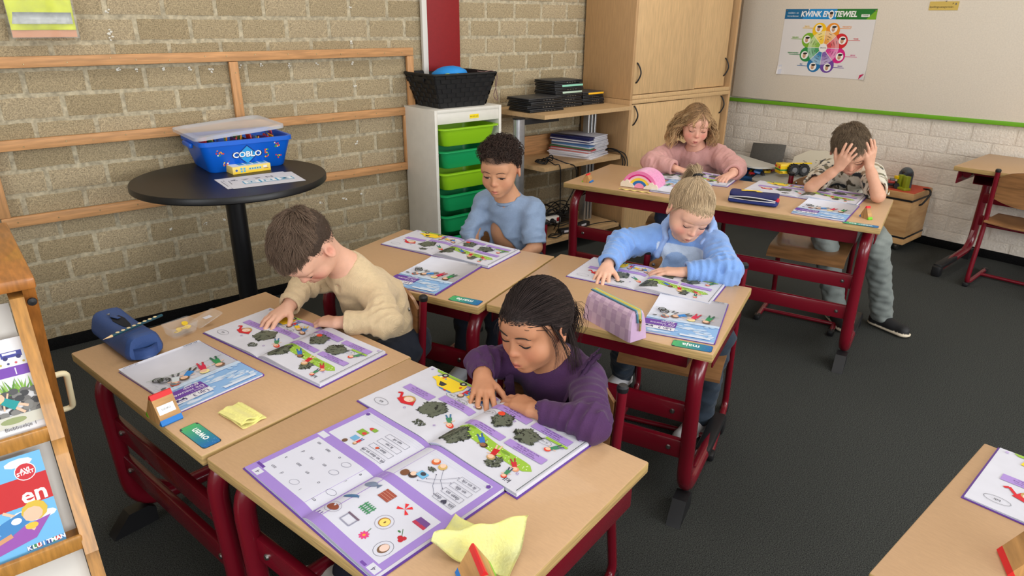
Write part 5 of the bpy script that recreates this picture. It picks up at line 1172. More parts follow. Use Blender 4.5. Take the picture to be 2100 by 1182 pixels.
for i in range(34):
    o = MB().box((0, 0, 0), (.05, .018, .016), .001).build('toy_brick', mat('toy_%d' % (i % 6), cb[i % 6], .35)); o.location = (4.54 + random.uniform(-.13, .10), 2.66 + random.uniform(-.17, .17), .352 + random.uniform(-.01, .03)); o.rotation_euler = (random.uniform(-.4, .4), random.uniform(-.4, .4), random.uniform(0, 3.1))
    tag(o, 'loose %s building brick heaped in the crate under the tilted lid' % ('red', 'yellow', 'black', 'blue', 'grey', 'amber')[i % 6], 'toy brick', 'building bricks in the blue crate')
def plate(loc, rot, w, d, label, m=m_plate, th=.012, nm='crate_lid'):
    o = MB().prism(rrect(w, d, min(w, d) * .22, 6), -th / 2, th / 2).build(nm, m, None, smooth=30); o.location = loc; o.rotation_euler = rot; return tag(o, label, 'lid' if nm == 'crate_lid' else 'plate')
plate((4.52, 2.70, .432), (A(3), A(5), A(-12)), .30, .46, 'pale grey rounded lid tilted on the heaped blue crate', mat('pale_lid', (196, 194, 186), .4))
plate((4.53, 2.32, .372), (A(-3), A(-6), A(10)), .36, .48, 'grey rounded lid carrying the yellow toy tractor')
plate((4.50, 2.20, .350), (0, A(-1), A(4)), .38, .46, 'grey rounded lid in the middle of the lid stack', mat('grey_toy_plate2', (176, 172, 160), .5), .016)
o = MB().box((0, 0, 0), (.012, .27, .17), .002).build('base_plate', mat('dark_toy_plate', (92, 90, 86), .6, noise=.1, scale=90)); o.location = (4.86, 2.72, .435); o.rotation_euler = (A(-4), A(20), 0); tag(o, 'dark grey toy base plate leaning on the painted wall', 'plate')
t = thing('toy_map', 'off-white printed toy board leaning on the wall behind the tractor', 'board', (4.83, 2.30, .41)); t.rotation_euler = (0, A(24), 0)
MB().prism([(-.19, -.06), (.19, -.06), (.17, .06), (.03, .13), (-.10, .11), (-.19, .05)], -.004, .004, M=np.array([[0, 0, 1], [-1, 0, 0], [0, 1, 0]]).astype(float)).build('board', mat('offwhite_board', (214, 206, 186), .6), t, smooth=20)
pr = Print(lambda x, y: (np.array((-.0042, -x, y)), np.array((-1., 0, 0))))
for i in range(16): a = random.uniform(-.16, .15); b = random.uniform(-.04, .07); pr.rect(a, b, a + random.uniform(.008, .02), b + random.uniform(.004, .014), (150, 140, 120))
pr.build('print', t)
# tractor
t = thing('toy_tractor', 'yellow and green toy brick tractor with big black wheels', 'toy', (4.50, 2.385, .398), A(235))
my, mg_, mk = mat('toy_yellow', (240, 200, 20), .3), mat('toy_green', (40, 130, 60), .3), mat('toy_black', (24, 24, 26), .5)
MB().box((0, 0, .05), (.08, .07, .035), .002).build('cab', my, t); MB().box((0, 0, .028), (.084, .072, .010), .001).build('green_band', mg_, t); MB().box((0, 0, .012), (.078, .068, .022), .002).build('bumper', my, t)
for x in (-.028, .028): MB().box((x, -.037, .048), (.018, .006, .012), .001).build('tail_light', mat('toy_red', (200, 30, 30), .3), t)
for y in (.055, .125):
    w = MB(); w.lathe([(.010, -.018), (.034, -.02), (.040, -.014), (.040, .014), (.034, .02), (.010, .018)], (.052, y, .032), 22, M=RY(pi / 2)); wh = w.build('wheel', mk, t, smooth=40)
    MB().lathe([(0, .0), (.02, .0), (.016, .004), (0, .005)], (.071, y, .032), 12, M=RY(pi / 2)).build('hub', mat('toy_grey', (110, 110, 112), .4), wh)
    tr_ = MB()
    for k in range(16): a = 2 * pi * k / 16; tr_.box((.052, y + .040 * math.cos(a), .032 + .040 * math.sin(a)), (.034, .007, .007), .001)
    tr_.build('tread', mk, wh)['kind'] = 'stuff'
MB().box((.05, -.03, .018), (.07, .012, .010), .002).build('axle', my, t)
MB().box((-.02, .12, .062), (.012, .20, .010), .002).build('beam', my, t)
# plywood toy box on castors
m_plyb = mat('plywood', (206, 164, 112), .5, noise=.35, scale=5, stretch=(1, 1, 5), col2=(172, 126, 78))
t = thing('plywood_chest', 'plywood chest with black bands on castors, toys on its lid', 'chest', (4.615, 1.55, 0))
w, d, h0, h1 = .305, .40, .052, .386
MB().box((w / 2, d / 2, (h0 + h1) / 2), (w - .004, d - .004, h1 - h0 - .09), .001).build('carcass', m_plyb, t)
MB().box((w / 2, d / 2, h0 + .020), (w, d, .040), .002).build('base', m_plyb, t); MB().box((w / 2, d / 2, h1 - .020), (w, d, .040), .002).build('lid', m_plyb, t)
for z in (h0 + .045, h1 - .046): MB().box((w / 2, d / 2, z), (w + .001, d + .001, .012)).build('black_band', m_black, t)
MB().box((w / 2, d / 2 - .02, h1 + .001), (w - .04, d - .05, .003)).build('red_mat', mat('orange_red_mat', (190, 74, 50), .7), t)
for x in (.05, w - .05):
    for y in (.05, d - .05): MB().lathe([(0, -.008), (.024, -.008), (.026, 0), (.024, .008), (0, .008)], (x, y, .026), 16, M=RX(pi / 2)).build('castor', m_steel, t)
MB().tube(smooth_path([(.20, .02, h1 + .004), (.19, -.02, h1 + .006), (.17, -.035, h1 - .02), (.14, -.016, h1 - .075), (.13, .0, h1 - .09)], 6), .006, 8).build('rope_handle', m_cab, t, smooth=180)
def toy_car(loc, rz, label, c, s=1.0):
    t = thing('toy_car', label, 'toy car', loc, rz); m1 = mat('toyc_%d_%d_%d' % c, c, .35)
    MB().box((0, 0, .022 * s), (.10 * s, .045 * s, .018 * s), .003).build('chassis', mk, t); MB().box((.005, 0, .038 * s), (.06 * s, .04 * s, .018 * s), .004).build('body', m1, t); MB().box((-.01, 0, .053 * s), (.03 * s, .034 * s, .014 * s), .004).build('cab', mat('toy_grey', (110, 110, 112), .4), t)
    for x in (-.035, .035):
        for y in (-.03, .03): MB().lathe([(0, -.009 * s), (.017 * s, -.009 * s), (.019 * s, 0), (.017 * s, .009 * s), (0, .009 * s)], (x * s, y * s, .019 * s), 14, M=RX(pi / 2)).build('wheel', mk, t)
toy_car((4.695, 1.735, h1 + .003), A(120), 'small red and black toy car on the plywood chest', (170, 50, 40))
t = thing('toy_robot', 'olive green toy brick model on the plywood chest', 'toy', (4.70, 1.66, h1 + .003), A(60)); mo = mat('toy_olive', (140, 150, 30), .35)
for x in (-.03, .02): MB().box((x, 0, .045), (.03, .03, .09), .002).build('tower', mo, t)
MB().box((0, 0, .008), (.10, .05, .016), .002).build('base', mo, t); MB().box((.03, -.01, .03), (.03, .04, .03), .002).build('blue_brick', mat('toy_blue', (40, 60, 150), .35), t); MB().box((.04, .012, .07), (.03, .03, .02), .002).build('yellow_brick', my, t)
t = thing('toy_dinosaur', 'dark grey plastic toy animal behind the olive brick model', 'toy', (4.79, 1.68, h1 + .003), A(40)); md = mat('toy_darkgrey', (76, 84, 92), .45)
b = MB(); b.tube(smooth_path([(-.05, 0, .09), (-.02, 0, .105), (.03, 0, .10), (.055, 0, .085), (.06, 0, .07)], 6), [.012] + [.024] * 11 + [.022] * 12 + [.016], 10); b.build('body', md, t, smooth=180)
for x in (-.03, .04):
    for y in (-.016, .016): MB().tube([(x, y, .09), (x + .004, y * 1.3, .05), (x, y * 1.4, .0)], [.016, .012, .011], 8).build('leg', md, t, smooth=60)
# ------------------------------------------------------------------ the children: one continuous body each, clothes and hair as its children
class Field:
    """signed distance field on a grid, turned into one closed surface"""
    def __init__(s, lo, hi, h):
        s.h = h; s.lo = np.asarray(lo, float) - 2 * h; n = np.ceil((np.asarray(hi, float) - s.lo) / h).astype(int) + 3
        s.ax = [(s.lo[i] + h * np.arange(n[i])).astype(np.float32) for i in range(3)]; s.D = np.full(n, .06, np.float32)
    def sub(s, lo, hi):
        sl = []
        for i in range(3):
            a = int(max(0, math.floor((lo[i] - s.lo[i]) / s.h))); b = int(min(s.D.shape[i], math.ceil((hi[i] - s.lo[i]) / s.h) + 1))
            if b <= a: return None
            sl.append(slice(a, b))
        return tuple(sl), s.ax[0][sl[0]][:, None, None], s.ax[1][sl[1]][None, :, None], s.ax[2][sl[2]][None, None, :]
    def mix(s, sl, d, k, mode):
        a = s.D[sl]
        if mode == 'u':
            if k > 0: h = np.maximum(k - np.abs(a - d), 0) / k; s.D[sl] = np.minimum(a, d) - h * h * k * .25
            else: s.D[sl] = np.minimum(a, d)
        else:
            if k > 0: h = np.maximum(k - np.abs(a + d), 0) / k; s.D[sl] = np.maximum(a, -d) + h * h * k * .25
            else: s.D[sl] = np.maximum(a, -d)
    def cap(s, a, b, ra, rb, k=0.0, mode='u', flat=None, fk=1.0):
        a = np.asarray(a, float); b = np.asarray(b, float); m = max(ra, rb) + k + .012
        q = s.sub(np.minimum(a, b) - m, np.maximum(a, b) + m)
        if q is None: return s
        sl, X, Y, Z = q; d = b - a; px, py, pz = X - a[0], Y - a[1], Z - a[2]; L2 = float(d @ d) + 1e-12
        t = np.clip((px * d[0] + py * d[1] + pz * d[2]) / L2, 0, 1); qx, qy, qz = px - t * d[0], py - t * d[1], pz - t * d[2]
        if flat is not None:
            f = np.asarray(flat, float); f = f / np.linalg.norm(f); c = qx * f[0] + qy * f[1] + qz * f[2]; g = 1 / fk ** 2 - 1
            dist = np.sqrt(qx * qx + qy * qy + qz * qz + g * c * c)
            r = ra + (rb - ra) * t; dd = (dist - r) * (fk * .5 + .5)
        else: dd = np.sqrt(qx * qx + qy * qy + qz * qz) - (ra + (rb - ra) * t)
        s.mix(sl, dd.astype(np.float32), k, mode); return s
    def ell(s, c, r, R=None, k=0.0, mode='u'):
        c = np.asarray(c, float); r = np.asarray(r, float); m = r.max() + k + .012; q = s.sub(c - m, c + m)
        if q is None: return s
        sl, X, Y, Z = q; px, py, pz = X - c[0], Y - c[1], Z - c[2]; R = np.eye(3) if R is None else np.asarray(R)
        u = [(px * R[0, i] + py * R[1, i] + pz * R[2, i]) for i in range(3)]
        k0 = np.sqrt(sum((u[i] / r[i]) ** 2 for i in range(3))); k1 = np.sqrt(sum((u[i] / r[i] ** 2) ** 2 for i in range(3))) + 1e-9
        s.mix(sl, (k0 * (k0 - 1) / k1).astype(np.float32), k, mode); return s
    def cut(s, p, n, k=0.004, lo=None, hi=None):
        """remove what lies on the side n points to (inside the box lo..hi)"""
        p = np.asarray(p, float); n = np.asarray(n, float) / np.linalg.norm(n)
        q = s.sub(s.lo if lo is None else lo, s.lo + s.h * np.array(s.D.shape) if hi is None else hi); sl, X, Y, Z = q
        d = -((X - p[0]) * n[0] + (Y - p[1]) * n[1] + (Z - p[2]) * n[2]); s.mix(sl, d.astype(np.float32), k, 's'); return s
    def ripple(s, amp, freq, seed, lo=None, hi=None, n=6, squash=(1, 1, 1)):
        rg = np.random.default_rng(seed); q = s.sub(s.lo if lo is None else lo, s.lo + s.h * np.array(s.D.shape) if hi is None else hi); sl, X, Y, Z = q; w = 0
        for _ in range(n):
            k = rg.normal(size=3) * np.array(squash); k = k / np.linalg.norm(k) * freq * rg.uniform(.6, 1.5); w = w + np.sin(X * k[0] + Y * k[1] + Z * k[2] + rg.uniform(0, 6.3))
        s.D[sl] += (amp * w / math.sqrt(n)).astype(np.float32); return s
    def crease(s, a, b, amp, lam, seed, w0=.5, w1=.5, rad=.09):
        a = np.asarray(a, float); b = np.asarray(b, float); rg = np.random.default_rng(seed); q = s.sub(np.minimum(a, b) - rad, np.maximum(a, b) + rad)
        if q is None: return s
        sl, X, Y, Z = q; d = b - a; L = np.linalg.norm(d); d = d / L; px, py, pz = X - a[0], Y - a[1], Z - a[2]; t = px * d[0] + py * d[1] + pz * d[2]; qx, qy, qz = px - t * d[0], py - t * d[1], pz - t * d[2]; rr = np.sqrt(qx * qx + qy * qy + qz * qz)
        e, f = frame(d); u = (qx * e[0] + qy * e[1] + qz * e[2]); v = (qx * f[0] + qy * f[1] + qz * f[2]); k = rg.uniform(0, 6.3, 4)
        w = np.exp(-((t / L - w0) / w1) ** 2) * np.clip((rad - rr) / .02, 0, 1); ph = 2 * pi * t / lam + .9 * np.sin(u * 38 + k[0]) + .9 * np.sin(v * 42 + k[1]) + .6 * np.sin(t * 60 + k[2])
        s.D[sl] += (amp * w * (np.abs(np.sin(ph * .5 + k[3])) * 2 - 1.1) * (.6 + .4 * np.sin(u * 50 + v * 30 + k[1]))).astype(np.float32); return s
    def at(s, P):
        P = np.atleast_2d(P); q = (P - s.lo) / s.h; i = np.clip(np.floor(q).astype(int), 0, np.array(s.D.shape) - 2); f = np.clip(q - i, 0, 1); out = 0
        for dx in (0, 1):
            for dy in (0, 1):
                for dz in (0, 1):
                    out = out + s.D[i[:, 0] + dx, i[:, 1] + dy, i[:, 2] + dz] * (f[:, 0] if dx else 1 - f[:, 0]) * (f[:, 1] if dy else 1 - f[:, 1]) * (f[:, 2] if dz else 1 - f[:, 2])
        return out
    def surface(s):
        D = s.D; S = D < 0; n = D.shape; c = [slice(None, -1), slice(1, None)]
        cnt = np.zeros((n[0] - 1, n[1] - 1, n[2] - 1), np.int8)
        for a in (0, 1):
            for b in (0, 1):
                for e in (0, 1): cnt += S[c[a], c[b], c[e]]
        idx = np.argwhere((cnt > 0) & (cnt < 8)); off = np.array([(a, b, e) for a in (0, 1) for b in (0, 1) for e in (0, 1)])
        val = np.stack([D[idx[:, 0] + o[0], idx[:, 1] + o[1], idx[:, 2] + o[2]] for o in off], 1)
        acc = np.zeros((len(idx), 3)); num = np.zeros(len(idx))
        for i in range(8):
            for j in range(i + 1, 8):
                if np.abs(off[i] - off[j]).sum() != 1: continue
                x = (val[:, i] < 0) != (val[:, j] < 0); t = np.where(x, val[:, i] / np.where(x, val[:, i] - val[:, j], 1), 0)
                acc += x[:, None] * (off[i] + t[:, None] * (off[j] - off[i])); num += x
        V = s.lo + s.h * (idx + acc / num[:, None]); vid = np.full(cnt.shape, -1, np.int32); vid[idx[:, 0], idx[:, 1], idx[:, 2]] = np.arange(len(idx))
        F = []
        for ax in range(3):
            a = [slice(None)] * 3; b = [slice(None)] * 3; a[ax] = slice(None, -1); b[ax] = slice(1, None); s0 = S[tuple(a)]; s1 = S[tuple(b)]
            e = np.argwhere(s0 != s1); o1, o2 = [(1, 2), (2, 0), (0, 1)][ax]
            e = e[(e[:, o1] > 0) & (e[:, o2] > 0) & (e[:, o1] < n[o1] - 1) & (e[:, o2] < n[o2] - 1)]
            q = []
            for d1, d2 in ((-1, -1), (0, -1), (0, 0), (-1, 0)):
                p = e.copy(); p[:, o1] += d1; p[:, o2] += d2; q.append(vid[p[:, 0], p[:, 1], p[:, 2]])
            q = np.stack(q, 1); ins = s0[e[:, 0], e[:, 1], e[:, 2]]; q[~ins] = q[~ins][:, ::-1]; F.append(q[(q >= 0).all(1)])
        return V, np.concatenate(F)

def fast_mesh(name, V, F, m, parent, col=None, smooth=True):
    me = bpy.data.meshes.new(name); F = np.asarray(F); nf, k = F.shape
    me.vertices.add(len(V)); me.vertices.foreach_set('co', np.asarray(V, np.float32).ravel())
    me.loops.add(nf * k); me.loops.foreach_set('vertex_index', F.astype(np.int32).ravel())
    me.polygons.add(nf); me.polygons.foreach_set('loop_start', np.arange(0, nf * k, k, dtype=np.int32)); me.polygons.foreach_set('loop_total', np.full(nf, k, np.int32))
    me.polygons.foreach_set('use_smooth', np.full(nf, smooth)); me.materials.append(m); me.update(calc_edges=True)
    if col is not None:
        a = me.color_attributes.new('Col', 'FLOAT_COLOR', 'POINT'); a.data.foreach_set('color', np.asarray(col, np.float32).ravel())
    o = bpy.data.objects.new(name, me); COL.objects.link(o)
    if parent is not None: o.parent = parent
    return o
def relax(V, F, it=1, lam=.5):
    V = V.copy(); n = len(V)
    for _ in range(it):
        acc = np.zeros_like(V); cnt = np.zeros(n)
        for i in range(4):
            a, b = F[:, i], F[:, (i + 1) % 4]
            for ax in range(3): acc[:, ax] += np.bincount(a, V[b, ax], n) + np.bincount(b, V[a, ax], n)
            cnt += np.bincount(a, minlength=n) + np.bincount(b, minlength=n)
        V += lam * (acc / np.maximum(cnt, 1)[:, None] - V)
    return V
def tubes(P, r, sides=3):
    """P: strands x points x 3, r: strands x points -> verts, quads"""
    N, n, _ = P.shape; T = np.gradient(P, axis=1); T /= np.linalg.norm(T, axis=2, keepdims=True) + 1e-9
    ref = np.where(np.abs(T[..., 2:3]) < .9, np.array([0, 0, 1.0]), np.array([1.0, 0, 0])); X = np.cross(ref, T); X /= np.linalg.norm(X, axis=2, keepdims=True) + 1e-9; Y = np.cross(T, X)
    V = np.stack([P + r[..., None] * (math.cos(2 * pi * j / sides) * X + math.sin(2 * pi * j / sides) * Y) for j in range(sides)], 2)
    id_ = np.arange(N * n * sides).reshape(N, n, sides); F = []
    for j in range(sides): k = (j + 1) % sides; F.append(np.stack([id_[:, :-1, j], id_[:, :-1, k], id_[:, 1:, k], id_[:, 1:, j]], -1).reshape(-1, 4))
    return V.reshape(-1, 3), np.concatenate(F)
def basis(yaw, pitch, roll):
    fh = np.array((math.cos(yaw), math.sin(yaw), 0)); z = np.array((0, 0, 1.)); f = fh * math.cos(pitch) - z * math.sin(pitch); u = fh * math.sin(pitch) + z * math.cos(pitch); r = np.cross(f, u)
    u2 = u * math.cos(roll) + r * math.sin(roll); return np.stack([np.cross(f, u2), f, u2], 1)
SK_C, SK_R = np.array((0, -.012, .025)), np.array((.0735, .0925, .0835))
_az = np.radians([0, 30, 55, 72, 84, 97, 112, 135, 180])
def hairline(th, front=.062):
    z = np.array([front, front - .002, .046, .020, -.012, .012, -.030, -.052, -.060]); return np.interp(np.abs(th), _az, z)
def unit(v): v = np.asarray(v, float); return v / (np.linalg.norm(v, axis=-1, keepdims=True) + 1e-12)

m_skin = mat('skin', (220, 170, 140), 0.5, attr=True, noise=.05, scale=90, spec=.35, sss=.06)
m_hair = mat('hair', (90, 66, 48), 0.62, attr=True, spec=.25)
m_cloth_c = mat('clothing_colour', (200, 200, 200), 0.9, attr=True, noise=.07, scale=150, bump=.3, bscale=420, spec=.2, sheen=.15)
def rib_mat(name, col, scale=900):
    m = mat(name, col, .9, noise=.05, scale=120, spec=.15, sheen=.2); nt = m.node_tree; b = nt.nodes['Principled BSDF']
    w = nt.nodes.new('ShaderNodeTexWave'); w.inputs['Scale'].default_value = scale / 6.283; w.inputs['Distortion'].default_value = .4; w.bands_direction = 'DIAGONAL' if False else 'Y'
    tc = nt.nodes.new('ShaderNodeTexCoord'); nt.links.new(tc.outputs['Object'], w.inputs['Vector']); bp = nt.nodes.new('ShaderNodeBump'); bp.inputs['Strength'].default_value = .35; bp.inputs['Distance'].default_value = .002
    nt.links.new(w.outputs['Fac'], bp.inputs['Height']); nt.links.new(bp.outputs['Normal'], b.inputs['Normal']); return m

def hand(F, wr, d, up, side, s=1.0, curl=(12, 22, 14), spread=7, thumb=.75, fan=0.0, k=.006):
    y = unit(d); z = unit(np.asarray(up, float) - y * (np.asarray(up, float) @ y)); x = np.cross(y, z); t = -1 if side == 'R' else 1
    W = lambda a, b, c: np.asarray(wr) + s * (x * a + y * b + z * c)
    kn = [(t * .0215, .057, .001), (t * .0075, .061, .003), (-t * .0070, .058, .002), (-t * .0200, .050, -.001)]
    for i, p in enumerate(kn): F.cap(W(p[0] * .55, .002, -.001), W(*p), .0120 * s, .0092 * s, .010 * s)
    L = [(.028, .018, .0135), (.031, .020, .014), (.029, .018, .0135), (.022, .014, .011)]; tips = []
    for i, p in enumerate(kn):
        sp = math.radians(((1.2, .25, -.75, -1.7)[i]) * spread) * t; a = 0.0; P = np.array(p); r0 = (.0080, .0081, .0078, .0070)[i]
        for j in range(3):
            a += math.radians(curl[j] * (1 + .12 * i * fan)); dv = np.array((math.sin(sp) * math.cos(a), math.cos(sp) * math.cos(a), -math.sin(a))); Q = P + dv * L[i][j]
            F.cap(W(*P), W(*Q), (r0 - .0006 * j) * s, (r0 - .0006 * (j + 1)) * s, .004 * s if j == 0 else .002 * s); P = Q
        tips.append((W(*P), W(*(P - dv * .004))))
    P = np.array((t * .014, .012, -.003)); dirs = [(t * thumb, .72, -.18), (t * thumb * .75, .85, -.12), (t * thumb * .5, .95, -.12)]
    for j, (l, ra, rb) in enumerate(((.032, .0130, .0100), (.023, .0094, .0082), (.018, .0080, .0064))):
        Q = P + unit(dirs[j]) * l; F.cap(W(*P), W(*Q), ra * s, rb * s, .008 * s if j == 0 else .002 * s); P = Q
    return y, z

def add_head(F, H, R, s, P):
    H_ = lambda *p: H(np.array(p)); S = lambda *r: np.array(r) * s
    E = lambda c, r, k=0., mode='u', R2=None: F.ell(H_(*c), S(*r), R if R2 is None else R @ R2, k * s, mode); Cp = lambda a, b, ra, rb, k=0., mode='u': F.cap(H_(*a), H_(*b), ra * s, rb * s, k * s, mode)
    E(SK_C, SK_R); E((0, .020, -.030), (.058, .066, .070), .035); E((0, .026, -.062), (.042, .052, .036), .03)
    ch = P.get('cheek', 1.0); fat = P.get('fat', 1.0)
    E((0, .064, -.087), (.020, .017, .013), .018)
    for x in (-1, 1):
        E((x * .036, .050, -.036), (.026 * fat, .024 * ch, .026), .02); E((x * .030, .066, .022), (.022, .012, .010), .015)
    E((0, .055, .045), (.05, .034, .03), .03)
    for x in (-1, 1):                                               # eye sockets and lids
        E((x * .0305, .092, .001), (.0160, .011, .0112), .010, 's'); E((x * .0305, .0705, .0002), (.0165, .0142, .0128), .0022)
        Cp((x * .018, .0855, .0075), (x * .043, .0765, .0075), .0042, .0034, .006)
    Cp((0, .083, .004), (0, .0935, -.024), .0062, .0084, .009); E((0, .0955, -.0275), (.0090, .0082, .0076), .006)
    for x in (-1, 1): E((x * .0092, .0865, -.0300), (.0070, .0080, .0060), .005); E((x * .0050, .0915, -.0362), (.0030, .0032, .0022), .002, 's')
    E((0, .080, -.056), (.022, .012, .020), .014)
    Cp((-.015, .0855, -.0572), (0, .0925, -.0555), .0034, .0046, .005); Cp((.015, .0855, -.0572), (0, .0925, -.0555), .0034, .0046, .005)
    Cp((-.013, .0850, -.0668), (0, .0905, -.0680), .0034, .0054, .005); Cp((.013, .0850, -.0668), (0, .0905, -.0680), .0034, .0054, .005)
    op = P.get('mouth', 0.0); Cp((-.012, .0915, -.0622), (.012, .0915, -.0622), .0008 + op, .0008 + op, .002, 's')
    E((0, .090, -.0775), (.012, .006, .0035), .006, 's')
    for x in (-1, 1):                                               # ears
        Rr = np.array(Matrix.Rotation(x * -.35, 3, 'Z') @ Matrix.Rotation(.18, 3, 'X')); c = np.array((x * .0765, -.008, -.006))
        E(c, (.0075, .0185, .0290), .006, 'u', Rr); E(c + np.array((x * .0075, .003, .003)), (.0055, .0105, .0175), .004, 's', Rr)
        E(c + np.array((x * .003, .010, -.004)), (.004, .005, .006), .003, 'u', Rr)

def kid(key, label, S):
    """S: joints in desk coordinates (u, behind the edge, z), head pose, colours, clothes"""
    dk = S['desk']; d0 = DK[dk][3]; J = {k: DW(dk, p[0], d0 + p[1], p[2]) for k, p in S['j'].items()}
    O = np.array((J['pelvis'][0], J['pelvis'][1], 0)); J = {k: v - O for k, v in J.items()}
    root = thing('person', label, 'person', tuple(O), 0, S.get('group'))
    s = S['s']; R = basis(*[math.radians(a) for a in S['rot']]); hc = np.array(S['head']) - O
    H = lambda p: hc + s * (np.asarray(p) @ R.T); Hi = lambda V: ((V - hc) @ R) / s
    pts = np.array(list(J.values()) + [H((0, 0, .13)), H((0, .13, 0)), H((.1, 0, 0)), H((-.1, 0, 0)), H((0, -.13, 0))]); lo = pts.min(0) - .11; hi = pts.max(0) + .11; lo[2] = 0.0
    hb = S.get('h', .0028); F = Field(lo, hi, hb)
    fwd = -DW(dk, 0, 1) + DW(dk, 0, 0); lat = DW(dk, 1, 0) - DW(dk, 0, 0); fwd[2] = 0; lat[2] = 0
    sp = unit(J['neck'] - J['pelvis'])
    add_head(F, H, R, s, S); Dh = F.D.copy()
    # trunk, limbs
    F.cap(J['pelvis'], J['chest'], .078, .086, .0, flat=fwd, fk=.80); F.cap(J['chest'], J['neck'] - sp * .05, .086, .066, .05, flat=fwd, fk=.78)
    for q in 'LR':
        F.cap(J['neck'] - sp * .035, J['sh' + q], .036, .036, .03); F.cap(J['sh' + q], J['el' + q], .036, .029, .02); F.cap(J['el' + q], J['wr' + q] * .75 + J['el' + q] * .25, .0285, .021, .012); F.cap(J['wr' + q] * .7 + J['el' + q] * .3, J['wr' + q], .0215, .0170, .012)
        F.cap(J['pelvis'] + lat * (.058 if q == 'L' else -.058), J['pelvis'] + lat * (.065 if q == 'L' else -.065) + fwd * .06, .058, .055, .03)
    F.cap(H((0, -.022, -.045)), J['neck'], .037 * s, .038, .018); F.cap(J['neck'], J['neck'] - sp * .05, .038, .05, .03)
    for q in 'LR':
        hd = S['hand' + q]; dv = DW(dk, hd[0][0], hd[0][1], 0) - DW(dk, 0, 0); dv[2] = hd[0][2]; uv = DW(dk, hd[1][0], hd[1][1], 0) - DW(dk, 0, 0); uv[2] = hd[1][2]
        hand(F, J['wr' + q], dv, uv, q, S.get('hs', .93), **S.get('hk' + q, {}))
    V, Q = F.surface(); V = relax(V, Q, 1, .35)
    # skin colour: lips, cheeks, ears, nose, lids, shaved hair
    L = Hi(V); sk = lin(S['skin']); C = np.tile(sk, (len(V), 1)); Dall = F.D; F.D = Dh; inh = (np.abs(L) < .14).all(1) & (L[:, 2] > -.115) & (F.at(V) < .004)          # from here on the head alone
    def blend(w, c, a): 
        w = (np.clip(w, 0, 1) * a * inh)[:, None]; C[:] = C * (1 - w) + lin(c) * w
    front = np.clip((L[:, 1] - .03) / .03, 0, 1)
    for x in (-1, 1):
        g = np.exp(-(((L[:, 0] - x * .040) / .020) ** 2 + ((L[:, 2] + .032) / .020) ** 2)) * front; blend(g, S['blush'], S.get('bl', .5))
        g = np.exp(-(((L[:, 0] - x * .030) / .014) ** 2 + ((L[:, 2] - .004) / .009) ** 2)) * front; blend(g, tuple(np.array(S['skin']) * np.array((.86, .80, .78))), .5)
        g = np.exp(-(((L[:, 0] - x * .0775) / .012) ** 2 + ((L[:, 1] + .004) / .02) ** 2 + ((L[:, 2] + .002) / .024) ** 2)); blend(g, S['blush'], .45)
    blend(np.exp(-((L[:, 0] / .012) ** 2 + ((L[:, 2] + .028) / .012) ** 2)) * (L[:, 1] > .08), S['blush'], .4)
    lw = np.clip(1.6 - 1.6 * np.sqrt((L[:, 0] / .0185) ** 2 + ((L[:, 2] + .0620) / .0105) ** 2), 0, 1) * (L[:, 1] > .07); blend(lw, S['lips'], .8)
    blend((np.abs(L[:, 2] + .0622) < .0014) * (np.abs(L[:, 0]) < .0125) * (L[:, 1] > .072), tuple(np.array(S['lips']) * .45), .8)
    th = np.arctan2(L[:, 0], L[:, 1] + .012); hl = hairline(th, S.get('front', .062)); w = np.clip((L[:, 2] - hl) / .012 + .3, 0, 1) * (np.linalg.norm((L - SK_C) / SK_R, axis=1) < 1.25) * (np.abs(L[:, 0]) < .080)
    if 'fade_z' in S: w = w * np.where(np.abs(th) > .85, np.clip((L[:, 2] - hl) / .075, 0, 1) ** .8, 1)
    blend(w, S['hair'], S.get('scalp', .85))
    fast_mesh('body', V, Q, m_skin, root, np.c_[C, np.ones(len(V))])
    # brows and lashes, laid on the face surface
    def onface(x, z):
        y = np.linspace(.14, .02, 140); P = H(np.stack([np.full(140, x), y, np.full(140, z)], 1)); dd = F.at(P); i = np.argmax(dd < 0); 
        t = dd[i - 1] / (dd[i - 1] - dd[i] + 1e-9); return np.array((x, y[i - 1] + (y[i] - y[i - 1]) * t + .0006, z))
    br = MB(); la = MB(); eo = S.get('eye', 0); op_ = S.get('open', 0); ey = MB()
    for x in (-1, 1):
        P = [H(onface(x * a, .0185 + .0045 * math.sin(pi * (a - .014) / .038) - (.004 if a > .042 else 0))) for a in np.linspace(.012, .049, 9)]; br.tube(P, np.array([.0010, .0018, .0022, .0023, .0022, .0021, .0018, .0013, .0007]) * s * S.get('brow', 1), 6, flat=.55)
        arc = lambda a, k=0: -.0028 - .0058 * math.sin(pi * (a - .0155) / .0300) + op_ * k * math.sin(pi * (a - .0155) / .0300)
        aa = np.linspace(.0155, .0455, 13); P = [H(onface(x * a, arc(a, 1)) + np.array((0, .0004, 0))) for a in aa]; la.tube(P, np.interp(np.arange(13), [0, 3, 6, 10, 12], [.0005, .0011, .0015, .0017, .0008]) * s * (1.0 + eo), 6)
        if op_ > 0:
            G_ = [[H(onface(x * a, arc(a, k)) + np.array((0, .0002, 0))) for k in (0, .5, 1)] for a in aa]; V_ = [q for r_ in G_ for q in r_]; ey.add(V_, [(3 * i + k, 3 * i + 3 + k, 3 * i + 4 + k, 3 * i + 1 + k) for i in range(12) for k in range(2)])
            ey.m = ey.m[:-24] + [1 if 3 <= i <= 8 else 0 for i in range(12) for k in range(2)]
    if op_ > 0: ey.build('eyes', [mat('eye_white', (206, 196, 190), .3), mat('iris', (44, 30, 24), .2)], root, smooth=180)
    br.build('eyebrows', mat('brow_%d_%d_%d' % S['browc'], S['browc'], .8), root, smooth=180); la.build('eyelashes', mat('lash', (34, 24, 22), .7), root, smooth=180)
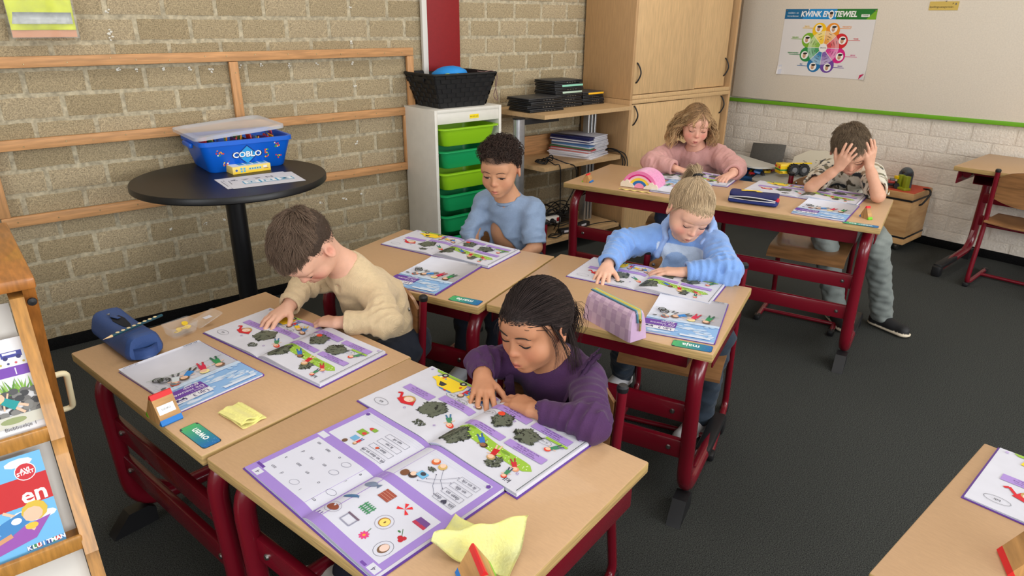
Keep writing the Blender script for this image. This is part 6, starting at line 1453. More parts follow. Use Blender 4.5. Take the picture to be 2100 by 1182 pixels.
    # ---------------- clothes
    top = S['top']; G = Field(lo, hi, top.get('h', .004)); inf = top.get('inf', .012); tr = top.get('torso', 1.0)
    G.cap(J['pelvis'] - np.array((0, 0, .03)), J['chest'], (.092 + inf) * tr, (.092 + inf) * tr, 0, flat=fwd, fk=.82); G.cap(J['chest'], J['neck'] - sp * .055, (.092 + inf) * tr, .070 + inf * .8, .05, flat=fwd, fk=.80)
    for q in 'LR':
        a = top.get('sleeve' + q, top.get('sleeve', .98)); sh, el, wr = J['sh' + q], J['el' + q], J['wr' + q]
        G.cap(J['neck'] - sp * .050, sh, .040 + inf * .6, .040 + inf * .8, .035); up_end = el if a > .5 else sh + (el - sh) * a * 2
        rsl = top.get('rs', 1.0)
        G.cap(sh, up_end, (.040 + inf) * rsl, (.034 + inf) * rsl, .022)
        if a > .5:
            e = el + (wr - el) * (a - .5) * 2; G.cap(el, e, (.033 + inf) * rsl, (.022 + inf * .75) * rsl, .016)
            if top.get('cuff'): n_ = unit(wr - el); G.cap(e - n_ * .018, e - n_ * .004, .026 + inf * .9, .026 + inf * .9, .004)
    G.ripple(top.get('amp', .0022), top.get('freq', 95), S.get('seed', 1)); G.ripple(top.get('amp', .0022) * .6, top.get('freq', 95) * 2.1, S.get('seed', 1) + 5)
    for q in 'LR':
        ca = top.get('cam', .0042); a = top.get('sleeve' + q, top.get('sleeve', .98)); sd_ = S.get('seed', 1) + (0 if q == 'L' else 7)
        G.crease(J['sh' + q], J['el' + q], ca, .030, sd_, 1.0, .55, .075)
        if a > .5: G.crease(J['el' + q], J['wr' + q], ca, .026, sd_ + 3, .1, .45, .07); G.crease(J['el' + q], J['wr' + q], ca * .6, .02, sd_ + 4, .9, .25, .06)
    G.crease(J['neck'], J['pelvis'], top.get('cam', .0042) * .9, .055, S.get('seed', 1) + 31, .6, .45, .16)
    for q in 'LR':
        a = top.get('sleeve' + q, top.get('sleeve', .98)); sh, el, wr = J['sh' + q], J['el' + q], J['wr' + q]
        p0, p1 = (el, wr) if a > .5 else (sh, el); e = p0 + (p1 - p0) * ((a - .5) * 2 if a > .5 else a * 2); n_ = unit(p1 - p0)
        G.cut(e - n_ * .004, n_, .003, e - n_ * .03 - .06, e + n_ * .05 + .07) if True else None
        r_in = (.0205 if a > .5 else .032) + inf * .25; G.cap(e - n_ * .03, e + n_ * .03, r_in, r_in + .003, .003, 's')
    ax = unit(H((0, -.02, -.06)) - J['neck']); G.cap(J['neck'] - ax * .035, J['neck'] + ax * .10, .046 + top.get('open', 0), .056 + top.get('open', 0) * 1.5, .006, 's')
    for (p, n_) in top.get('cuts', []): G.cut(DW(dk, p[0], d0 + p[1], p[2]) - O, np.append((DW(dk, n_[0], n_[1]) - DW(dk, 0, 0))[:2], n_[2]), .006)
    if 'extra' in top: top['extra'](G, J, H, R, s, fwd, lat, sp)
    V2, Q2 = G.surface(); V2 = relax(V2, Q2, 2, .5); S['G'] = G
    if 'paint' in top: cc = top['paint'](V2, J, fwd, lat, sp)
    else: cc = np.tile(lin(top['col']), (len(V2), 1))
    fast_mesh(top['name'], V2, Q2, top.get('mat', m_cloth_c), root, np.c_[cc, np.ones(len(V2))])
    if top.get('collar', True):      # knitted neck band
        a_, b_ = frame(ax); c_ = J['neck'] + ax * top.get('cz', -.012); rr = .047 + top.get('open', 0)
        P = [c_ + rr * (math.cos(t) * a_ + math.sin(t) * b_) * 1.03 for t in np.linspace(0, 2 * pi, 36, endpoint=False)]
        MB().tube(P, top.get('cr', .0062), 8, closed=True).build('collar', top.get('cmat') or mat('collar_%d_%d_%d' % top['col'], tuple(int(v * .94) for v in top['col']), .9, bump=.3, bscale=300), root, smooth=180)
    if 'pants' in S:
        G = Field(lo, hi, S.get('ph', .007)); pi_ = S.get('pinf', .012); G.ell(J['pelvis'], (.105, .095, .085), np.stack([lat, fwd, (0, 0, 1)], 1))
        for q in 'LR':
            hp = J['pelvis'] + lat * (.058 if q == 'L' else -.058); G.cap(hp, J['kn' + q], .060 + pi_, .040 + pi_, .03); G.cap(J['kn' + q], J['an' + q] - np.array((0, 0, .03)), .040 + pi_, .033 + pi_, .015)
        G.ripple(.0030, 90, 3 + S.get('seed', 1)); G.ripple(.002, 190, 8)
        V3, Q3 = G.surface(); V3 = relax(V3, Q3, 1, .5); cp = np.tile(lin(S['pants']), (len(V3), 1))
        if 'fade' in S:
            for q in 'LR': w = np.exp(-(np.linalg.norm(V3 - J['kn' + q] - fwd * .03, axis=1) / .07) ** 2)[:, None]; cp = cp * (1 - w) + lin(S['fade']) * w
        fast_mesh('trousers', V3, Q3, m_cloth_c, root, np.c_[cp, np.ones(len(V3))])
        for q in 'LR':
            a, t = J['an' + q], J['to' + q]; fd = t - a; fd[2] = 0; fd = unit(fd); sd = np.cross(fd, (0, 0, 1)); heel = np.array((a[0], a[1], t[2])) - fd * .025; toe = heel + fd * .165; upv = np.array((0, 0, 1.)) if 'shoeup' not in S or q not in S['shoeup'] else unit(S['shoeup'][q])
            G = Field(np.minimum(heel, toe) - .07, np.maximum(heel, toe) + np.array((.07, .07, .12)), .0044)
            G.cap(heel + upv * .030, toe - fd * .02 + upv * .024, .029, .030, .01); G.cap(heel + upv * .03 + fd * .01, heel + upv * .085 + fd * .012, .033, .033, .02); G.cap(heel + fd * .03 + upv * .045, heel + fd * .09 + upv * .028, .028, .026, .02)
            G.cap(heel + upv * .012, toe - fd * .02 + upv * .012, .034, .036, .004, flat=upv, fk=.38); G.cut(heel + upv * .001, -upv, .001)
            V4, Q4 = G.surface(); hh = (V4 - heel) @ upv; ll = (V4 - heel) @ fd; sole = (hh < .020); cs = np.where(sole[:, None], lin(S['sole']), lin(S['shoe'])); 
            if 'shoetop' in S: cs = np.where(((hh > .045) & (ll > .015) & (ll < .05))[:, None], lin(S['shoetop']), cs)
            sh_ = fast_mesh('shoe', V4, Q4, mat('shoe_material', (120, 120, 120), .6, attr=True), root, np.c_[cs, np.ones(len(V4))])
            if 'lace' in S:
                lc = MB()
                for i in range(3):
                    b0 = heel + fd * (.062 + .016 * i) + upv * (.066 - .009 * i); lc.tube([b0 - sd * .020 - upv * .008, b0 + upv * .001, b0 + sd * .020 - upv * .008], .0022, 6)
                lc.build('laces', mat('lace_%d' % S['lace'][0], S['lace'], .6), sh_, smooth=180)['kind'] = 'stuff'
    # ---------------- hair
    hairstyle(S, root, H, R, s, F, Hi, J, O)
    return root, J, H, O

def skull(dr, t=0.0):
    """point on the skull (plus thickness t) in the direction dr from its centre"""
    dr = unit(dr); r = 1 / np.sqrt(((dr / SK_R) ** 2).sum(-1)); return SK_C + dr * (r + np.asarray(t))[..., None]
def hairstyle(S, root, H, R, s, F, Hi, J, O):
    st = S['style']; rg = np.random.default_rng(S.get('seed', 1) + 20); base = np.array(S['hair'], float); front = S.get('front', .062)
    VV = []; QQ = []; CC = []; nv = 0
    def push(V, Q, c):
        nonlocal nv
        VV.append(V); QQ.append(Q + nv); CC.append(c); nv += len(V)
    def colr(N, n, sides, var=.16, tip=None):
        f = (1 + rg.normal(0, var, (N, 1, 1))) * np.ones((N, n, sides)); c = lin(base)[None, None, None, :] * np.clip(f, .45, 1.8)[..., None]
        if tip is not None: w = np.linspace(0, 1, n)[None, :, None, None] ** 1.5; c = c * (1 - w) + lin(tip) * w * np.clip(f, .6, 1.6)[..., None]
        return c.reshape(-1, 3)
    def roots(N, margin=.004, top_only=None):
        out = []
        while len(out) < N:
            d = unit(rg.normal(size=(N * 3, 3))); P = skull(d, np.zeros(len(d))); th = np.arctan2(P[:, 0], P[:, 1] + .012); ok = P[:, 2] > hairline(th, front) + margin + rg.uniform(-1, 1, len(P)) * S.get('soft', .002)
            if top_only is not None: ok &= P[:, 2] > top_only(th)
            out += list(d[ok])
        return np.array(out[:N])
    def edge_roots(N):
        d = roots(N * 6, -.006); P = skull(d, np.zeros(len(d))); th = np.arctan2(P[:, 0], P[:, 1] + .012); ok = (P[:, 2] < hairline(th, front) + .022) & (np.abs(th) < 1.6); return d[ok][:N]
    def clear(path, gap=.0012):
        sh_ = path.shape; q = path.reshape(-1, 3).copy(); o_ = unit(q - SK_C)
        for _ in range(3): q += o_ * np.clip(gap - F.at(H(q)), 0, .012)[:, None] / s * .9
        return q.reshape(sh_)
    # close-fitting under-layer from hairline to crown
    nt, ne = 72, 22; thk = S.get('cap', .006); V = []
    for i in range(nt):
        th = -pi + 2 * pi * i / nt; zl = float(hairline(np.array([th]), front)[0]); el0 = math.asin(np.clip((zl - SK_C[2]) / .088, -.98, .98))
        for j in range(ne + 1):
            t = j / ne; el = el0 + (pi / 2 - el0) * t; d = np.array((math.sin(th) * math.cos(el), math.cos(th) * math.cos(el), math.sin(el)))
            k = S.get('capfn', lambda d, t: 1.0)(d, t); V.append(skull(d, (thk * k * min(1, t * 5 + .1) + .0012 * k * math.sin(9 * th + 3 * el) * min(1, 4 * t))))
    id_ = np.arange(nt * (ne + 1)).reshape(nt, ne + 1); Q = np.stack([id_, np.roll(id_, -1, 0)], 0); Q = np.stack([Q[0][:, :-1], Q[1][:, :-1], Q[1][:, 1:], Q[0][:, 1:]], -1).reshape(-1, 4)
    capv = np.array(V); tt = np.tile(np.arange(ne + 1) / ne, nt)[:, None]
    if not S.get('nocap'): push(H(capv), Q, np.tile(lin(base * .72), (len(capv), 1)))
    if st == 'short':
        N = S.get('nh', 3800); n = 5; fz = S.get('fade_z', -1); tl = (lambda th: np.where(np.abs(th) > 1.0, fz + .0 * th, -1)) if fz > -1 else None
        d = roots(N, .002, tl); P0 = skull(d, np.full(N, thk * .6)); wh = np.array((.008, -.085, .085)); fl = unit(P0 - wh); fl[:, 1] += S.get('fwd', .9); nrm = unit((P0 - SK_C) / SK_R ** 2); fl = unit(fl - nrm * (fl * nrm).sum(1, keepdims=True))
        cl = np.floor(P0 * 70); ph = np.sin(cl @ np.array((12.9, 78.2, 37.7))) * 3; side = unit(np.cross(nrm, fl)); fl = unit(fl + side * (np.sin(ph) * S.get('mess', .5))[:, None])
        Ln = S.get('len', .030) * (1 + rg.normal(0, .2, N)) * np.where(P0[:, 2] > .06, 1.0, .55) * (np.clip((P0[:, 2] - .05) / .04, .3, 1) if fz > -1 else 1) * (1 + S.get('fringe', .6) * np.clip((P0[:, 1] - .03) / .05, 0, 1) * (P0[:, 2] > .05)); t = np.linspace(0, 1, n)
        lift = S.get('lift', .45); path = P0[:, None, :] + fl[:, None, :] * (Ln[:, None] * t)[..., None] + nrm[:, None, :] * (Ln[:, None] * lift * np.sin(pi * t * .62)[None, :])[..., None]
        path[..., 2] -= (S.get('droop', .25) * Ln[:, None] * t ** 2)
        e = (path - SK_C) / (SK_R + .003); q = np.linalg.norm(e, axis=2, keepdims=True); path = np.where(q < 1, SK_C + (path - SK_C) / np.maximum(q, .2), path)
        path = clear(path, .001); rr = S.get('hr', .00075) * np.linspace(1, .3, n)[None, :] * np.ones((N, 1)); V, Q = tubes(path, rr); push(H(V), Q, colr(N, n, 3, tip=S.get('tip')))
        if fz > -1:                                                  # clipped sides: stubble
            N = 2600; d = roots(N, -.002); P0 = skull(d, np.full(N, .0004)); ok = (P0[:, 2] < fz + .006) & (np.abs(np.arctan2(P0[:, 0], P0[:, 1] + .012)) > .9); P0 = P0[ok]; N = len(P0); nrm = unit((P0 - SK_C) / SK_R ** 2); fl = unit(nrm * .25 + np.array((0, -.5, -1.0)))
            t = np.linspace(0, 1, 3); path = P0[:, None, :] + fl[:, None, :] * (.004 * t)[None, :, None] + nrm[:, None, :] * .0006; V, Q = tubes(path, np.full((N, 3), .00035)); push(H(V), Q, np.tile(lin(base * .9), (len(V), 1)))
    elif st == 'curly':
        N = 1200; n = 18; d = roots(N, .006); P0 = skull(d, np.full(N, thk * .4)); nrm = unit(P0 - SK_C + np.array((0, .004, .006))); ax = unit(nrm + rg.normal(0, .35, (N, 3))); a = unit(np.cross(ax, rg.normal(size=(N, 3)))); b = np.cross(ax, a)
        t = np.linspace(0, 1, n); ph = t[None, :] * rg.uniform(7, 12, (N, 1)) + rg.uniform(0, 6.3, (N, 1)); big = np.where(P0[:, 2] > .055, 1.0, .22)[:, None]; rr = rg.uniform(.0055, .0105, (N, 1)) * np.minimum(1, t * 4)[None, :] * np.maximum(big, .5); Ln = rg.uniform(.016, .030, (N, 1)) * big
        path = P0[:, None, :] + ax[:, None, :] * (Ln * np.sin(t * 1.9)[None, :])[..., None] + (rr * np.cos(ph))[..., None] * a[:, None, :] + (rr * np.sin(ph))[..., None] * b[:, None, :]
        w = np.where(P0[:, 2] > .055, .0013, .0009)[:, None] * np.linspace(1, .5, n)[None, :]; V, Q = tubes(path, w); push(H(V), Q, colr(N, n, 3, .25))
        N = 1500; d = roots(N, .0); P0 = skull(d, np.full(N, .001)); ok = P0[:, 2] < .06; P0 = P0[ok]; N = len(P0); nrm = unit(P0 - SK_C); t = np.linspace(0, 1, 4); fl = unit(nrm * .5 + rg.normal(0, .5, (N, 3)) + np.array((0, -.2, -.5))); path = P0[:, None, :] + fl[:, None, :] * (.009 * t)[None, :, None]; V, Q = tubes(path, np.full((N, 4), .0008)); push(H(V), Q, colr(N, 4, 3))
    elif st == 'tied':
        kn = np.array(S['knot']); kd = unit(kn - SK_C); N = S.get('nh', 3000); n = 8; d = np.concatenate([roots(N, -.006), edge_roots(N // 4)]); N = len(d); t = np.linspace(0, 1, n)
        om = np.arccos(np.clip(d @ kd, -1, 1))[:, None]; so = np.sin(om) + 1e-6; dd = (np.sin((1 - t)[None, :] * om) / so)[..., None] * d[:, None, :] + (np.sin(t[None, :] * om) / so)[..., None] * kd
        jit = rg.normal(0, .03, (N, 1, 3)) * np.sin(pi * t)[None, :, None]; dd = unit(dd + jit); u = rg.uniform(0, 1, (N, 1)); thick = S.get('vol', .007) * np.minimum(1, t * 4 + .22)[None, :] * (.35 + .65 * u) + .0015 * np.sin(9 * dd[..., 0] * 12 + 5)
        r = 1 / np.sqrt(((dd / SK_R) ** 2).sum(-1)); path = SK_C + dd * (r + thick)[..., None]; kw = np.clip((t - .86) / .14, 0, 1)[None, :, None]; path = path * (1 - kw) + (kn + rg.normal(0, .006, (N, 1, 3))) * kw
        path = clear(path); V, Q = tubes(path, S.get('hr', .00078) * np.ones((N, n))); push(H(V), Q, colr(N, n, 3, S.get('var', .22), S.get('tip')))
        # tail
        N = 450; n = 9; t = np.linspace(0, 1, n); tl = S['tail']; A = np.array(tl, float); seg = np.array([smooth_path(A, 8)[int(round(x * 8 * (len(A) - 1)))] for x in t]); sprd = (S.get('tw', .016) * (np.sin(np.clip(t * 1.3, 0, 1) * pi * .75) + .25))[None, :, None]
        offs = rg.normal(0, 1, (N, 1, 3)) * sprd * np.array((1, .8, .8)) + rg.normal(0, .003, (N, n, 3)).cumsum(1) * .2; Ls = rg.uniform(.7, 1, (N, 1)); path = kn * 0 + seg[None, :, :] + offs; V, Q = tubes(path, .0009 * np.linspace(1, .3, n)[None, :] * np.ones((N, 1))); push(H(V), Q, colr(N, n, 3, .22, S.get('tip')))
        # loose wisps
        for w in S.get('wisps', []):
            N = w.get('n', 30); n = 14; A = smooth_path(np.array(w['p'], float), 8); seg = A[np.linspace(0, len(A) - 1, n).astype(int)]; ll = rg.integers(7, n + 1, N); path = seg[None] + rg.normal(0, w.get('w', .003), (N, 1, 3)) * np.linspace(.4, 1.6, n)[None, :, None] + rg.normal(0, .0005, (N, n, 3)).cumsum(1); V, Q = tubes(clear(path), .0006 * np.linspace(1, .3, n)[None, :] * np.ones((N, 1))); push(H(V), Q, colr(N, n, 3, .2, S.get('tip')))
        a_, b_ = frame(unit(np.array(tl[1]) - np.array(tl[0]))); P = [H(kn + .0145 * (math.cos(x) * a_ + math.sin(x) * b_)) for x in np.linspace(0, 2 * pi, 18, endpoint=False)]
        MB().tube(P, .0052, 8, closed=True).build('hair_tie', mat('hair_tie', (18, 18, 20), .6), root, smooth=180)
    elif st == 'bob':
        for NL, M, frp in ((S.get('locks', 170), 12, .9), (1300, 1, .25)):
          n = 16; N = NL * M; dl = roots(NL, .0); t = np.linspace(0, 1, n); d = unit(np.repeat(dl, M, 0) + rg.normal(0, .05, (N, 3))); P0 = skull(d, np.full(N, .002)); lid_ = np.repeat(np.arange(NL), M)
          PL = skull(dl, np.zeros(NL)); part = np.array((-.010, .02, .11)); out = PL - part; out[:, 1] *= .6; az = np.arctan2(out[:, 0], out[:, 1]) + rg.normal(0, .16, NL); frl = (PL[:, 1] > .028) & (np.abs(PL[:, 0]) < .062) & (rg.uniform(0, 1, NL) < frp)
          az = np.where(~frl & (np.abs(az) < 1.15), np.sign(az + 1e-6) * rg.uniform(1.12, 1.6, NL), az); az = np.where(frl, np.clip(az, -.95, .95) + np.sign(PL[:, 0]) * .25, az)
          ze = np.where(frl, rg.uniform(.006, .026, NL), rg.uniform(-.145, -.085, NL)); amp = np.where(frl, rg.uniform(.003, .006, NL), rg.uniform(.007, .014, NL)); ph = rg.uniform(0, 6.3, NL); fr_ = rg.uniform(9, 15, NL) * np.where(frl, .6, 1); depth = rg.uniform(.35, 1, NL); hand_ = np.sign(rg.normal(size=NL))
          g = lambda a: np.repeat(a, M, 0)
          az, ze, amp, ph, fr_, depth, hand_, frl = [g(a) for a in (az, ze, amp, ph, fr_, depth, hand_, frl)]; tgt = np.stack([np.sin(az), np.cos(az), 0 * az], 1); tang = np.stack([tgt[:, 1], -tgt[:, 0], 0 * az], 1); jit = rg.normal(0, .0032, (N, 3)); ze = ze + rg.normal(0, .006, N)
          path = np.zeros((N, n, 3))
          for i in range(n):
              k = t[i]; z = P0[:, 2] * (1 - k) + ze * k; rad = np.sqrt(np.clip(1 - ((np.clip(z, .0, .108) - SK_C[2]) / SK_R[2]) ** 2, 0, 1)); kk = min(1, k * 2.0); vol = np.where(frl, .010, S.get('vol', .03) * (.35 + .65 * np.clip((.075 - z) / .12, 0, 1)) * depth + .004)
              ring_ = np.stack([tgt[:, 0] * (SK_R[0] * rad + vol), SK_C[1] + tgt[:, 1] * (SK_R[1] * rad + vol), z], 1); st_ = P0.copy(); st_[:, 2] = z; wv = amp * min(1, k * 2.5)
              path[:, i] = st_ * (1 - kk) + ring_ * kk + tang * (wv * np.sin(fr_ * k + ph))[:, None] + tgt * (wv * hand_ * np.cos(fr_ * k + ph))[:, None] + jit * (.4 + .9 * k)
          e = (path - SK_C) / (SK_R + .004); q = np.linalg.norm(e, axis=2, keepdims=True); path = clear(np.where(q < 1, SK_C + (path - SK_C) / np.maximum(q, .3), path), .0015)
          V, Q = tubes(path, .0014 * np.linspace(1, .5, n)[None, :] * np.ones((N, 1))); lv = np.clip(1 + g(rg.normal(0, .22, NL))[:, None, None] + rg.normal(0, .12, (N, 1, 1)), .5, 1.7) * np.ones((N, n, 3)); w = np.linspace(0, 1, n)[None, :, None, None] ** .9; c = (lin(base) * (1 - w) + lin(S['tip']) * w) * lv[..., None]; push(H(V), Q, c.reshape(-1, 3))
    o = fast_mesh('hair', np.concatenate(VV), np.concatenate(QQ), m_hair, root, np.c_[np.concatenate(CC), np.ones(nv)]); o['kind'] = 'stuff'
# ------------------------------------------------------------------ the six children
def flat_dir(u, v, z=0): return (u, v, z)
# boy in the cream jumper
S_A = dict(desk='A', head=(.705, 1.705, .812), rot=(193.5, 62, -8), s=.965, seed=3, h=.0030,
    j=dict(pelvis=(.355, .235, .43), chest=(.342, .165, .575), neck=(.325, .070, .725), shL=(.410, .120, .643), shR=(.215, .115, .655), elL=(.535, .055, .605), wrL=(.425, -.03, .600), elR=(.185, .03, .635), wrR=(.238, -.068, .606),
           knL=(.47, -.06, .42), knR=(.33, -.06, .42), anL=(.47, -.08, .08), anR=(.33, -.08, .08), toL=(.47, -.2, .003), toR=(.33, -.2, .003)),
    handL=((-.95, -.22, -.12), (0, 0, 1)), handR=((.18, -.97, -.18), (0, 0, 1)), hkL=dict(curl=(22, 34, 20), spread=3), hkR=dict(curl=(10, 20, 12), spread=9, thumb=1.0),
    skin=(226, 176, 150), blush=(222, 120, 106), bl=.6, lips=(206, 120, 112), hair=(92, 74, 61), browc=(150, 116, 92), scalp=.55, brow=.7,
    style='short', len=.030, fringe=.45, fwd=.9, lift=.42, mess=.6, fade_z=.060, cap=.007, capfn=lambda d, t: 1.0 if d[2] > .45 else .05, nh=6200, tip=(118, 98, 82), hr=.00085,
    top=dict(name='jumper', col=(222, 198, 160), mat=rib_mat('cream_rib', (216, 192, 154)), inf=.009, amp=.0020, freq=70, cuff=True, sleeveL=.93, rs=1.0), pants=(40, 44, 54), shoe=(60, 60, 66), sole=(220, 218, 214))
kid('A', 'boy with faded brown hair in a cream ribbed jumper bent over his book', S_A)
# girl in purple
def ruffle(J, root, G):
    lat = unit(J['shL'] - J['shR']); up = np.array((0, 0, 1.)); fw = np.cross(up, lat) if np.cross(up, lat)[0] < 0 else -np.cross(up, lat)
    for sg in (1, -1):
        C_ = [(J['neck'] + lat * sg * .060 - fw * .070 - up * .03, -fw + up), (J['neck'] + lat * sg * .085 - fw * .035 - up * .02, up), (J['neck'] + lat * sg * .090 + fw * .010 - up * .03, up + fw * .3), (J['neck'] + lat * sg * .078 + fw * .04 - up * .065, up + fw), (J['neck'] + lat * sg * .062 + fw * .05 - up * .11, fw)]
        pts = []; nn = []
        for p, d in C_:
            d = unit(d + lat * sg * .2); q = p.copy()
            for _ in range(60):
                if G.at(q)[0] > .001: break
                q = q + d * .002
            pts.append(q); nn.append(d)
        A = smooth_path(pts, 14); N_ = unit(smooth_path(nn, 14)); n = len(A) - 1; T = unit(np.gradient(A, axis=0)); mb = MB()
        for layer in (0, 1):
            def f(a, b):
                i = min(n, int(round(a * n))); o = unit(np.cross(N_[i], T[i])) ; o = o if o @ (lat * sg) > 0 else -o; ph = i * (1.05 + .2 * layer)
                return A[i] + o * (.024 - .010 * layer) * b + N_[i] * (.004 + (.010 + .012 * layer) * b + .0045 * b * math.sin(ph)) + T[i] * .004 * b * math.cos(ph)
            mb.grid(f, n, 4, thick=(0, 0, .0012))
        mb.build('ruffle', mat('purple_ruffle', (78, 49, 86), .9, bump=.3, bscale=300), root, smooth=180)['kind'] = 'stuff'
S_B = dict(desk='B', head=(.968, 1.058, .734), rot=(189, 13, 2), s=.95, seed=5, h=.0028,
    j=dict(pelvis=(.375, .225, .42), chest=(.36, .195, .53), neck=(.345, .150, .632), shL=(.440, .165, .590), shR=(.240, .155, .585), elL=(.562, .000, .602), wrL=(.428, -.030, .600), elR=(.205, .060, .600), wrR=(.252, .004, .604),
           knL=(.44, -.06, .40), knR=(.25, -.08, .38), anL=(.46, -.22, .10), anR=(.02, -.255, .10), toL=(.46, -.34, .003), toR=(-.06, -.31, .003)),
    handL=((-.96, .20, -.08), (0, 0, 1)), handR=((.64, -.74, -.16), (0, 0, 1)), hkL=dict(curl=(14, 20, 14), spread=4, thumb=.5), hkR=dict(curl=(10, 20, 14), spread=9),
    skin=(188, 132, 98), blush=(190, 110, 84), bl=.35, lips=(186, 96, 92), hair=(44, 34, 32), browc=(46, 32, 26), brow=1.7, eye=.5, open=.0018, fat=1.12, cheek=1.08, scalp=1.0,
    style='tied', knot=(0, -.102, -.002), tail=[(0, -.102, -.002), (.0, -.118, -.015), (.0, -.12, -.05), (.01, -.115, -.10), (.02, -.11, -.15)], vol=.010, cap=.0012, front=.058, nh=5200, var=.3, tip=(58, 46, 42),
    wisps=[dict(p=[(-.066, .045, .045), (-.078, .030, .0), (-.082, .028, -.05), (-.072, .034, -.095)], n=14), dict(p=[(-.072, .02, .035), (-.088, .006, -.03), (-.094, -.004, -.09), (-.085, -.01, -.14)], n=22, w=.005), dict(p=[(-.070, -.04, .0), (-.088, -.03, -.06), (-.098, -.02, -.12), (-.10, -.02, -.16)], n=40, w=.007), dict(p=[(.066, .045, .045), (.080, .03, -.02), (.078, .03, -.09)], n=20), dict(p=[(.02, .075, .07), (.035, .092, .04), (.05, .082, .0)], n=8)],
    top=dict(name='shirt', col=(78, 49, 86), inf=.0075, amp=.0016, freq=80, h=.0034, sleeve=.98, rs=.98), pants=(40, 40, 52), shoe=(206, 200, 190), sole=(226, 222, 212))
rB, J_B, H_B, O_B = kid('B', 'girl with tied-back dark hair in a purple ruffled top leaning on her book', S_B); ruffle(J_B, rB, S_B['G'])
# curly-haired boy
def belly(G, J, H, R, s, fwd, lat, sp):
    G.cap(J['chest'] + fwd * .10 - lat * .060 - np.array((0, 0, .01)), J['pelvis'] + fwd * .13 - lat * .02 + np.array((0, 0, .05)), .056, .085, .012, 's')
S_C = dict(desk='C', head=(1.645, 2.022, .856), rot=(212.3, 15, 0), s=.952, seed=7, h=.0033,
    j=dict(pelvis=(.41, .245, .43), chest=(.41, .205, .58), neck=(.412, .150, .735), shL=(.512, .175, .680), shR=(.302, .175, .685), elL=(.552, .130, .545), wrL=(.490, .02, .475), elR=(.262, .120, .560), wrR=(.335, .02, .475),
           knL=(.48, -.06, .42), knR=(.34, -.06, .42), anL=(.50, -.06, .08), anR=(.34, -.06, .08), toL=(.52, -.2, .003), toR=(.34, -.2, .003)),
    handL=((-.8, -.5, -.2), (0, 0, 1)), handR=((.8, -.5, -.2), (0, 0, 1)),
    skin=(200, 148, 114), blush=(200, 120, 96), bl=.3, lips=(190, 106, 98), hair=(58, 44, 38), browc=(66, 46, 36), brow=1.3, mouth=.0016, eye=.1, open=.0085, front=.056,
    style='curly', cap=.010, capfn=lambda d, t: 1.0 if d[2] > .3 else .15,
    top=dict(name='shirt', col=(138, 158, 186), inf=.009, amp=.0026, freq=75, sleeve=.985, sleeveL=.47, extra=belly, rs=1.06, open=.003, cz=-.012, cr=.0075), pants=(44, 48, 60), shoe=(200, 200, 204), sole=(226, 226, 226))
kid('C', 'boy with short dark curls in a blue shirt pulled up at his belly', S_C)
# girl in the hoodie
def hood_mesh(J, H, root):
    lat = unit(J['shL'] - J['shR']); lat[2] = 0; lat = unit(lat); up = np.array((0, 0, 1.)); fwd = np.cross(up, lat); fwd = fwd if fwd[0] < 0 else -fwd; n = J['neck']; G = Field(n - .22, n + .22, .004)
    lowr = []; upr = []; AA = np.linspace(-2.25, 2.25, 21)
    for a in AA:
        sag = .5 * (1 - math.cos(a)); lowr.append(n - fwd * math.cos(a) * (.126 - .03 * sag) + lat * math.sin(a) * .112 + up * (-.004 - .085 * sag)); upr.append(n - fwd * math.cos(a) * (.092 - .012 * sag) + lat * math.sin(a) * .082 + up * (.078 - .105 * sag))
    for i in range(20):
        tp = .45 + .55 * min(1, min(i, 19 - i) / 5); tq = .45 + .55 * min(1, min(i + 1, 20 - i - 1) / 5)
        G.cap(lowr[i], lowr[i + 1], .026 * tp, .026 * tq, .006); G.cap(upr[i], upr[i + 1], .013 * tp, .013 * tq, .003); G.cap(lowr[i], upr[i], .020 * tp, .012 * tp, .008); G.cap(lowr[i], upr[i + 1], .018 * tp, .012 * tq, .008)
    G.ripple(.0025, 70, 4); G.ripple(.0015, 140, 9); V, Q = G.surface(); V = relax(V, Q, 2, .5); fast_mesh('hood', V, Q, MATS['fleece'], root, np.tile(L4((150, 178, 228)), (len(V), 1)))
def hood_paint(V, J, fwd, lat, sp):
    c = np.tile(lin((126, 164, 224)), (len(V), 1)); r = V - (J['chest'] * .5 + J['neck'] * .5); a = r @ lat; z = r[:, 2]; f = r @ fwd
    w = ((np.abs(a) < .088) & (z < .035) & (z > -.09) & (f > .03) & (f < .135))[:, None]; c = np.where(w, lin((196, 212, 234)), c)
    w = ((((a + .01) / .05) ** 2 + ((z + .045) / .055) ** 2 < 1) & (f > .03) & (f < .135))[:, None]; c = np.where(w, lin((150, 178, 220)), c)
    return c
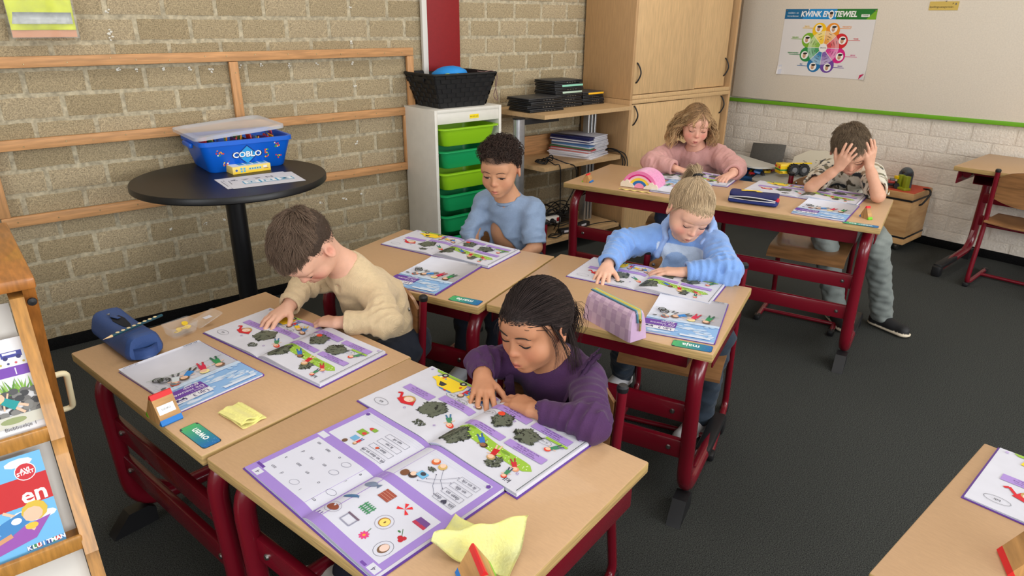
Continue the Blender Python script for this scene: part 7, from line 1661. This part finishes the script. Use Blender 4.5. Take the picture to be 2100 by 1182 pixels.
S_D = dict(desk='D', head=(1.965, 1.360, .776), rot=(237, 33, -11), s=.95, seed=9, h=.0030, ph=.006,
    j=dict(pelvis=(.425, .225, .43), chest=(.420, .190, .55), neck=(.430, .162, .668), shL=(.525, .165, .640), shR=(.312, .165, .632), elL=(.612, .010, .612), wrL=(.478, -.055, .604), elR=(.218, .050, .630), wrR=(.235, -.130, .605),
           knL=(.62, -.06, .40), knR=(.30, -.06, .40), anL=(.59, -.04, .10), anR=(.235, .13, .10), toL=(.56, -.15, .003), toR=(.215, .01, .003)),
    handL=((-.96, -.14, -.08), (0, 0, 1)), handR=((.12, -.96, -.20), (0, 0, 1)), hkL=dict(curl=(8, 14, 10), spread=4, thumb=.55), hkR=dict(curl=(14, 24, 16), spread=9, thumb=.8),
    skin=(230, 180, 154), blush=(226, 136, 118), bl=.6, lips=(206, 122, 112), hair=(176, 152, 120), browc=(186, 148, 116), scalp=.8, brow=.7, cheek=1.15, fat=1.08, front=.062,
    style='tied', knot=(0, -.074, .104), tail=[(0, -.074, .104), (0, -.092, .112), (.0, -.110, .106), (.0, -.124, .07), (.0, -.128, .02)], vol=.008, soft=.007, cap=.0012, nh=5200, var=.24, tip=(194, 172, 142), tw=.008,
    wisps=[dict(p=[(.060, .035, .055), (.074, .025, .02), (.078, .015, -.02)], n=16), dict(p=[(-.060, .038, .055), (-.075, .03, .02), (-.080, .026, -.03)], n=16), dict(p=[(-.074, -.03, .02), (-.082, -.04, -.02), (-.078, -.05, -.06)], n=22)],
    top=dict(name='hoodie', col=(126, 164, 224), inf=.015, amp=.0022, freq=70, cam=.0060, cuff=True, paint=hood_paint, mat=mat('fleece', (126, 164, 224), .95, attr=True, noise=.06, scale=60, bump=.35, bscale=260, spec=.1, sheen=.5), rs=1.06, collar=False, torso=1.06), pants=(52, 62, 74), pinf=.014, shoe=(206, 204, 206), sole=(226, 224, 222))
rD, J_D, H_D, O_D = kid('D', 'blonde girl with a high ponytail in a fluffy light blue hoodie', S_D); hood_mesh(J_D, H_D, rD)
# girl in pink
S_G = dict(desk='E', head=(3.058, 2.138, .888), rot=(226, 17, -4), s=.95, seed=11, h=.0037,
    j=dict(pelvis=(.44, .235, .47), chest=(.435, .200, .62), neck=(.430, .140, .765), shL=(.545, .165, .722), shR=(.305, .165, .715), elL=(.675, .045, .690), wrL=(.700, -.085, .690), elR=(.262, -.045, .690), wrR=(.410, -.085, .680),
           knL=(.52, -.06, .46), knR=(.36, -.06, .46), anL=(.52, -.02, .08), anR=(.36, -.02, .08), toL=(.52, -.15, .003), toR=(.36, -.15, .003)),
    handL=((-.45, -.80, -.28), (0, 0, 1)), handR=((.93, -.1, -.12), (0, 0, 1)), hkL=dict(curl=(28, 34, 20), spread=3),
    skin=(226, 172, 148), blush=(220, 116, 104), bl=.5, lips=(206, 104, 100), hair=(136, 104, 72), browc=(140, 104, 72), brow=.9, mouth=.0003,
    style='bob', vol=.060, cap=.0035, tip=(222, 186, 138),
    top=dict(name='sweatshirt', col=(206, 156, 150), inf=.017, amp=.0032, freq=75, cuff=True, rs=1.12, sleeveL=.90, open=.006), pants=(60, 70, 96), shoe=(190, 190, 196), sole=(226, 226, 226))
kid('G', 'girl with blond curly hair in a pink sweatshirt reading', S_G)
# boy holding his head
def dino(V, J, fwd, lat, sp):
    n = V * 1.0; rg = np.random.default_rng(4); c = np.tile(lin((214, 206, 188)), (len(V), 1)); 
    for i, col in enumerate(((92, 84, 70), (50, 54, 60), (120, 116, 92), (146, 132, 108))):
        w = 0
        for _ in range(7): k = rg.normal(size=3); k = k / np.linalg.norm(k) * rg.uniform(90, 190); w = w + np.sin(V @ k + rg.uniform(0, 6))
        c = np.where((w > 2.2)[:, None], lin(col), c)
    return c
S_H = dict(desk='E', head=(3.150, 1.362, .860), rot=(220, 46, 14), s=.985, seed=13, h=.0033, ph=.006,
    j=dict(pelvis=(1.20, .235, .475), chest=(1.20, .195, .61), neck=(1.205, .085, .765), shL=(1.295, .105, .722), shR=(1.100, .110, .715), elL=(1.355, -.125, .678), wrL=(1.294, -.100, .800), elR=(1.075, -.125, .678), wrR=(1.178, -.152, .788),
           knL=(1.385, -.06, .455), knR=(1.165, -.09, .450), anL=(1.470, .04, .10), anR=(1.27, -.01, .09), toL=(1.575, -.02, .003), toR=(1.33, -.12, .003)),
    handL=((-.10, -.24, .95), (.80, -.55, .0)), handR=((.36, -.28, .88), (-.15, -.95, -.2)), hkL=dict(curl=(4, 12, 10), spread=9, thumb=.6), hkR=dict(curl=(6, 14, 10), spread=9, thumb=.8), hs=.95,
    skin=(218, 166, 138), blush=(206, 116, 100), bl=.5, lips=(190, 112, 104), hair=(106, 88, 70), browc=(96, 74, 58), brow=.9,
    style='short', len=.025, fringe=.10, fwd=.8, lift=.34, mess=.7, cap=.006, nh=5600, tip=(128, 110, 88),
    top=dict(name='tshirt', col=(214, 206, 188), inf=.013, amp=.0028, freq=75, sleeve=.38, paint=dino, rs=1.08, cr=.004), pants=(122, 128, 124), fade=(150, 156, 150), pinf=.016, shoe=(26, 26, 28), sole=(214, 200, 176), shoetop=(30, 30, 34), lace=(206, 206, 70))
kid('H', 'boy in a dinosaur T-shirt holding his head in both hands', S_H)
